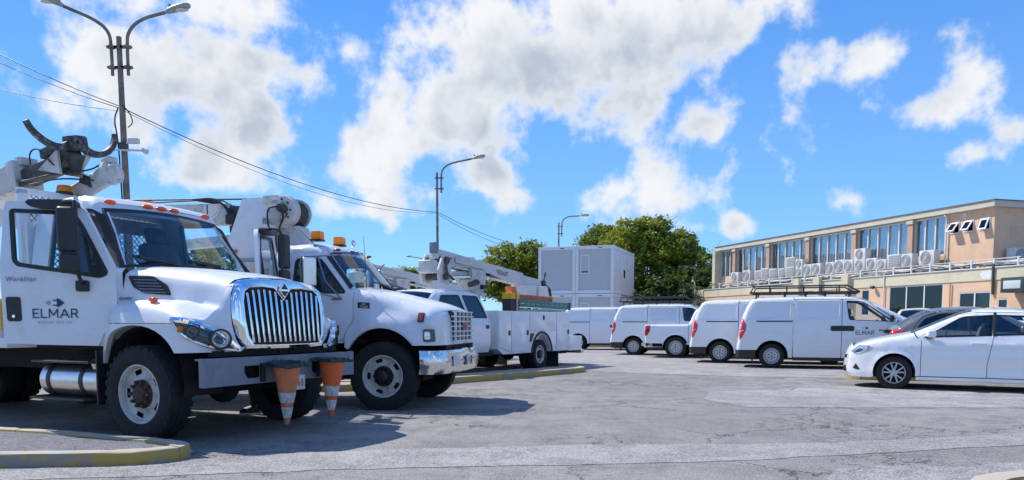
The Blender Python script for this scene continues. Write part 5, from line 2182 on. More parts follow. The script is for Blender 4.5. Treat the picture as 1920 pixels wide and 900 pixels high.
    mb.bar((1.9, .05, 2.50), (3.60, .05, 2.40), .22, .20, .02)
    lb = mb.build('lower_boom', BOOMF, t)
    mb = MB()
    mb.cyl((2.2, .22, 2.42), (3.3, .22, 2.34), .055, None, 12)
    mb.build('lift_cylinder', CHROMEW, lb)
    mb = MB()
    mb.prism([(3.40, 2.20), (3.80, 2.22), (3.86, 2.50), (3.62, 2.92), (3.40, 2.92), (3.30, 2.45)], 'y', .28, .34, .01)
    mb.prism([(3.40, 2.20), (3.80, 2.22), (3.86, 2.50), (3.62, 2.92), (3.40, 2.92), (3.30, 2.45)], 'y', -.24, -.18, .01)
    el = mb.build('elbow', BOOMW, t)
    mb = MB()
    mb.cyl((3.55, -.30, 2.75), (3.55, .40, 2.75), .09, None, 16)
    mb.cyl((3.60, -.30, 2.36), (3.60, .40, 2.36), .08, None, 16)
    mb.box((3.50, .05, 2.55), (.22, .36, .22), None, .03)
    for k in range(4):
        mb.tube([(3.30, .36 + .02 * k, 2.30), (3.62 + .03 * k, .40, 2.5), (3.52, .38, 2.80), (3.25, .30, 2.82)], .018, 6, 2)
    mb.build('elbow_pins', GUNK, el)
    mb = MB()
    mb.box((4.02, .15, 2.58), (.28, .38, .30), None, .04, 3)
    mb.build('counter_tank', BOOMW, el)
    mb = MB()
    mb.box((3.62, .05, 3.06), (.12, .20, .26), None, .015)
    mb.build('stop_pad', GREYP, el)
    bzt = lambda x: 2.84 + (x - 3.5) * .083
    mb = MB()
    mb.bar((3.62, .05, bzt(3.62)), (-.55, .05, bzt(-.55)), .26, .36, .02)
    ub = mb.build('upper_boom', BOOMF, t)
    mb = MB()
    mb.bar((-.45, .05, bzt(-.5) - .01), (-1.75, .05, bzt(-1.75) - .01), .22, .28, .02)
    mb.build('boom_tip', BOOMF, ub)
    mb = MB()
    mb.prism([(3.0, bzt(3.0) - .20), (1.30, bzt(1.3) - .10), (1.25, bzt(1.25) - .30), (1.0, bzt(1.0) - .16), (.6, bzt(.6) - .18), (2.9, bzt(2.9) - .10)], 'y', .19, .20)
    mb.build('boom_web', BOOMW, ub)
    mb = MB()
    mb.bar((2.95, .21, bzt(2.95) + .02), (1.5, .21, bzt(1.5) + .03), .03, .14, .005)
    mb.build('link_arm', BOOMW, ub)
    mb = MB()
    mb.prism([(2.2, 2.95), (1.35, 3.02), (1.15, 2.78), (1.9, 2.72)], 'y', -.32, -.26, .01)
    mb.build('jib_plate', BOOMW, ub)
    text('boom_lettering', 'VERSALIFT', NAVY, ub, .62, .13, basis((.95, .185, bzt(.95) - .05), (-1, 0, -.083), (-.083, 0, 1)), .02)
    mb = MB()
    mb.box((-1.80, .05, bzt(-1.8) - .05), (.20, .34, .36), None, .03)
    mb.tube([(-1.7, .2, 2.45), (-1.85, .25, 2.75), (-1.95, .15, 2.80), (-1.98, .1, 2.5)], .015, 6, 2)
    mb.tube([(-1.75, .25, 2.35), (-1.95, .32, 2.30), (-2.05, .3, 2.0), (-1.9, .3, 1.9)], .035, 8, 2)
    mb.tube([(-1.7, .1, 2.35), (-2.0, .2, 2.42), (-2.12, .25, 2.1), (-2.05, .3, 1.8)], .030, 8, 2)
    mb.build('tip_controls', BLACK, ub)
    for x in (-.72, -1.42):
        mb = MB()
        mb.prism([(-.29, -.28), (.29, -.28), (.29, .28), (-.29, .28)], 'z', 1.70, 2.34, .04)
        for v in mb.bm.verts:
            k = .90 + .10 * (v.co.z - 1.7) / .64
            v.co = Vector((v.co.x * k + x, v.co.y * k + .10, v.co.z))
        mb.build('bucket', mat('bucket_white', (.70, .70, .68), .5, var=.06, dirt=((.3, .28, .25), .4, 6.0)), t)
    mb = MB()
    mb.bar((-1.07, .10, 1.62), (-1.07, .10, 2.3), .08, .04)
    mb.build('bucket_bracket', RUST, t)
    return t


GT = 'crew-cab bucket trucks'
bucket_truck = make_bucket_truck()
bucket_truck.location = (-.107, 21.83, 0)
bucket_truck.rotation_euler = (0, 0, R(-120))
tag(bucket_truck, 'white crew-cab bucket truck with ladders on its lockers, beyond the crane truck', 'truck', GT)
bt2 = dup(bucket_truck, 'white bucket truck mostly hidden, boom showing over the crane truck bonnet', (-2.62, 25.9, 0), R(-120), GT)


def ladder(label, m, tip, a, b, up, group='ladders on the bucket truck'):
    """two-rail ladder lying on its side from a to b"""
    t = thing('ladder', label, 'ladder', a, 0, group)
    d = Vector(b) - Vector(a)
    L = d.length
    x = d.normalized()
    z = Vector((0, 0, 1))
    y = z.cross(x).normalized()
    n = 11
    for o in (0, up):
        mb = MB()
        mb.bar(Vector((0, 0, o)), d + Vector((0, 0, o)), .05, .085, .008)
        mb.build('rail', m, t)
    for k in range(n):
        p = d * ((k + .5) / n)
        mb = MB()
        mb.cyl(p, p + Vector((0, 0, up)), .016, None, 8)
        mb.build('rung', m, t)
    for f in (0.01, .99):
        mb = MB()
        mb.box(d * f + Vector((0, 0, up / 2)), (.08, .08, up + .12), Vector((1, 0, 0)).rotation_difference(x).to_matrix(), .01)
        mb.build('rail_end', tip, t)
    return t


def bt(x, y, z):
    a = R(-120)
    return (-.107 + x * math.cos(a) - y * math.sin(a), 21.83 + x * math.sin(a) + y * math.cos(a), z)


GREENL = mat('green_fibreglass', (.02, .20, .17), .5, var=.15, dirt=((.05, .07, .06), .5, 9.0))
REDL = mat('orange_red_fibreglass', (.52, .10, .05), .5, var=.15, dirt=((.35, .25, .2), .5, 9.0))
YELB = mat('yellow_plastic', (.75, .42, .01), .45, var=.08)
ladder('teal green fibreglass ladder lying on the bucket truck lockers', GREENL, BLACK, bt(1.10, .93, 1.73), bt(-2.05, .93, 1.70), .10)
ladder('orange-red fibreglass ladder resting above the green ladder', REDL, YELB, bt(1.0, .70, 1.90), bt(-1.35, .70, 1.88), .09)
tl = thing('tool_caddy', 'yellow and black tool caddy with an orange top, at the front end of the ladders', 'tool caddy', bt(1.34, .86, 1.565), R(-120))
mb = MB()
mb.box((0, 0, .16), (.46, .26, .30), None, .02)
mb.build('lower_bin', BLACK, tl)
mb = MB()
mb.box((0, 0, .40), (.48, .28, .18), None, .03)
mb.build('upper_bin', YELB, tl)
mb = MB()
mb.prism([(-.13, .49), (.13, .49), (.09, .64), (-.09, .64)], 'y', -.12, .12, .02)
mb.build('orange_top', CONEO, tl)
mb = MB()
mb.tube([(-.05, .16, .0), (-.04, .17, .3), (-.05, .16, .52)], .02, 6)
mb.build('strap', BOOMW, tl)
for k, (x0, x1, y, z, r) in enumerate(((.9, -1.9, .80, 1.60, .03), (.8, -1.6, .70, 1.605, .035))):
    o = thing('hot_stick', 'x', 'pole', bt(x0, y, z), 0, 'poles under the ladders')
    tag(o, ('grey pole lying under the green ladder, near the locker edge', 'grey pole lying under the ladders, second from the locker edge')[k])
    mb = MB()
    d = Vector(bt(x1, y, z)) - Vector(bt(x0, y, z))
    mb.cyl((0, 0, 0), d, r, None, 10)
    mb.build('shaft', GUNK if k else BOOMW, o)
    mb = MB()
    mb.cyl(-d.normalized() * .12, (0, 0, 0), r * 1.4, None, 10)
    mb.build('end_fitting', BLACK, o)


# ------------------------------------------------------------------ ground, patches, kerbs
def asphalt(name, col, rough=.9, crack=1.0, warm=(1, 1, 1)):
    m = bpy.data.materials.new(name)
    m.use_nodes = True
    t = NT(m.node_tree)
    b = t.n['Principled BSDF']
    b.inputs['Specular IOR Level'].default_value = .3
    tcn = t.node('ShaderNodeTexCoord')
    p = tcn.outputs['Object']
    big = t.noise(p, .22, 4, .6, .6)
    mid = t.noise(p, 1.7, 6, .65, .5)
    agg = t.noise(p, 55, 3, .7)
    st = t.noise(p, 11, 5, .75)
    c = t.mix(t.step(big.outputs['Fac'], .32, .68), tuple(x * .80 for x in col), tuple(x * 1.16 for x in col))
    c = t.mix(t.step(mid.outputs['Fac'], .40, .66), c, tuple(x * y * .66 for x, y in zip(col, (1, 1, 1.05))))
    c = t.mix(t.m('MULTIPLY', t.step(st.outputs['Fac'], .52, .70), .6), c, tuple(x * 1.5 for x in col))
    c = t.mix(t.m('MULTIPLY', t.step(st.outputs['Fac'], .47, .34), .55), c, tuple(x * .55 for x in col))
    c = t.mix(t.m('MULTIPLY', t.step(agg.outputs['Fac'], .52, .66), .75), c, tuple(x * 1.9 for x in col))
    c = t.mix(t.m('MULTIPLY', t.step(agg.outputs['Fac'], .47, .33), .75), c, tuple(x * .35 for x in col))
    # wandering cracks, thick in worn areas
    wn = t.noise(p, .9, 5, .7)
    pw = t.v('ADD', p, t.v('SCALE', t.v('SUBTRACT', wn.outputs['Color'], (.5, .5, .5)), 1.9))
    vo = t.node('ShaderNodeTexVoronoi', feature='DISTANCE_TO_EDGE', voronoi_dimensions='2D')
    t.put(vo.inputs['Vector'], pw)
    vo.inputs['Scale'].default_value = .42
    vo2 = t.node('ShaderNodeTexVoronoi', feature='DISTANCE_TO_EDGE', voronoi_dimensions='2D')
    t.put(vo2.inputs['Vector'], pw)
    vo2.inputs['Scale'].default_value = 2.6
    worn = t.step(t.noise(p, .35, 3, .5).outputs['Fac'], .50, .62)
    ck = t.m('MAXIMUM', t.m('MULTIPLY', t.step(vo.outputs['Distance'], .011, .002), t.step(t.noise(p, .5, 3, .6).outputs['Fac'], .42, .58)), t.m('MULTIPLY', t.step(vo2.outputs['Distance'], .05, .01), worn))
    ck = t.m('MULTIPLY', ck, crack)
    # small pits where aggregate has come out
    pit = t.m('MULTIPLY', t.step(t.noise(p, 24, 2, .5).outputs['Fac'], .66, .74), t.m('MULTIPLY_ADD', worn, .7, .3))
    dk = t.m('MAXIMUM', t.m('MULTIPLY', ck, .72), t.m('MULTIPLY', pit, .6))
    c = t.mix(dk, c, tuple(x * .18 for x in col))
    # oil drips and tyre polish
    oil = t.step(t.noise(p, .8, 2, .4).outputs['Fac'], .68, .80)
    c = t.mix(t.m('MULTIPLY', oil, .45), c, (.045, .045, .05))
    t.put(b.inputs['Base Color'], c)
    t.put(b.inputs['Roughness'], t.m('MULTIPLY_ADD', oil, -.25, rough))
    h = t.m('ADD', t.m('MULTIPLY', agg.outputs['Fac'], .5), t.m('MULTIPLY', mid.outputs['Fac'], 1.2))
    h = t.m('SUBTRACT', h, t.m('MULTIPLY', dk, 1.4))
    bp = t.node('ShaderNodeBump')
    bp.inputs['Strength'].default_value = .8
    bp.inputs['Distance'].default_value = .018
    t.put(bp.inputs['Height'], h)
    t.put(b.inputs['Normal'], bp.outputs[0])
    return m


ASPH = asphalt('worn_asphalt', (.262, .250, .232))
ASPH_PALE = asphalt('pale_asphalt', (.330, .316, .298), crack=.4)
ASPH_MID = asphalt('bleached_asphalt', (.340, .322, .300), crack=.4)
ASPH_DARK = asphalt('fine_island_asphalt', (.19, .19, .20), crack=.1)


def sheet(name, poly, z, m, jitter=0.0, kind='structure', seed=1):
    rr = random.Random(seed)
    pts = []
    n = len(poly)
    for i in range(n):
        a, b = Vector(poly[i]), Vector(poly[(i + 1) % n])
        k = max(1, int((b - a).length / .25)) if jitter else 1
        for j in range(k):
            q = a.lerp(b, j / k)
            pts.append((q.x + rr.uniform(-jitter, jitter), q.y + rr.uniform(-jitter, jitter)))
    mb = MB()
    es = []
    vs = [mb.bm.verts.new((x, y, z)) for x, y in pts]
    es = [mb.bm.edges.new((vs[i], vs[(i + 1) % len(vs)])) for i in range(len(vs))]
    bmesh.ops.triangle_fill(mb.bm, edges=es, use_beauty=True)
    for f in mb.bm.faces:
        f.normal_update()
        if f.normal.z < 0:
            f.normal_flip()
    o = mb.build(name, m, None, 0, fix=False)
    o['kind'] = kind
    return o


sheet('ground', [(-900, -400), (900, -400), (900, 2500), (-900, 2500)], 0, ASPH)
sheet('road_patch', [(-9, 6.0), (-4.3, 6.42), (-3.2, 6.98), (-1.06, 7.58), (.56, 7.81), (3.08, 7.92), (4.82, 8.33), (9, 9.9), (9, 8.9), (5.26, 7.81), (3.26, 7.26), (1.96, 6.89), (.19, 6.66), (-.93, 6.58), (-3.0, 6.2), (-9, 5.2)], .004, ASPH_PALE, .035, seed=2)
sheet('road_patch', [(3.63, 14.05), (5.22, 14.28), (5.88, 15.38), (14, 14.3), (14, 11.5), (7.62, 11.3), (3.49, 11.36), (3.15, 12.6)], .004, ASPH_PALE, .02, seed=3)
sheet('road_patch', [(2.45, 6.0), (2.82, 6.54), (3.49, 6.71), (3.83, 6.62), (4.56, 6.80), (7, 7.1), (7, 5.4), (2.6, 5.4)], .004, ASPH_PALE, .03, seed=4)
sheet('yard_surface', [(2.4, 19.6), (5.5, 17.9), (9.5, 17.2), (40, 15), (60, 70), (-8, 70), (-3, 30), (1.2, 22)], .004, ASPH_MID, .05, seed=5)


def kerb_material():
    m = bpy.data.materials.new('kerb_paint')
    m.use_nodes = True
    t = NT(m.node_tree)
    b = t.n['Principled BSDF']
    b.inputs['Roughness'].default_value = .85
    tcn = t.node('ShaderNodeTexCoord')
    geo = t.node('ShaderNodeNewGeometry')
    sp = t.node('ShaderNodeSeparateXYZ')
    t.put(sp.inputs[0], geo.outputs['True Normal'])
    p = tcn.outputs['Object']
    n1 = t.noise(p, 4.5, 7, .7, .4)
    n2 = t.noise(p, 1.3, 3, .5)
    n3 = t.noise(p, 60, 3, .6)
    con = t.mix(n3.outputs['Fac'], (.20, .185, .165), (.33, .31, .27))
    con = t.mix(t.m('MULTIPLY', t.step(n1.outputs['Fac'], .50, .72), .8), con, (.14, .13, .12))
    yel = t.mix(n3.outputs['Fac'], (.38, .24, .055), (.48, .325, .085))
    keep = t.m('ADD', t.m('MULTIPLY', n1.outputs['Fac'], .65), t.m('MULTIPLY', n2.outputs['Fac'], .45))
    paint = t.step(keep, .43, .57)
    face = t.mix(paint, con, yel)
    topc = t.mix(t.m('MULTIPLY', paint, .30), con, yel)
    topc = t.mix(.45, topc, (.60, .55, .46))
    up = t.step(sp.outputs[2], .75, .93)
    t.put(b.inputs['Base Color'], t.mix(up, face, topc))
    bp = t.node('ShaderNodeBump')
    bp.inputs['Strength'].default_value = .5
    bp.inputs['Distance'].default_value = .01
    t.put(bp.inputs['Height'], t.m('ADD', n1.outputs['Fac'], t.m('MULTIPLY', n3.outputs['Fac'], .4)))
    t.put(b.inputs['Normal'], bp.outputs[0])
    return m


KERB = kerb_material()


def island(outline, h, w, fill, seed=1, sm=2, open_ends=False):
    """raised island: kerb ring with rounded edge, paving inside"""
    pts = [Vector(p) for p in outline]
    for _ in range(sm):
        q = []
        for i in range(len(pts)):
            a, b = pts[i], pts[(i + 1) % len(pts)]
            q += [a * .75 + b * .25, a * .25 + b * .75]
        pts = q
    rr = random.Random(seed)
    # even spacing, so that chips and wobble look alike all round
    fine = []
    for i in range(len(pts)):
        a, b = pts[i], pts[(i + 1) % len(pts)]
        k = max(1, int((b - a).length / .12))
        fine += [a.lerp(b, j / k) for j in range(k)]
    n = len(fine)
    area = sum(fine[i].x * fine[(i + 1) % n].y - fine[(i + 1) % n].x * fine[i].y for i in range(n))
    sg = 1 if area > 0 else -1
    sec = [(0, -.05), (0, 0), (.002, h * .80), (.008, h * .95), (.022, h), (w * .55, h + .003), (w - .010, h), (w, h - .03)]
    rows = []
    inner = []
    for i in range(n):
        t = (fine[(i + 1) % n] - fine[i - 1]).normalized()
        nin = Vector((-t.y, t.x)) * sg
        e = rr.uniform(-.006, .006)
        chip = rr.uniform(0, .03) if rr.random() < .16 else 0
        row = []
        for j, (d, z) in enumerate(sec):
            dd = d + e + (chip if j in (3, 4) else 0)
            zz = z + (rr.uniform(-.004, .004) if j > 2 else 0) - (chip * .6 if j in (3, 4) else 0)
            q = fine[i] + nin * dd
            row.append(Vector((q.x, q.y, zz)))
        rows.append(row)
        q = fine[i] + nin * (w - .004)
        inner.append((q.x, q.y))
    k = bpy.data.objects.new('kerb', None)
    COL.objects.link(k)
    k['kind'] = 'structure'
    i = 0
    while i < n:
        m_ = min(n - i, rr.randint(9, 14))
        if n - i - m_ < 4:
            m_ = n - i
        seg = [list(rows[(i + q) % n]) for q in range(m_ + 1)]
        seg[-1] = [a_.lerp(b_, .9) for a_, b_ in zip(seg[-2], seg[-1])]
        dz = Vector((0, 0, rr.uniform(-.006, .004)))
        seg = [[p_ + dz for p_ in r_] for r_ in seg]
        mb = MB()
        vs = mb.grid(seg)
        mb.bm.faces.new(vs[0])
        mb.bm.faces.new(vs[-1][::-1])
        mb.build('kerb_stone', KERB, k, 45)
        i += m_
    f = sheet('island_paving', inner[::2], h - .022, fill, 0, seed=seed)
    return k


island([(-9.5, 6.46), (-5.5, 6.50), (-4.4, 6.58), (-3.75, 6.62), (-3.30, 6.70), (-3.02, 6.92), (-3.0, 7.16), (-3.25, 7.40), (-3.70, 7.60), (-4.55, 7.98), (-5.6, 8.36), (-9.5, 9.6)], .125, .17, ASPH_DARK, 3, 2)
PINK = mat('pink_concrete_paving', (.42, .33, .29), .9, var=.15, vscale=3, dirt=((.2, .17, .15), .5, 5.0), bump=.3, bscale=60)
island([(-3.5, 13.85), (-2.9, 14.1), (-.9, 16.15), (1.62, 19.25), (1.95, 19.85), (1.75, 20.35), (1.3, 20.15), (-1.2, 17.1), (-3.3, 15.2), (-3.8, 14.3)], .13, .15, PINK, 5, 1)
island([(7.45, 17.1), (8.2, 16.75), (12, 16.0), (12.2, 16.4), (8.3, 17.6), (7.7, 17.75)], .12, .15, PINK, 6, 2)
island([(1.5, 40.8), (9, 38.6), (9.4, 39.6), (1.8, 41.8)], .14, .18, PINK, 7, 1)
island([(3.05, 5.1), (3.5, 5.82), (3.95, 6.02), (4.6, 6.16), (6.5, 6.35), (6.5, 4.6)], .09, .22, ASPH_PALE, 8, 2)

# ------------------------------------------------------------------ office building
PEACH = mat('peach_render', (.76, .50, .33), .9, var=.05, vscale=1.2, dirt=((.36, .27, .2), .35, 2.0), bump=.15, bscale=40)
PEACHD = mat('peach_column', (.50, .33, .23), .9, var=.06, vscale=2)
CREAM = mat('cream_render', (.66, .59, .42), .9, var=.06, vscale=1.0, dirt=((.32, .29, .22), .45, 1.8), bump=.15, bscale=40)
FASC = mat('cream_fascia', (.62, .56, .44), .85, var=.05, vscale=.8, dirt=((.35, .31, .25), .4, 2.5))
COPING = mat('dark_coping', (.16, .15, .14), .8)
WFRAME = mat('white_window_frame', (.70, .70, .70), .5, var=.04)
CURTAIN = mat('grey_curtain', (.56, .57, .56), .9, var=.15, vscale=3)
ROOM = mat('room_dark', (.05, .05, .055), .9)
bd = thing('office_building', 'two-storey peach and cream office block with a long window band and flat roof', 'building', (19.526, 31.0, 0), R(107.1))


def bbox(name, m, x0, x1, y0, y1, z0, z1, parent=None, bev=0.0):
    mb = MB()
    mb.box(((x0 + x1) / 2, (y0 + y1) / 2, (z0 + z1) / 2), (abs(x1 - x0), abs(y1 - y0), abs(z1 - z0)), None, bev)
    return mb.build(name, m, parent or bd)


# upper storey
bbox('end_wall', PEACH, .34, .50, -8, 0, 3.3, 5.92)
bbox('far_wall', CREAM, 20.25, 20.55, -8, .45, 3.3, 5.92)
bbox('back_wall', PEACH, .5, 20.25, -8, -7.8, 3.3, 5.92)
mb = MB()
holes = [[(x, 5.08), (x + .42, 5.08), (x + .42, 5.50), (x, 5.50)] for x in (.55, 1.32, 2.02)]
mb.prism([(.50, 3.3), (2.69, 3.3), (2.69, 5.92), (.50, 5.92)], 'y', -.22, -.002, holes=holes)
mb.build('window_wall', PEACH, bd)
bbox('sill_wall', PEACH, 2.69, 20.25, -.22, 0.0, 3.3, 4.17)
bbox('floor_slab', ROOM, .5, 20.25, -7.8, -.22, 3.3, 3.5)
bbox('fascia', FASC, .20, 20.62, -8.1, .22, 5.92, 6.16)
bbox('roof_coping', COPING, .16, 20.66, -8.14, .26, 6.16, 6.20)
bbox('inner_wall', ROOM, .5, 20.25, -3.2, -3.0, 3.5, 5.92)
cols = [4.38, 7.95, 11.45, 14.95, 18.42]
for x in cols:
    c = bbox('column', PEACHD, x, x + .30, -.22, .14, 4.17, 5.91)
    bbox('column_cap', FASC, x - .03, x + .33, -.1, .19, 5.72, 5.90, c)
bays = [(2.72, 4.38, 3), (4.68, 7.95, 5), (8.25, 11.45, 5), (11.75, 14.95, 5), (15.25, 18.42, 5), (18.72, 20.25, 3)]
cr = random.Random(5)
for x0, x1, n in bays:
    w = (x1 - x0) / n
    fr = bbox('window_frame', WFRAME, x0, x1, -.10, -.02, 4.17, 4.24)
    bbox('frame_head', WFRAME, x0, x1, -.10, -.02, 5.82, 5.90, fr)
    for k in range(n + 1):
        x = x0 + w * k
        bbox('mullion', WFRAME, x - (.05 if 0 < k < n else .02), x + (.02 if 0 < k < n else .03), -.11, .0, 4.24, 5.82, fr)
    for k in range(n):
        bbox('pane', GLASSB, x0 + w * k + .02, x0 + w * (k + 1) - .05, -.065, -.055, 4.24, 5.82, fr)
    # drawn curtain with folds, open a little at one end
    xs = x0 + .05
    xe = x1 - w * cr.choice((.35, .5, .2))
    mb = MB()
    m_ = int((xe - xs) / .035)
    rows = []
    for i in range(m_ + 1):
        x = lerp(xs, xe, i / m_)
        y = -.30 + .035 * math.sin(i * 1.05) + .02 * math.sin(i * .37)
        rows.append([(x, y, 3.6), (x, y, 5.9)])
    mb.grid(rows)
    mb.build('curtain', CURTAIN, bd, 60)
for k, x in enumerate((.55, 1.32, 2.02)):
    ang = (22, 36, 38)[k]
    fr = bbox('small_window', WFRAME, x - .03, x + .45, -.06, .025, 5.49, 5.53)
    bbox('frame_sill', WFRAME, x - .03, x + .45, -.06, .025, 5.05, 5.09, fr)
    bbox('frame_side', WFRAME, x - .03, x + .01, -.06, .025, 5.08, 5.50, fr)
    bbox('frame_side', WFRAME, x + .41, x + .45, -.06, .025, 5.08, 5.50, fr)
    M = Matrix.Translation((x + .21, .03, 5.49)) @ Matrix.Rotation(R(ang), 4, 'X')
    mb = MB()
    o_ = .19
    mb.prism([(-o_, -.46), (o_, -.46), (o_, 0), (-o_, 0)], 'y', -.02, .02, holes=[[(-o_ + .05, -.41), (o_ - .05, -.41), (o_ - .05, -.05), (-o_ + .05, -.05)]])
    mb._xf(mb.bm.verts, M)
    mb.build('sash', WFRAME, fr)
    mb = MB()
    mb.box((0, 0, -.23), (.29, .008, .37))
    mb._xf(mb.bm.verts, M)
    mb.build('pane', GLASST, fr)
mb = MB()
mb.lathe([(.0, .02), (.09, .02), (.11, .03), (.12, 0)], (1.76, 0, 5.74), (0, 1, 0), 18)
mb.build('wall_vent', WFRAME, bd)
# ground floor, one step forward, with terrace on top
gw = [[(1.76, .5), (4.70, .5), (4.70, 2.90), (1.76, 2.90)], [(-.50, .9), (.94, .9), (.94, 2.50), (-.50, 2.50)], [(5.95, 1.6), (6.43, 1.6), (6.43, 2.84), (5.95, 2.84)], [(-1.25, 1.75), (-.84, 1.75), (-.84, 2.2), (-1.25, 2.2)]]
mb = MB()
mb.prism([(-9, 0), (20.6, 0), (20.6, 2.93), (-9, 2.93)], 'y', .75, .998, holes=gw)
mb.build('lower_wall', PEACH, bd)
bbox('parapet', CREAM, -9, 20.6, .55, 1.03, 2.93, 3.40)
bbox('parapet_cap', WFRAME, -9, 20.6, .52, 1.07, 3.40, 3.44)
bbox('terrace', COPING, -9, 20.6, -.0, .55, 3.25, 3.30)
bbox('terrace_base', COPING, -9, .34, -8, .0, 3.2, 3.28)
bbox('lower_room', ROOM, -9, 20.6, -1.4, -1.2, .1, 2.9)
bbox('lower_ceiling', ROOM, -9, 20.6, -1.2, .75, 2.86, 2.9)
for x in (11.05, 9.45, 7.38):
    bbox('rib', CREAM, x - .22, x + .22, 1.03, 1.22, 2.3, 3.62)
for i, hh in enumerate(gw):
    x0, x1, z0, z1 = hh[0][0], hh[1][0], hh[0][1], hh[2][1]
    n = (3, 2, 1, 1)[i]
    fr = bbox('lower_window', WFRAME, x0, x1, .92, .985, z1 - .05, z1)
    bbox('frame_sill', WFRAME, x0, x1, .92, .985, z0, z0 + .05, fr)
    for k in range(n + 1):
        x = lerp(x0, x1, k / n)
        bbox('mullion', WFRAME, x - .03, x + .03, .92, .99, z0, z1, fr)
    for k in range(n):
        bbox('pane', GLASST if i else GLASSD, lerp(x0, x1, k / n) + .03, lerp(x0, x1, (k + 1) / n) - .03, .95, .96, z0 + .05, z1 - .05, fr)
    if i:
        bbox('blind', CURTAIN, x0 + .04, x1 - .04, .80, .81, z0, z1, fr)
# railing of the terrace with conduits and hoses tangled along it
for k in range(21):
    x = -1.6 + k * 1.02
    mb = MB()
    mb.box((x, .98, 3.60), (.06, .06, .34), None, .008)
    mb.build('rail_post', WFRAME, bd)
mb = MB()
pr = random.Random(9)
for k in range(7):
    x = -1.7
    pts = []
    y0, z0 = pr.uniform(.70, .92), pr.uniform(3.47, 3.72)
    while x < 18.8:
        pts.append((x, y0 + pr.uniform(-.06, .06), z0 + pr.uniform(-.05, .05)))
        x += pr.uniform(.5, 1.1)
    mb.tube(pts, pr.choice((.018, .025, .03)), 6, 1)
cd = mb.build('conduits', mat('white_conduit', (.60, .58, .54), .6, var=.1), bd)
cd['kind'] = 'stuff'
mb = MB()
for k in range(46):
    x = pr.uniform(-1.5, 18.8)
    pts = [(x + .25 * j + pr.uniform(-.15, .15), pr.uniform(.62, .95), 3.46 + pr.uniform(0, .22) * (1 if 0 < j < 3 else .2)) for j in range(4)]
    mb.tube(pts, .02, 5, 1)
hz = mb.build('hoses', BLACK, bd)
hz['kind'] = 'stuff'
mb = MB()
mb.cyl((-1.7, .98, 3.74), (19.0, .98, 3.74), .018, None, 8)
mb.build('hand_rail', mat('white_conduit', (.60, .58, .54), .6, var=.1), bd)
mb = MB()
mb.tube([(-.63, 1.06, 3.55), (-.63, 1.08, 3.4), (-.63, 1.05, 2.36)], .05, 8)
mb.build('drain_pipe', mat('brown_pipe', (.10, .07, .055), .6), bd)
mb = MB()
mb.tube([(2.6, .2, 5.85), (2.6, .08, 5.8), (2.6, .08, 3.4)], .03, 8)
mb.build('rain_pipe', WFRAME, bd)
for x, z1 in ((6.9, 2.9), (1.35, 2.9), (4.98, 3.5)):
    mb = MB()
    mb.cyl((x, 1.03, .0), (x, 1.06, z1), .025, None, 8)
    mb.build('wall_conduit', PEACHD if z1 < 3 else WFRAME, bd)
mb = MB()
pt = [(-.02, 3.20), (-.12, 3.30), (-.30, 3.28), (-.42, 3.33), (-.60, 3.22), (-.58, 3.02), (-.44, 2.96), (-.30, 3.0), (-.16, 2.97), (-.08, 3.08)]
mb.prism(pt, 'y', 1.03, 1.036)
mb.build('patch_of_filler', mat('white_filler', (.75, .74, .72), .9), bd)
mb = MB()
mb.box((-1.95, 1.35, 2.67), (.95, .62, .56), None, .03)
sg = mb.build('wall_box', mat('dark_green_box', (.03, .05, .045), .6), bd)
mb = MB()
mb.box((-1.95, 1.665, 2.68), (.70, .01, .30), None, .004)
mb.build('wall_box_panel', mat('pale_panel', (.55, .60, .58), .5), sg)
mb = MB()
mb.box((5.6, 1.15, 2.92), (.16, .16, .12), Matrix.Rotation(R(25), 3, 'X'), .02)
mb.cyl((5.6, 1.0, 2.95), (5.6, 1.12, 2.95), .03, None, 8)
mb.build('flood_lamp', BLACK, bd)
# far low wing
wg = thing('low_wing', 'single-storey peach and cream wing at the far end of the office block', 'building', (19.526, 31.0, 0), R(107.1))
bbox('wing_wall', PEACH, 20.62, 28.3, -4, 1.02, 0, 2.98, wg)
bbox('wing_parapet', CREAM, 20.62, 28.3, -4, 1.06, 2.98, 3.42, wg)
bbox('wing_block', PEACH, 23.2, 28.3, -3.9, .62, 3.42, 3.55, wg)
bbox('raised_parapet', CREAM, 23.2, 28.35, -4.05, 1.10, 3.55, 3.82, wg)
bbox('wing_coping', FASC, 23.1, 28.4, -4.1, 1.16, 3.82, 3.87, wg)
mb = MB()
mb.tube([(21.5, 1.15, 3.0), (21.5, 1.15, 3.9), (21.5, 1.3, 4.1), (21.4, 1.45, 3.95)], .05, 8, 1)
mb.build('vent_pipe', WFRAME, wg)
mb = MB()
mb.box((23.4, 1.2, 3.6), (.22, .16, .25), None, .02)
mb.cyl((23.1, 1.12, 0), (23.1, 1.12, 4.2), .04, None, 8)
mb.build('service_mast', WFRAME, wg)

# air conditioners on the terrace: (x far end, top z, x near end) read off the ledge
ACS = [(3.53, 4.42, 2.72, 1), (4.53, 4.36, 3.92, 1), (5.36, 4.40, 4.66, 0), (6.02, 4.23, 5.47, 1), (6.73, 4.34, 6.05, 1), (7.52, 4.86, 6.80, 2), (8.20, 4.38, 7.62, 1), (8.89, 4.43, 8.22, 1), (9.56, 4.37, 8.97, 1), (10.62, 4.38, 9.96, 1), (11.30, 4.38, 10.68, 1), (11.97, 4.70, 11.42, 2), (12.84, 4.88, 12.13, 3), (13.49, 4.32, 12.98, 0), (14.30, 4.35, 13.70, 0), (15.12, 4.43, 14.42, 0), (15.72, 4.34, 15.10, 0), (16.88, 4.43, 16.20, 1), (18.22, 4.38, 17.40, 1)]
ACW = mat('aircon_white', (.66, .66, .64), .55, var=.05, vscale=2, dirt=((.40, .36, .30), .45, 5.0))
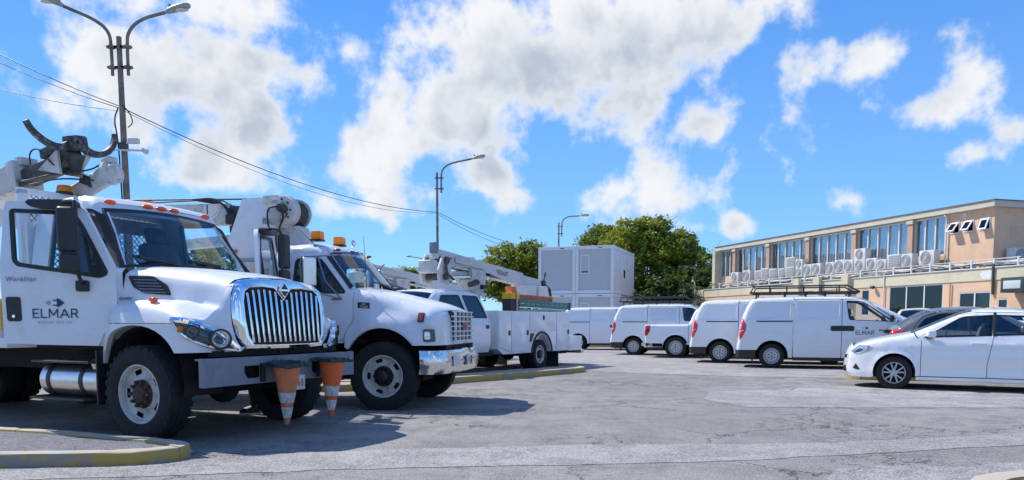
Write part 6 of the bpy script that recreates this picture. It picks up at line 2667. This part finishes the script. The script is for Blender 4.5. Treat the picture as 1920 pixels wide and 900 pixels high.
ACG = mat('aircon_grille_grey', (.30, .31, .31), .6)
ORD = 'first second third fourth fifth sixth seventh eighth ninth tenth eleventh twelfth thirteenth fourteenth fifteenth sixteenth seventeenth eighteenth nineteenth'.split()


def aircon(loc, rz, w, h, kind, label, group):
    t = thing('air_conditioner', label, 'air conditioner', loc, rz, group)
    mb = MB()
    mb.box((0, -.17, h / 2 + .06), (w, .34, h), None, .018)
    mb.build('casing', ACW, t)
    for s_ in (-1, 1):
        mb = MB()
        mb.box((s_ * w * .32, -.17, .03), (.07, .36, .06))
        mb.build('foot', BLACK, t)
    if kind in (0, 3):
        n = 2 if kind == 3 else 1
        for k in range(n):
            hh = h / n
            mb = MB()
            mb.box((-.02, .004, .06 + hh * (k + .5)), (w * .84, .012, hh * .84), None, .004)
            g = mb.build('grille', ACG, t)
            for q in range(7):
                mb = MB()
                mb.box((-.02, .014, .06 + hh * k + hh * (.14 + .12 * q)), (w * .84, .012, .018))
                mb.build('grille_slat', ACW, g)
    else:
        n = 2 if kind == 2 else 1
        for k in range(n):
            hh = h / n
            r = min(w * .40, hh * .42)
            c = (w * .06, .0, .06 + hh * (k + .5))
            mb = MB()
            mb.lathe([(r * 1.06, .0), (r * 1.06, .02), (r * .96, .02), (r * .92, .004), (0, .004)], c, (0, 1, 0), 28)
            g = mb.build('fan_grille', ACG, t)
            mb = MB()
            for q in range(4):
                rr_ = r * (.25 + .22 * q)
                mb.tube([(c[0] + rr_ * math.cos(a), .018, c[2] + rr_ * math.sin(a)) for a in [2 * math.pi * i / 20 for i in range(21)]], .008, 4)
            for q in range(8):
                a = math.pi * q / 8
                mb.bar((c[0] - r * math.cos(a), .02, c[2] - r * math.sin(a)), (c[0] + r * math.cos(a), .02, c[2] + r * math.sin(a)), .010, .006, up=(0, 1, 0))
            mb.build('grille_wires', ACW, g)
    return t


GA = 'air-conditioning units along the terrace'
bA, bo_ = R(107.1), Vector((19.526, 31.0, 0))


def bpt(x, y, z):
    return (bo_.x + x * math.cos(bA) - y * math.sin(bA), bo_.y + x * math.sin(bA) + y * math.cos(bA), z)


# a plank shelf carries the units above the parapet
for k in range(9):
    bbox('shelf_bracket', COPING, 1.0 + k * 2.15, 1.06 + k * 2.15, .12, .72, 3.30, 3.70)
bbox('unit_shelf', COPING, 2.4, 18.6, .16, .62, 3.70, 3.745)
for k, (xa, zt, xb, kd) in enumerate(ACS):
    w = abs(xa - xb)
    what = ('louvred', 'single-fan', 'tall double-fan', 'tall louvred')[kd]
    aircon(bpt((xa + xb) / 2, .56, 3.745), bA, w, zt - 3.745 - .06, kd, 'white %s air conditioner, %s on the ledge counted from the small tilted windows' % (what, ORD[k]), GA)
t_ = thing('air_conditioner_stand', 'grey stand under the air conditioner beside the end wall', 'stand', bpt(-.15, -1.0, 3.28), bA)
mb = MB()
mb.box((0, 0, .10), (.8, .75, .2), None, .02)
mb.build('plinth', CREAM, t_)
mb = MB()
mb.box((0, 0, .26), (.7, .5, .1), None, .01)
mb.build('rack', BLACK, t_)
aircon(bpt(-.15, -.95, 3.59), bA + R(90), .90, .62, 1, 'white single-fan air conditioner standing alone against the end wall', GA)
for x, y, h in ((.0, -.35, .35), (-.2, -.2, .2)):
    pass

# ------------------------------------------------------------------ stacked site cabins
CABG = mat('cabin_panel', (.50, .525, .56), .6, var=.03, vscale=1.0)
CABW = mat('cabin_frame', (.76, .77, .79), .5, var=.03, vscale=2)
ca = R(160)


def cpt(x, y, z):
    return (6.03 + x * math.cos(ca) - y * math.sin(ca), 46.0 + x * math.sin(ca) + y * math.cos(ca), z)


def cabin(i, j, label):
    W, D, H = 2.34, 6.3, 2.84
    t = thing('site_cabin', label, 'site cabin', cpt(i * 2.352, 0, .18 + j * 2.86), ca, 'stacked site cabins')
    for x in (.09, W - .09):
        for y in (-.09, -D + .09):
            mb = MB()
            mb.box((x, y, H / 2), (.18, .18, H - .002), None, .02)
            mb.build('corner_post', CABW, t)
    for z in (.10, H - .10):
        for (c, d) in (((W / 2, -.09, z), (W - .37, .165, .2)), ((W / 2, -D + .09, z), (W - .37, .165, .2)), ((.09, -D / 2, z), (.165, D - .37, .2)), ((W - .09, -D / 2, z), (.165, D - .37, .2))):
            mb = MB()
            mb.box(c, d, None, .015)
            mb.build('frame_rail', CABW, t)
    mb = MB()
    mb.box((W / 2, -.12, H / 2), (W - .36, .05, H - .4))
    mb.build('end_panel', CABG, t)
    mb = MB()
    mb.box((W / 2, -D + .12, H / 2), (W - .36, .05, H - .4))
    mb.build('end_panel', CABG, t)
    n = 6
    for x in (.07, W - .07):
        for k in range(n):
            mb = MB()
            w = (D - .36) / n
            mb.box((x, -.18 - w * (k + .5), H / 2), (.05, w - .02, H - .4), None, .008)
            mb.build('side_panel', CABW, t)
    mb = MB()
    mb.box((W / 2, -D / 2, H - .03), (W - .06, D - .06, .04))
    mb.build('roof', CABW, t)
    if i == 0:
        fr = [(W - .85, W - .28)] if j else [(W - .85, W - .28)]
        for (x0, x1) in fr:
            mb = MB()
            mb.prism([(x0, 1.18), (x1, 1.18), (x1, 2.30), (x0, 2.30)], 'y', -.095, -.06, holes=[[(x0 + .06, 1.24), (x1 - .06, 1.24), (x1 - .06, 2.24), (x0 + .06, 2.24)]])
            wf = mb.build('window', CABW, t)
            mb = MB()
            mb.box(((x0 + x1) / 2, -.085, 1.78), (x1 - x0 - .12, .02, .90))
            mb.build('roller_shutter', CABG, wf)
            mb = MB()
            mb.box(((x0 + x1) / 2, -.083, 1.285), (x1 - x0 - .12, .02, .09))
            mb.build('pane', BLACK, wf)
        mb = MB()
        mb.prism([(-3.6, 1.0), (-2.9, 1.0), (-2.9, 2.2), (-3.6, 2.2)], 'x', .045, .01, holes=[[(-3.54, 1.06), (-2.96, 1.06), (-2.96, 2.14), (-3.54, 2.14)]])
        wf = mb.build('window', CABW, t)
        mb = MB()
        mb.box((.03, -3.25, 1.85), (.015, .58, .58))
        mb.build('roller_shutter', CABW, wf)
        mb = MB()
        mb.box((.032, -3.25, 1.31), (.012, .58, .50))
        mb.build('pane', GLASST, wf)
    mb = MB()
    mb.box((W * .35, .0, H - .12), (.26, .02, .04))
    mb.build('name_plate', BLACK, t)
    return t


cabin(0, 0, 'white and grey site cabin at ground level, lower one nearest the big tree')
cabin(1, 0, 'white and grey site cabin at ground level, lower one behind the bucket')
cabin(0, 1, 'white and grey site cabin on top of the stack, upper one nearest the big tree')
cabin(1, 1, 'white and grey site cabin on top of the stack, upper one behind the bucket')


# ------------------------------------------------------------------ trees
def leaf_mat(name, a, b, c):
    m = bpy.data.materials.new(name)
    m.use_nodes = True
    t = NT(m.node_tree)
    t.n.clear()
    o = t.node('ShaderNodeOutputMaterial')
    geo = t.node('ShaderNodeNewGeometry')
    tcn = t.node('ShaderNodeTexCoord')
    n = t.noise(tcn.outputs['Object'], .55, 3, .6)
    col = t.mix(geo.outputs['Random Per Island'], a, b)
    col = t.mix(t.step(n.outputs['Fac'], .42, .62), col, c)
    df = t.node('ShaderNodeBsdfPrincipled')
    df.inputs['Roughness'].default_value = .55
    t.put(df.inputs['Base Color'], col)
    tl_ = t.node('ShaderNodeBsdfTranslucent')
    t.put(tl_.inputs[0], t.mix(.4, col, (.25, .30, .02)))
    mx = t.node('ShaderNodeMixShader')
    mx.inputs[0].default_value = .38
    t.l.new(df.outputs[0], mx.inputs[1])
    t.l.new(tl_.outputs[0], mx.inputs[2])
    t.l.new(mx.outputs[0], o.inputs[0])
    return m


LEAF_A = leaf_mat('olive_leaves', (.13, .19, .025), (.22, .28, .035), (.34, .35, .035))
LEAF_B = leaf_mat('green_leaves', (.08, .14, .028), (.14, .20, .035), (.19, .24, .04))
LEAF_C = leaf_mat('dark_leaves', (.035, .065, .02), (.06, .095, .028), (.07, .11, .03))
BARK = mat('bark', (.10, .08, .065), .95, var=.3, vscale=5, bump=.4, bscale=20)


def tree(label, loc, lobes, trunk_h, m, n_clump, leaf, seed, twigs=False, group='trees behind the yard'):
    """trunk and limbs reaching into lobes of leaf clumps; lobes: (x, y, z, rx, ry, rz)"""
    rr = random.Random(seed)
    t = thing('tree', label, 'tree', loc, 0, group)
    mb = MB()
    mb.tube([(0, 0, -.1), (.05, .0, trunk_h * .5), (0, .05, trunk_h)], [.32, .22], 10, 1)
    for (x, y, z, rx, ry, rz) in lobes:
        mid = Vector((x * .4, y * .4, lerp(trunk_h, z, .45)))
        mb.tube([(0, 0, trunk_h * .8), mid, (x, y, z)], [.16, .04], 7, 1)
        for _ in range(5):
            e = Vector((x + rr.uniform(-rx, rx) * .8, y + rr.uniform(-ry, ry) * .8, z + rr.uniform(-.3, .9) * rz))
            mb.tube([mid.lerp(Vector((x, y, z)), .6), (Vector((x, y, z)) + e) / 2 + Vector((0, 0, .1)), e], [.05, .012], 5, 1)
    if twigs:
        for _ in range(16):
            L = rr.choice(lobes)
            s_ = Vector((L[0] + L[3] * rr.uniform(.2, .9), L[1], L[2] + L[5] * rr.uniform(.0, .8)))
            e = s_ + Vector((rr.uniform(.4, 1.2), rr.uniform(-.3, .3), rr.uniform(.2, 1.2)))
            mb.tube([s_, (s_ + e) / 2 + Vector((.1, 0, .1)), e], [.02, .006], 4)
    mb.build('trunk', BARK, t, 60)
    V, F = [], []
    tot = sum(l[3] * l[5] for l in lobes)
    for (x, y, z, rx, ry, rz) in lobes:
        for _ in range(int(n_clump * rx * rz / tot)):
            while True:
                d = Vector((rr.uniform(-1, 1), rr.uniform(-1, 1), rr.uniform(-1, 1)))
                if .35 < d.length < 1.0:
                    break
            d = d * (rr.uniform(.9, 1.06) / max(.55, d.length) if rr.random() < .6 else 1)
            c = Vector((x + d.x * rx, y + d.y * ry, z + d.z * rz * (1 if d.z > 0 else .8)))
            cr_ = rr.uniform(.22, .55) * (leaf / .16) ** .6
            for _ in range(rr.randint(26, 48)):
                o = Vector((rr.gauss(0, .5), rr.gauss(0, .5), rr.gauss(0, .34))) * cr_
                p = c + o
                s_ = leaf * rr.uniform(.6, 1.25)
                nrm = Vector((rr.gauss(0, .6), rr.gauss(0, .6), rr.uniform(.1, 1.2))).normalized()
                u = nrm.orthogonal().normalized()
                u = Matrix.Rotation(rr.uniform(0, 6.28), 3, nrm) @ u
                w_ = nrm.cross(u)
                k = len(V)
                V += [p - u * s_, p - w_ * s_ * .42 + nrm * s_ * .12, p + u * s_, p + w_ * s_ * .42 + nrm * s_ * .12]
                F.append((k, k + 1, k + 2, k + 3))
    me = bpy.data.meshes.new('crown')
    me.from_pydata([tuple(v) for v in V], [], F)
    me.materials.append(m)
    o = bpy.data.objects.new('crown', me)
    COL.objects.link(o)
    o.parent = t
    return t


tree('large olive-green tree with a broad crown behind the site cabins and vans', (10.0, 56, 0), [(-1.2, 0, 6.9, 2.2, 2.0, 1.7), (1.0, .3, 6.6, 2.3, 2.0, 1.6), (-.3, -.4, 4.9, 3.2, 2.4, 1.7), (2.7, -.3, 4.9, 1.9, 1.8, 1.7), (-2.6, .2, 5.0, 1.9, 1.8, 1.6), (.2, .2, 7.9, 1.3, 1.3, .9)], 3.0, LEAF_A, 820, .17, 11, True)
tree('darker green tree standing at the cabin side of the large tree', (7.6, 60, 0), [(-.6, 0, 7.2, 1.7, 1.6, 1.4), (.8, 0, 6.2, 1.7, 1.6, 1.6), (-1.2, 0, 5.6, 1.6, 1.5, 1.5)], 3.0, LEAF_B, 360, .17, 12)
tree('low dark green tree below the large tree, beside the low wing', (13.0, 53, 0), [(-1.5, 0, 3.6, 1.9, 1.5, 1.5), (.6, 0, 3.4, 2.0, 1.5, 1.7), (2.2, 0, 3.0, 1.5, 1.4, 1.5), (-3.2, 0, 2.9, 1.7, 1.5, 1.5), (.2, 0, 1.6, 2.8, 1.5, 1.2)], 1.6, LEAF_C, 600, .17, 13)
tree('rounded yellow-green tree showing above the bucket truck boom', (.6, 62, 0), [(-.9, 0, 6.0, 1.7, 1.6, 1.5), (1.0, 0, 6.2, 1.8, 1.6, 1.4), (-2.4, 0, 4.6, 1.5, 1.4, 1.5), (.4, 0, 4.0, 2.6, 1.7, 1.6), (2.4, 0, 4.6, 1.4, 1.4, 1.6)], 2.6, LEAF_A, 620, .18, 14)
tree('small feathery green tree seen between the bucket trucks', (-8.2, 66, 0), [(-.8, 0, 4.7, 1.8, 1.6, 1.1), (1.3, 0, 4.3, 1.8, 1.5, 1.2), (-2.2, 0, 3.6, 1.8, 1.5, 1.2), (3.0, 0, 3.4, 1.6, 1.5, 1.3)], 2.4, LEAF_A, 420, .16, 15, True)
tree('dark green tree seen through the windscreen of the nearest truck', (-13.4, 33, 0), [(-.6, 0, 3.6, 1.5, 1.3, 1.1), (1.0, 0, 3.3, 1.5, 1.3, 1.1), (.2, 0, 2.4, 1.9, 1.4, .9)], 1.8, LEAF_B, 220, .13, 16)
# a fan palm in front of the dark tree
pm = thing('palm_tree', 'small dark fan palm among the trees above the low wing', 'palm', (12.2, 50.5, 0), 0)
mb = MB()
mb.tube([(0, 0, 0), (.05, 0, 1.6), (0, 0, 3.0)], [.18, .13], 10, 1)
mb.build('trunk', BARK, pm, 60)
pr = random.Random(21)
for k in range(20):
    a = pr.uniform(0, 6.28)
    up_ = pr.uniform(-.5, 1.0)
    d = Vector((math.cos(a), math.sin(a), up_)).normalized()
    mb = MB()
    st_ = Vector((0, 0, 3.0))
    hub = st_ + d * .8
    mb.tube([st_, hub], .015, 4)
    sdv = d.cross(Vector((0, 0, 1))).normalized()
    for j in range(11):
        f = (j - 5) / 5
        e = (d * math.cos(f * 1.2) + sdv * math.sin(f * 1.2)).normalized()
        tip = hub + e * pr.uniform(.7, .95) + Vector((0, 0, -.28))
        w_ = e.cross(Vector((0, 0, 1))).normalized() * .035
        mid_ = hub + e * .5
        v_ = [mb.bm.verts.new(p) for p in (hub, mid_ + w_, tip, mid_ - w_)]
        mb.bm.faces.new(v_)
    mb.build('frond', LEAF_C, pm, 0)
# far scrub closing the horizon
V, F = [], []
fr_ = random.Random(3)
for k in range(9000):
    x = fr_.uniform(-120, 90)
    y = fr_.uniform(96, 112)
    h = 2.4 + 1.5 * math.sin(x * .17) + 1.0 * math.sin(x * .41 + 1)
    z = fr_.uniform(0, max(.8, h))
    s_ = fr_.uniform(.25, .6)
    n_ = Vector((fr_.gauss(0, 1), -1, fr_.gauss(0, 1))).normalized()
    u_ = n_.orthogonal().normalized()
    w_ = n_.cross(u_)
    p = Vector((x, y, z))
    q = len(V)
    V += [tuple(p - u_ * s_), tuple(p - w_ * s_ * .6), tuple(p + u_ * s_), tuple(p + w_ * s_ * .6)]
    F.append((q, q + 1, q + 2, q + 3))
me = bpy.data.meshes.new('scrub')
me.from_pydata(V, [], F)
me.materials.append(LEAF_B)
o = bpy.data.objects.new('scrub', me)
COL.objects.link(o)
tag(o, 'low green scrub far behind the parked trucks', 'scrub', None, 'stuff')

# ------------------------------------------------------------------ street lamps and wires
POLE = mat('weathered_pole', (.20, .165, .14), .8, metal=.1, var=.3, vscale=3, dirt=((.42, .40, .38), .6, 4.0))
HEADM = mat('lamp_head_grey', (.33, .36, .33), .5, metal=.2, var=.1)
LENS = mat('lamp_lens', (.62, .64, .60), .3)
GL = 'street lamps around the yard'


def street_lamp(label, X, Y, h, arms, r=.065, extras=False, lean=0.0):
    t = thing('street_lamp', label, 'street lamp', (X, Y, 0), 0, GL)
    mb = MB()
    mb.lathe([(r * 1.35, 0), (r * 1.3, 1.5), (r * 1.2, h * .35), (r, h * .7), (r * .82, h), (0, h)], (0, 0, 0), (0, 0, 1), 14)
    mb.build('pole', POLE, t)
    for dx, L, rise in arms:
        off = .20 * dx
        mb = MB()
        mb.tube([(off, 0, h - .95), (off, 0, h - .25), (off + .03 * dx, 0, h + .12), (off + .35 * dx, 0, h + .42), (off + L * dx, 0, h + .42 + rise)], .042, 8, 2)
        ar = mb.build('arm', POLE, t)
        for z in (h - .25, h - .75):
            mb = MB()
            mb.box((off / 2, 0, z), (.42, .10, .05))
            mb.box((off, 0, z), (.12, .14, .07))
            mb.build('clamp', POLE, ar)
        e = Vector((off + L * dx, 0, h + .42 + rise))
        d = Vector((dx, 0, rise / max(.3, L - .35))).normalized()
        mb = MB()
        rows = []
        for f, w_, hh in ((0, .05, .05), (.08, .09, .09), (.25, .13, .12), (.5, .14, .11), (.62, .10, .07), (.66, .03, .03)):
            c = e + d * f
            rows.append([c + Vector((0, math.cos(a) * w_, (math.sin(a) * hh if math.sin(a) > 0 else math.sin(a) * hh * .4))) for a in [2 * math.pi * i / 14 for i in range(14)]])
        mb.loft(rows)
        hd = mb.build('lamp_head', HEADM, t, 60)
        mb = MB()
        mb.ball(e + d * .38 + Vector((0, 0, -.03)), .12, 12, (1.9, .85, .35))
        mb.build('lens', LENS, hd)
        mb = MB()
        mb.cyl(e + d * .12 + Vector((0, 0, .07)), e + d * .12 + Vector((0, 0, .17)), .035, None, 10)
        mb.build('photocell', HEADM, hd)
    if extras:
        zc = 5.75
        mb = MB()
        mb.box((.30, -.1, zc + .10), (.26, .14, .13), None, .02)
        mb.cyl((.0, -.05, zc + .05), (.25, -.08, zc + .08), .025, None, 8)
        cm = mb.build('security_camera', ACW, t)
        mb = MB()
        mb.cyl((-.42, -.1, zc - .10), (.52, -.1, zc - .14), .025, None, 8)
        mb.build('cross_arm', ACW, t)
        for x in (-.42, .52):
            mb = MB()
            mb.cyl((x, -.1, zc - .12), (x + .12, -.16, zc - .18), .05, .075, 10)
            mb.build('flood_light', ACW, t)
        mb = MB()
        mb.box((0, -.02, zc), (.18, .18, .16), None, .02)
        mb.build('pole_band', GUNK, t)
        mb = MB()
        mb.tube([(-.07, -.06, 6.7), (-.20, -.06, 6.4), (-.12, -.07, 6.0), (-.08, -.09, 5.2), (-.05, -.09, 2.0)], .02, 6, 2)
        mb.tube([(.05, -.06, 6.75), (.25, -.06, 6.5), (.28, -.06, 6.3), (.15, -.06, 6.2)], .015, 6, 2)
        mb.build('cable', BLACK, t)
    t.rotation_euler = (0, R(lean), 0)
    return t


LP = [(-9.83, 20.0), (-3.55, 37.0), (3.25, 54.0)]
street_lamp('tall double-arm street lamp with a security camera, behind the nearest truck', *LP[0], 8.45, [(-1, 1.15, .34), (1, 1.0, .16)], .075, True, -.6)
street_lamp('single-arm street lamp rising behind the crew-cab bucket truck', *LP[1], 8.35, [(1, 1.45, .22)], .06)
street_lamp('single-arm street lamp standing behind the stacked site cabins', *LP[2], 8.2, [(1, 1.25, .05)], .06)
street_lamp('distant single-arm street lamp showing over the small feathery tree', -9.4, 86, 8.0, [(-1, 1.5, .15)], .07)
street_lamp('distant single-arm street lamp partly hidden by the large tree', 12.6, 72, 8.2, [(-1, 1.5, .05)], .06)


def wire(label, a, b, sag, r, n=22, group='overhead wires'):
    a, b = Vector(a), Vector(b)
    t = [(a.lerp(b, i / n) - Vector((0, 0, sag * 4 * (i / n) * (1 - i / n)))) for i in range(n + 1)]
    mb = MB()
    mb.tube(t, r, 6)
    o = mb.build('overhead_wire', BLACK, None, 60)
    tag(o, label, 'wire', group)


wire('thick overhead wire sagging from the double-arm lamp to the next lamp', (-9.8, 19.95, 6.65), (-3.55, 36.95, 6.5), .55, .013)
wire('thin overhead wire sagging just below the thick one between the two lamps', (-9.8, 19.95, 6.6), (-3.55, 36.95, 6.45), .68, .007)
wire('upper overhead wire running from the single-arm lamp towards the site cabins', (-3.5, 37.0, 6.5), (3.2, 53.9, 6.4), .5, .014)
wire('lower overhead wire running from the single-arm lamp towards the site cabins', (-3.5, 37.0, 6.4), (3.2, 53.9, 6.15), .6, .012)
wire('topmost wire leaving the frame from the double-arm lamp', (-9.85, 19.95, 6.7), (-20, 24.0, 12.0), .3, .012)
wire('middle wire leaving the frame from the double-arm lamp', (-9.85, 19.95, 6.65), (-20, 24.0, 11.5), .3, .010)
wire('lowest wire leaving the frame from the double-arm lamp', (-9.85, 19.95, 6.6), (-20, 24.0, 9.8), .3, .008)
wire('thin wire stretched from the large tree to the office block corner', (9.0, 55, 5.0), (13.6, 50.3, 5.6), .25, .012)

# ------------------------------------------------------------------ other parked cars
make_sedan('hatchback_car', 'dark grey hatchback with red tail light, behind the white saloon', (11.75, 17.0, 0), R(-20), GREYCAR, GLASSD, 'hatch').scale = (1.0, 1.0, 1.06)
for k, (lb, p, a) in enumerate((('white car seen from behind in front of the dark ground-floor windows', (16.4, 31.2, 0), 63), ('white car showing only its roof beyond the dark grey hatchback', (18.5, 29.8, 0), 63))):
    c_ = make_sedan('parked_car', lb, p, R(a), WHITE3, GLASSD, 'hatch', group='white cars by the building')
    c_.scale = (1.12, 1.08, 1.20)

# ------------------------------------------------------------------ person standing at the open driver's door
pe = thing('person', 'person in dark clothes standing behind the nearest truck, only shoes showing', 'person', (-3.60, 10.62, 0), R(200))
me = bpy.data.meshes.new('body')
J = [((0, 0, .98), .16, .13), ((0, 0, 1.18), .155, .115), ((0, 0, 1.38), .19, .12), ((0, 0, 1.50), .07, .07), ((.01, 0, 1.60), .075, .09), ((.015, 0, 1.70), .085, .10), ((.01, 0, 1.76), .05, .06),
     ((0, .09, .92), .10, .10), ((.02, .11, .50), .065, .07), ((0, .12, .10), .045, .05), ((0, -.09, .92), .10, .10), ((.0, -.13, .50), .065, .07), ((-.06, -.15, .10), .045, .05),
     ((0, .20, 1.41), .065, .065), ((-.02, .26, 1.13), .048, .05), ((.12, .25, .93), .034, .036), ((0, -.20, 1.41), .065, .065), ((.06, -.27, 1.16), .048, .05), ((.26, -.22, 1.10), .034, .036)]
E_ = [(0, 1), (1, 2), (2, 3), (3, 4), (4, 5), (5, 6), (0, 7), (7, 8), (8, 9), (0, 10), (10, 11), (11, 12), (2, 13), (13, 14), (14, 15), (2, 16), (16, 17), (17, 18)]
fing = []
for hand, dirv, sd in ((15, Vector((.6, .0, -.8)), 1), (18, Vector((.95, .1, -.1)), -1)):
    c = Vector(J[hand][0])
    dirv.normalize()
    lat = Vector((0, 1, 0))
    palm = len(J)
    J.append((tuple(c + dirv * .07), .034, .02))
    E_.append((hand, palm))
    for q in range(4):
        b0 = len(J)
        base_ = c + dirv * .10 + lat * (.03 - .02 * q)
        L_ = (.06, .07, .065, .05)[q]
        J.append((tuple(base_), .009, .009))
        J.append((tuple(base_ + dirv * L_ * .6 + Vector((.01, 0, -.01))), .008, .008))
        J.append((tuple(base_ + dirv * L_ + Vector((.02, 0, -.035))), .007, .007))
        E_ += [(palm, b0), (b0, b0 + 1), (b0 + 1, b0 + 2)]
    b0 = len(J)
    J.append((tuple(c + dirv * .05 + lat * .04), .010, .010))
    J.append((tuple(c + dirv * .09 + lat * .06), .009, .009))
    E_ += [(palm, b0), (b0, b0 + 1)]
me.from_pydata([j[0] for j in J], E_, [])
body = bpy.data.objects.new('body', me)
COL.objects.link(body)
body.parent = pe
md = body.modifiers.new('skin', 'SKIN')
for v, j in zip(me.skin_vertices[0].data, J):
    v.radius = (j[1], j[2])
me.skin_vertices[0].data[0].use_root = True
sb = body.modifiers.new('sub', 'SUBSURF')
sb.levels = sb.render_levels = 1


def cloth_mat():
    m = bpy.data.materials.new('clothes_and_skin')
    m.use_nodes = True
    t = NT(m.node_tree)
    b = t.n['Principled BSDF']
    b.inputs['Roughness'].default_value = .85
    tcn = t.node('ShaderNodeTexCoord')
    sp = t.node('ShaderNodeSeparateXYZ')
    t.put(sp.inputs[0], tcn.outputs['Object'])
    z = sp.outputs[2]
    c = t.mix(t.m('GREATER_THAN', z, .97), (.02, .024, .035), (.05, .08, .14))
    c = t.mix(t.m('GREATER_THAN', z, 1.50), c, (.22, .12, .075))
    t.put(b.inputs['Base Color'], c)
    return m


me.materials.append(cloth_mat())
mb = MB()
mb.ball((0.0, 0, 1.715), .10, 14, (1.0, .92, .95))
for v in list(mb.bm.verts):
    if v.co.z < 1.69 and v.co.x > 0:
        v.co.x *= .3
mb.build('hair', mat('dark_hair', (.012, .010, .009), .7), pe, 60)
for (x, y) in ((0, .12), (-.06, -.15)):
    mb = MB()
    rows = []
    for f, w_, h_ in ((-.09, .03, .05), (-.06, .042, .10), (.0, .045, .10), (.06, .046, .075), (.13, .048, .055), (.18, .03, .035)):
        rows.append([(x + f, y + math.cos(a) * w_, .03 + (h_ * max(0, math.sin(a))) - (.012 if math.sin(a) < 0 else 0)) for a in [2 * math.pi * i / 12 for i in range(12)]])
    mb.loft(rows)
    sh = mb.build('shoe', BLACK, pe, 50)
    mb = MB()
    mb.box((x + .045, y, .0125), (.28, .10, .025), None, .01)
    mb.build('sole', mat('pale_sole', (.55, .53, .5), .8), sh)
for s_ in (-1, 1):
    mb = MB()
    mb.ball((.09, s_ * .032, 1.665), .011, 8)
    mb.build('eye', mat('eye_white', (.6, .6, .6), .3), pe)
mb = MB()
mb.prism([(.085, 1.65), (.118, 1.615), (.085, 1.61)], 'y', -.013, .013, .003)
mb.build('nose', mat('skin', (.22, .12, .075), .6), pe)
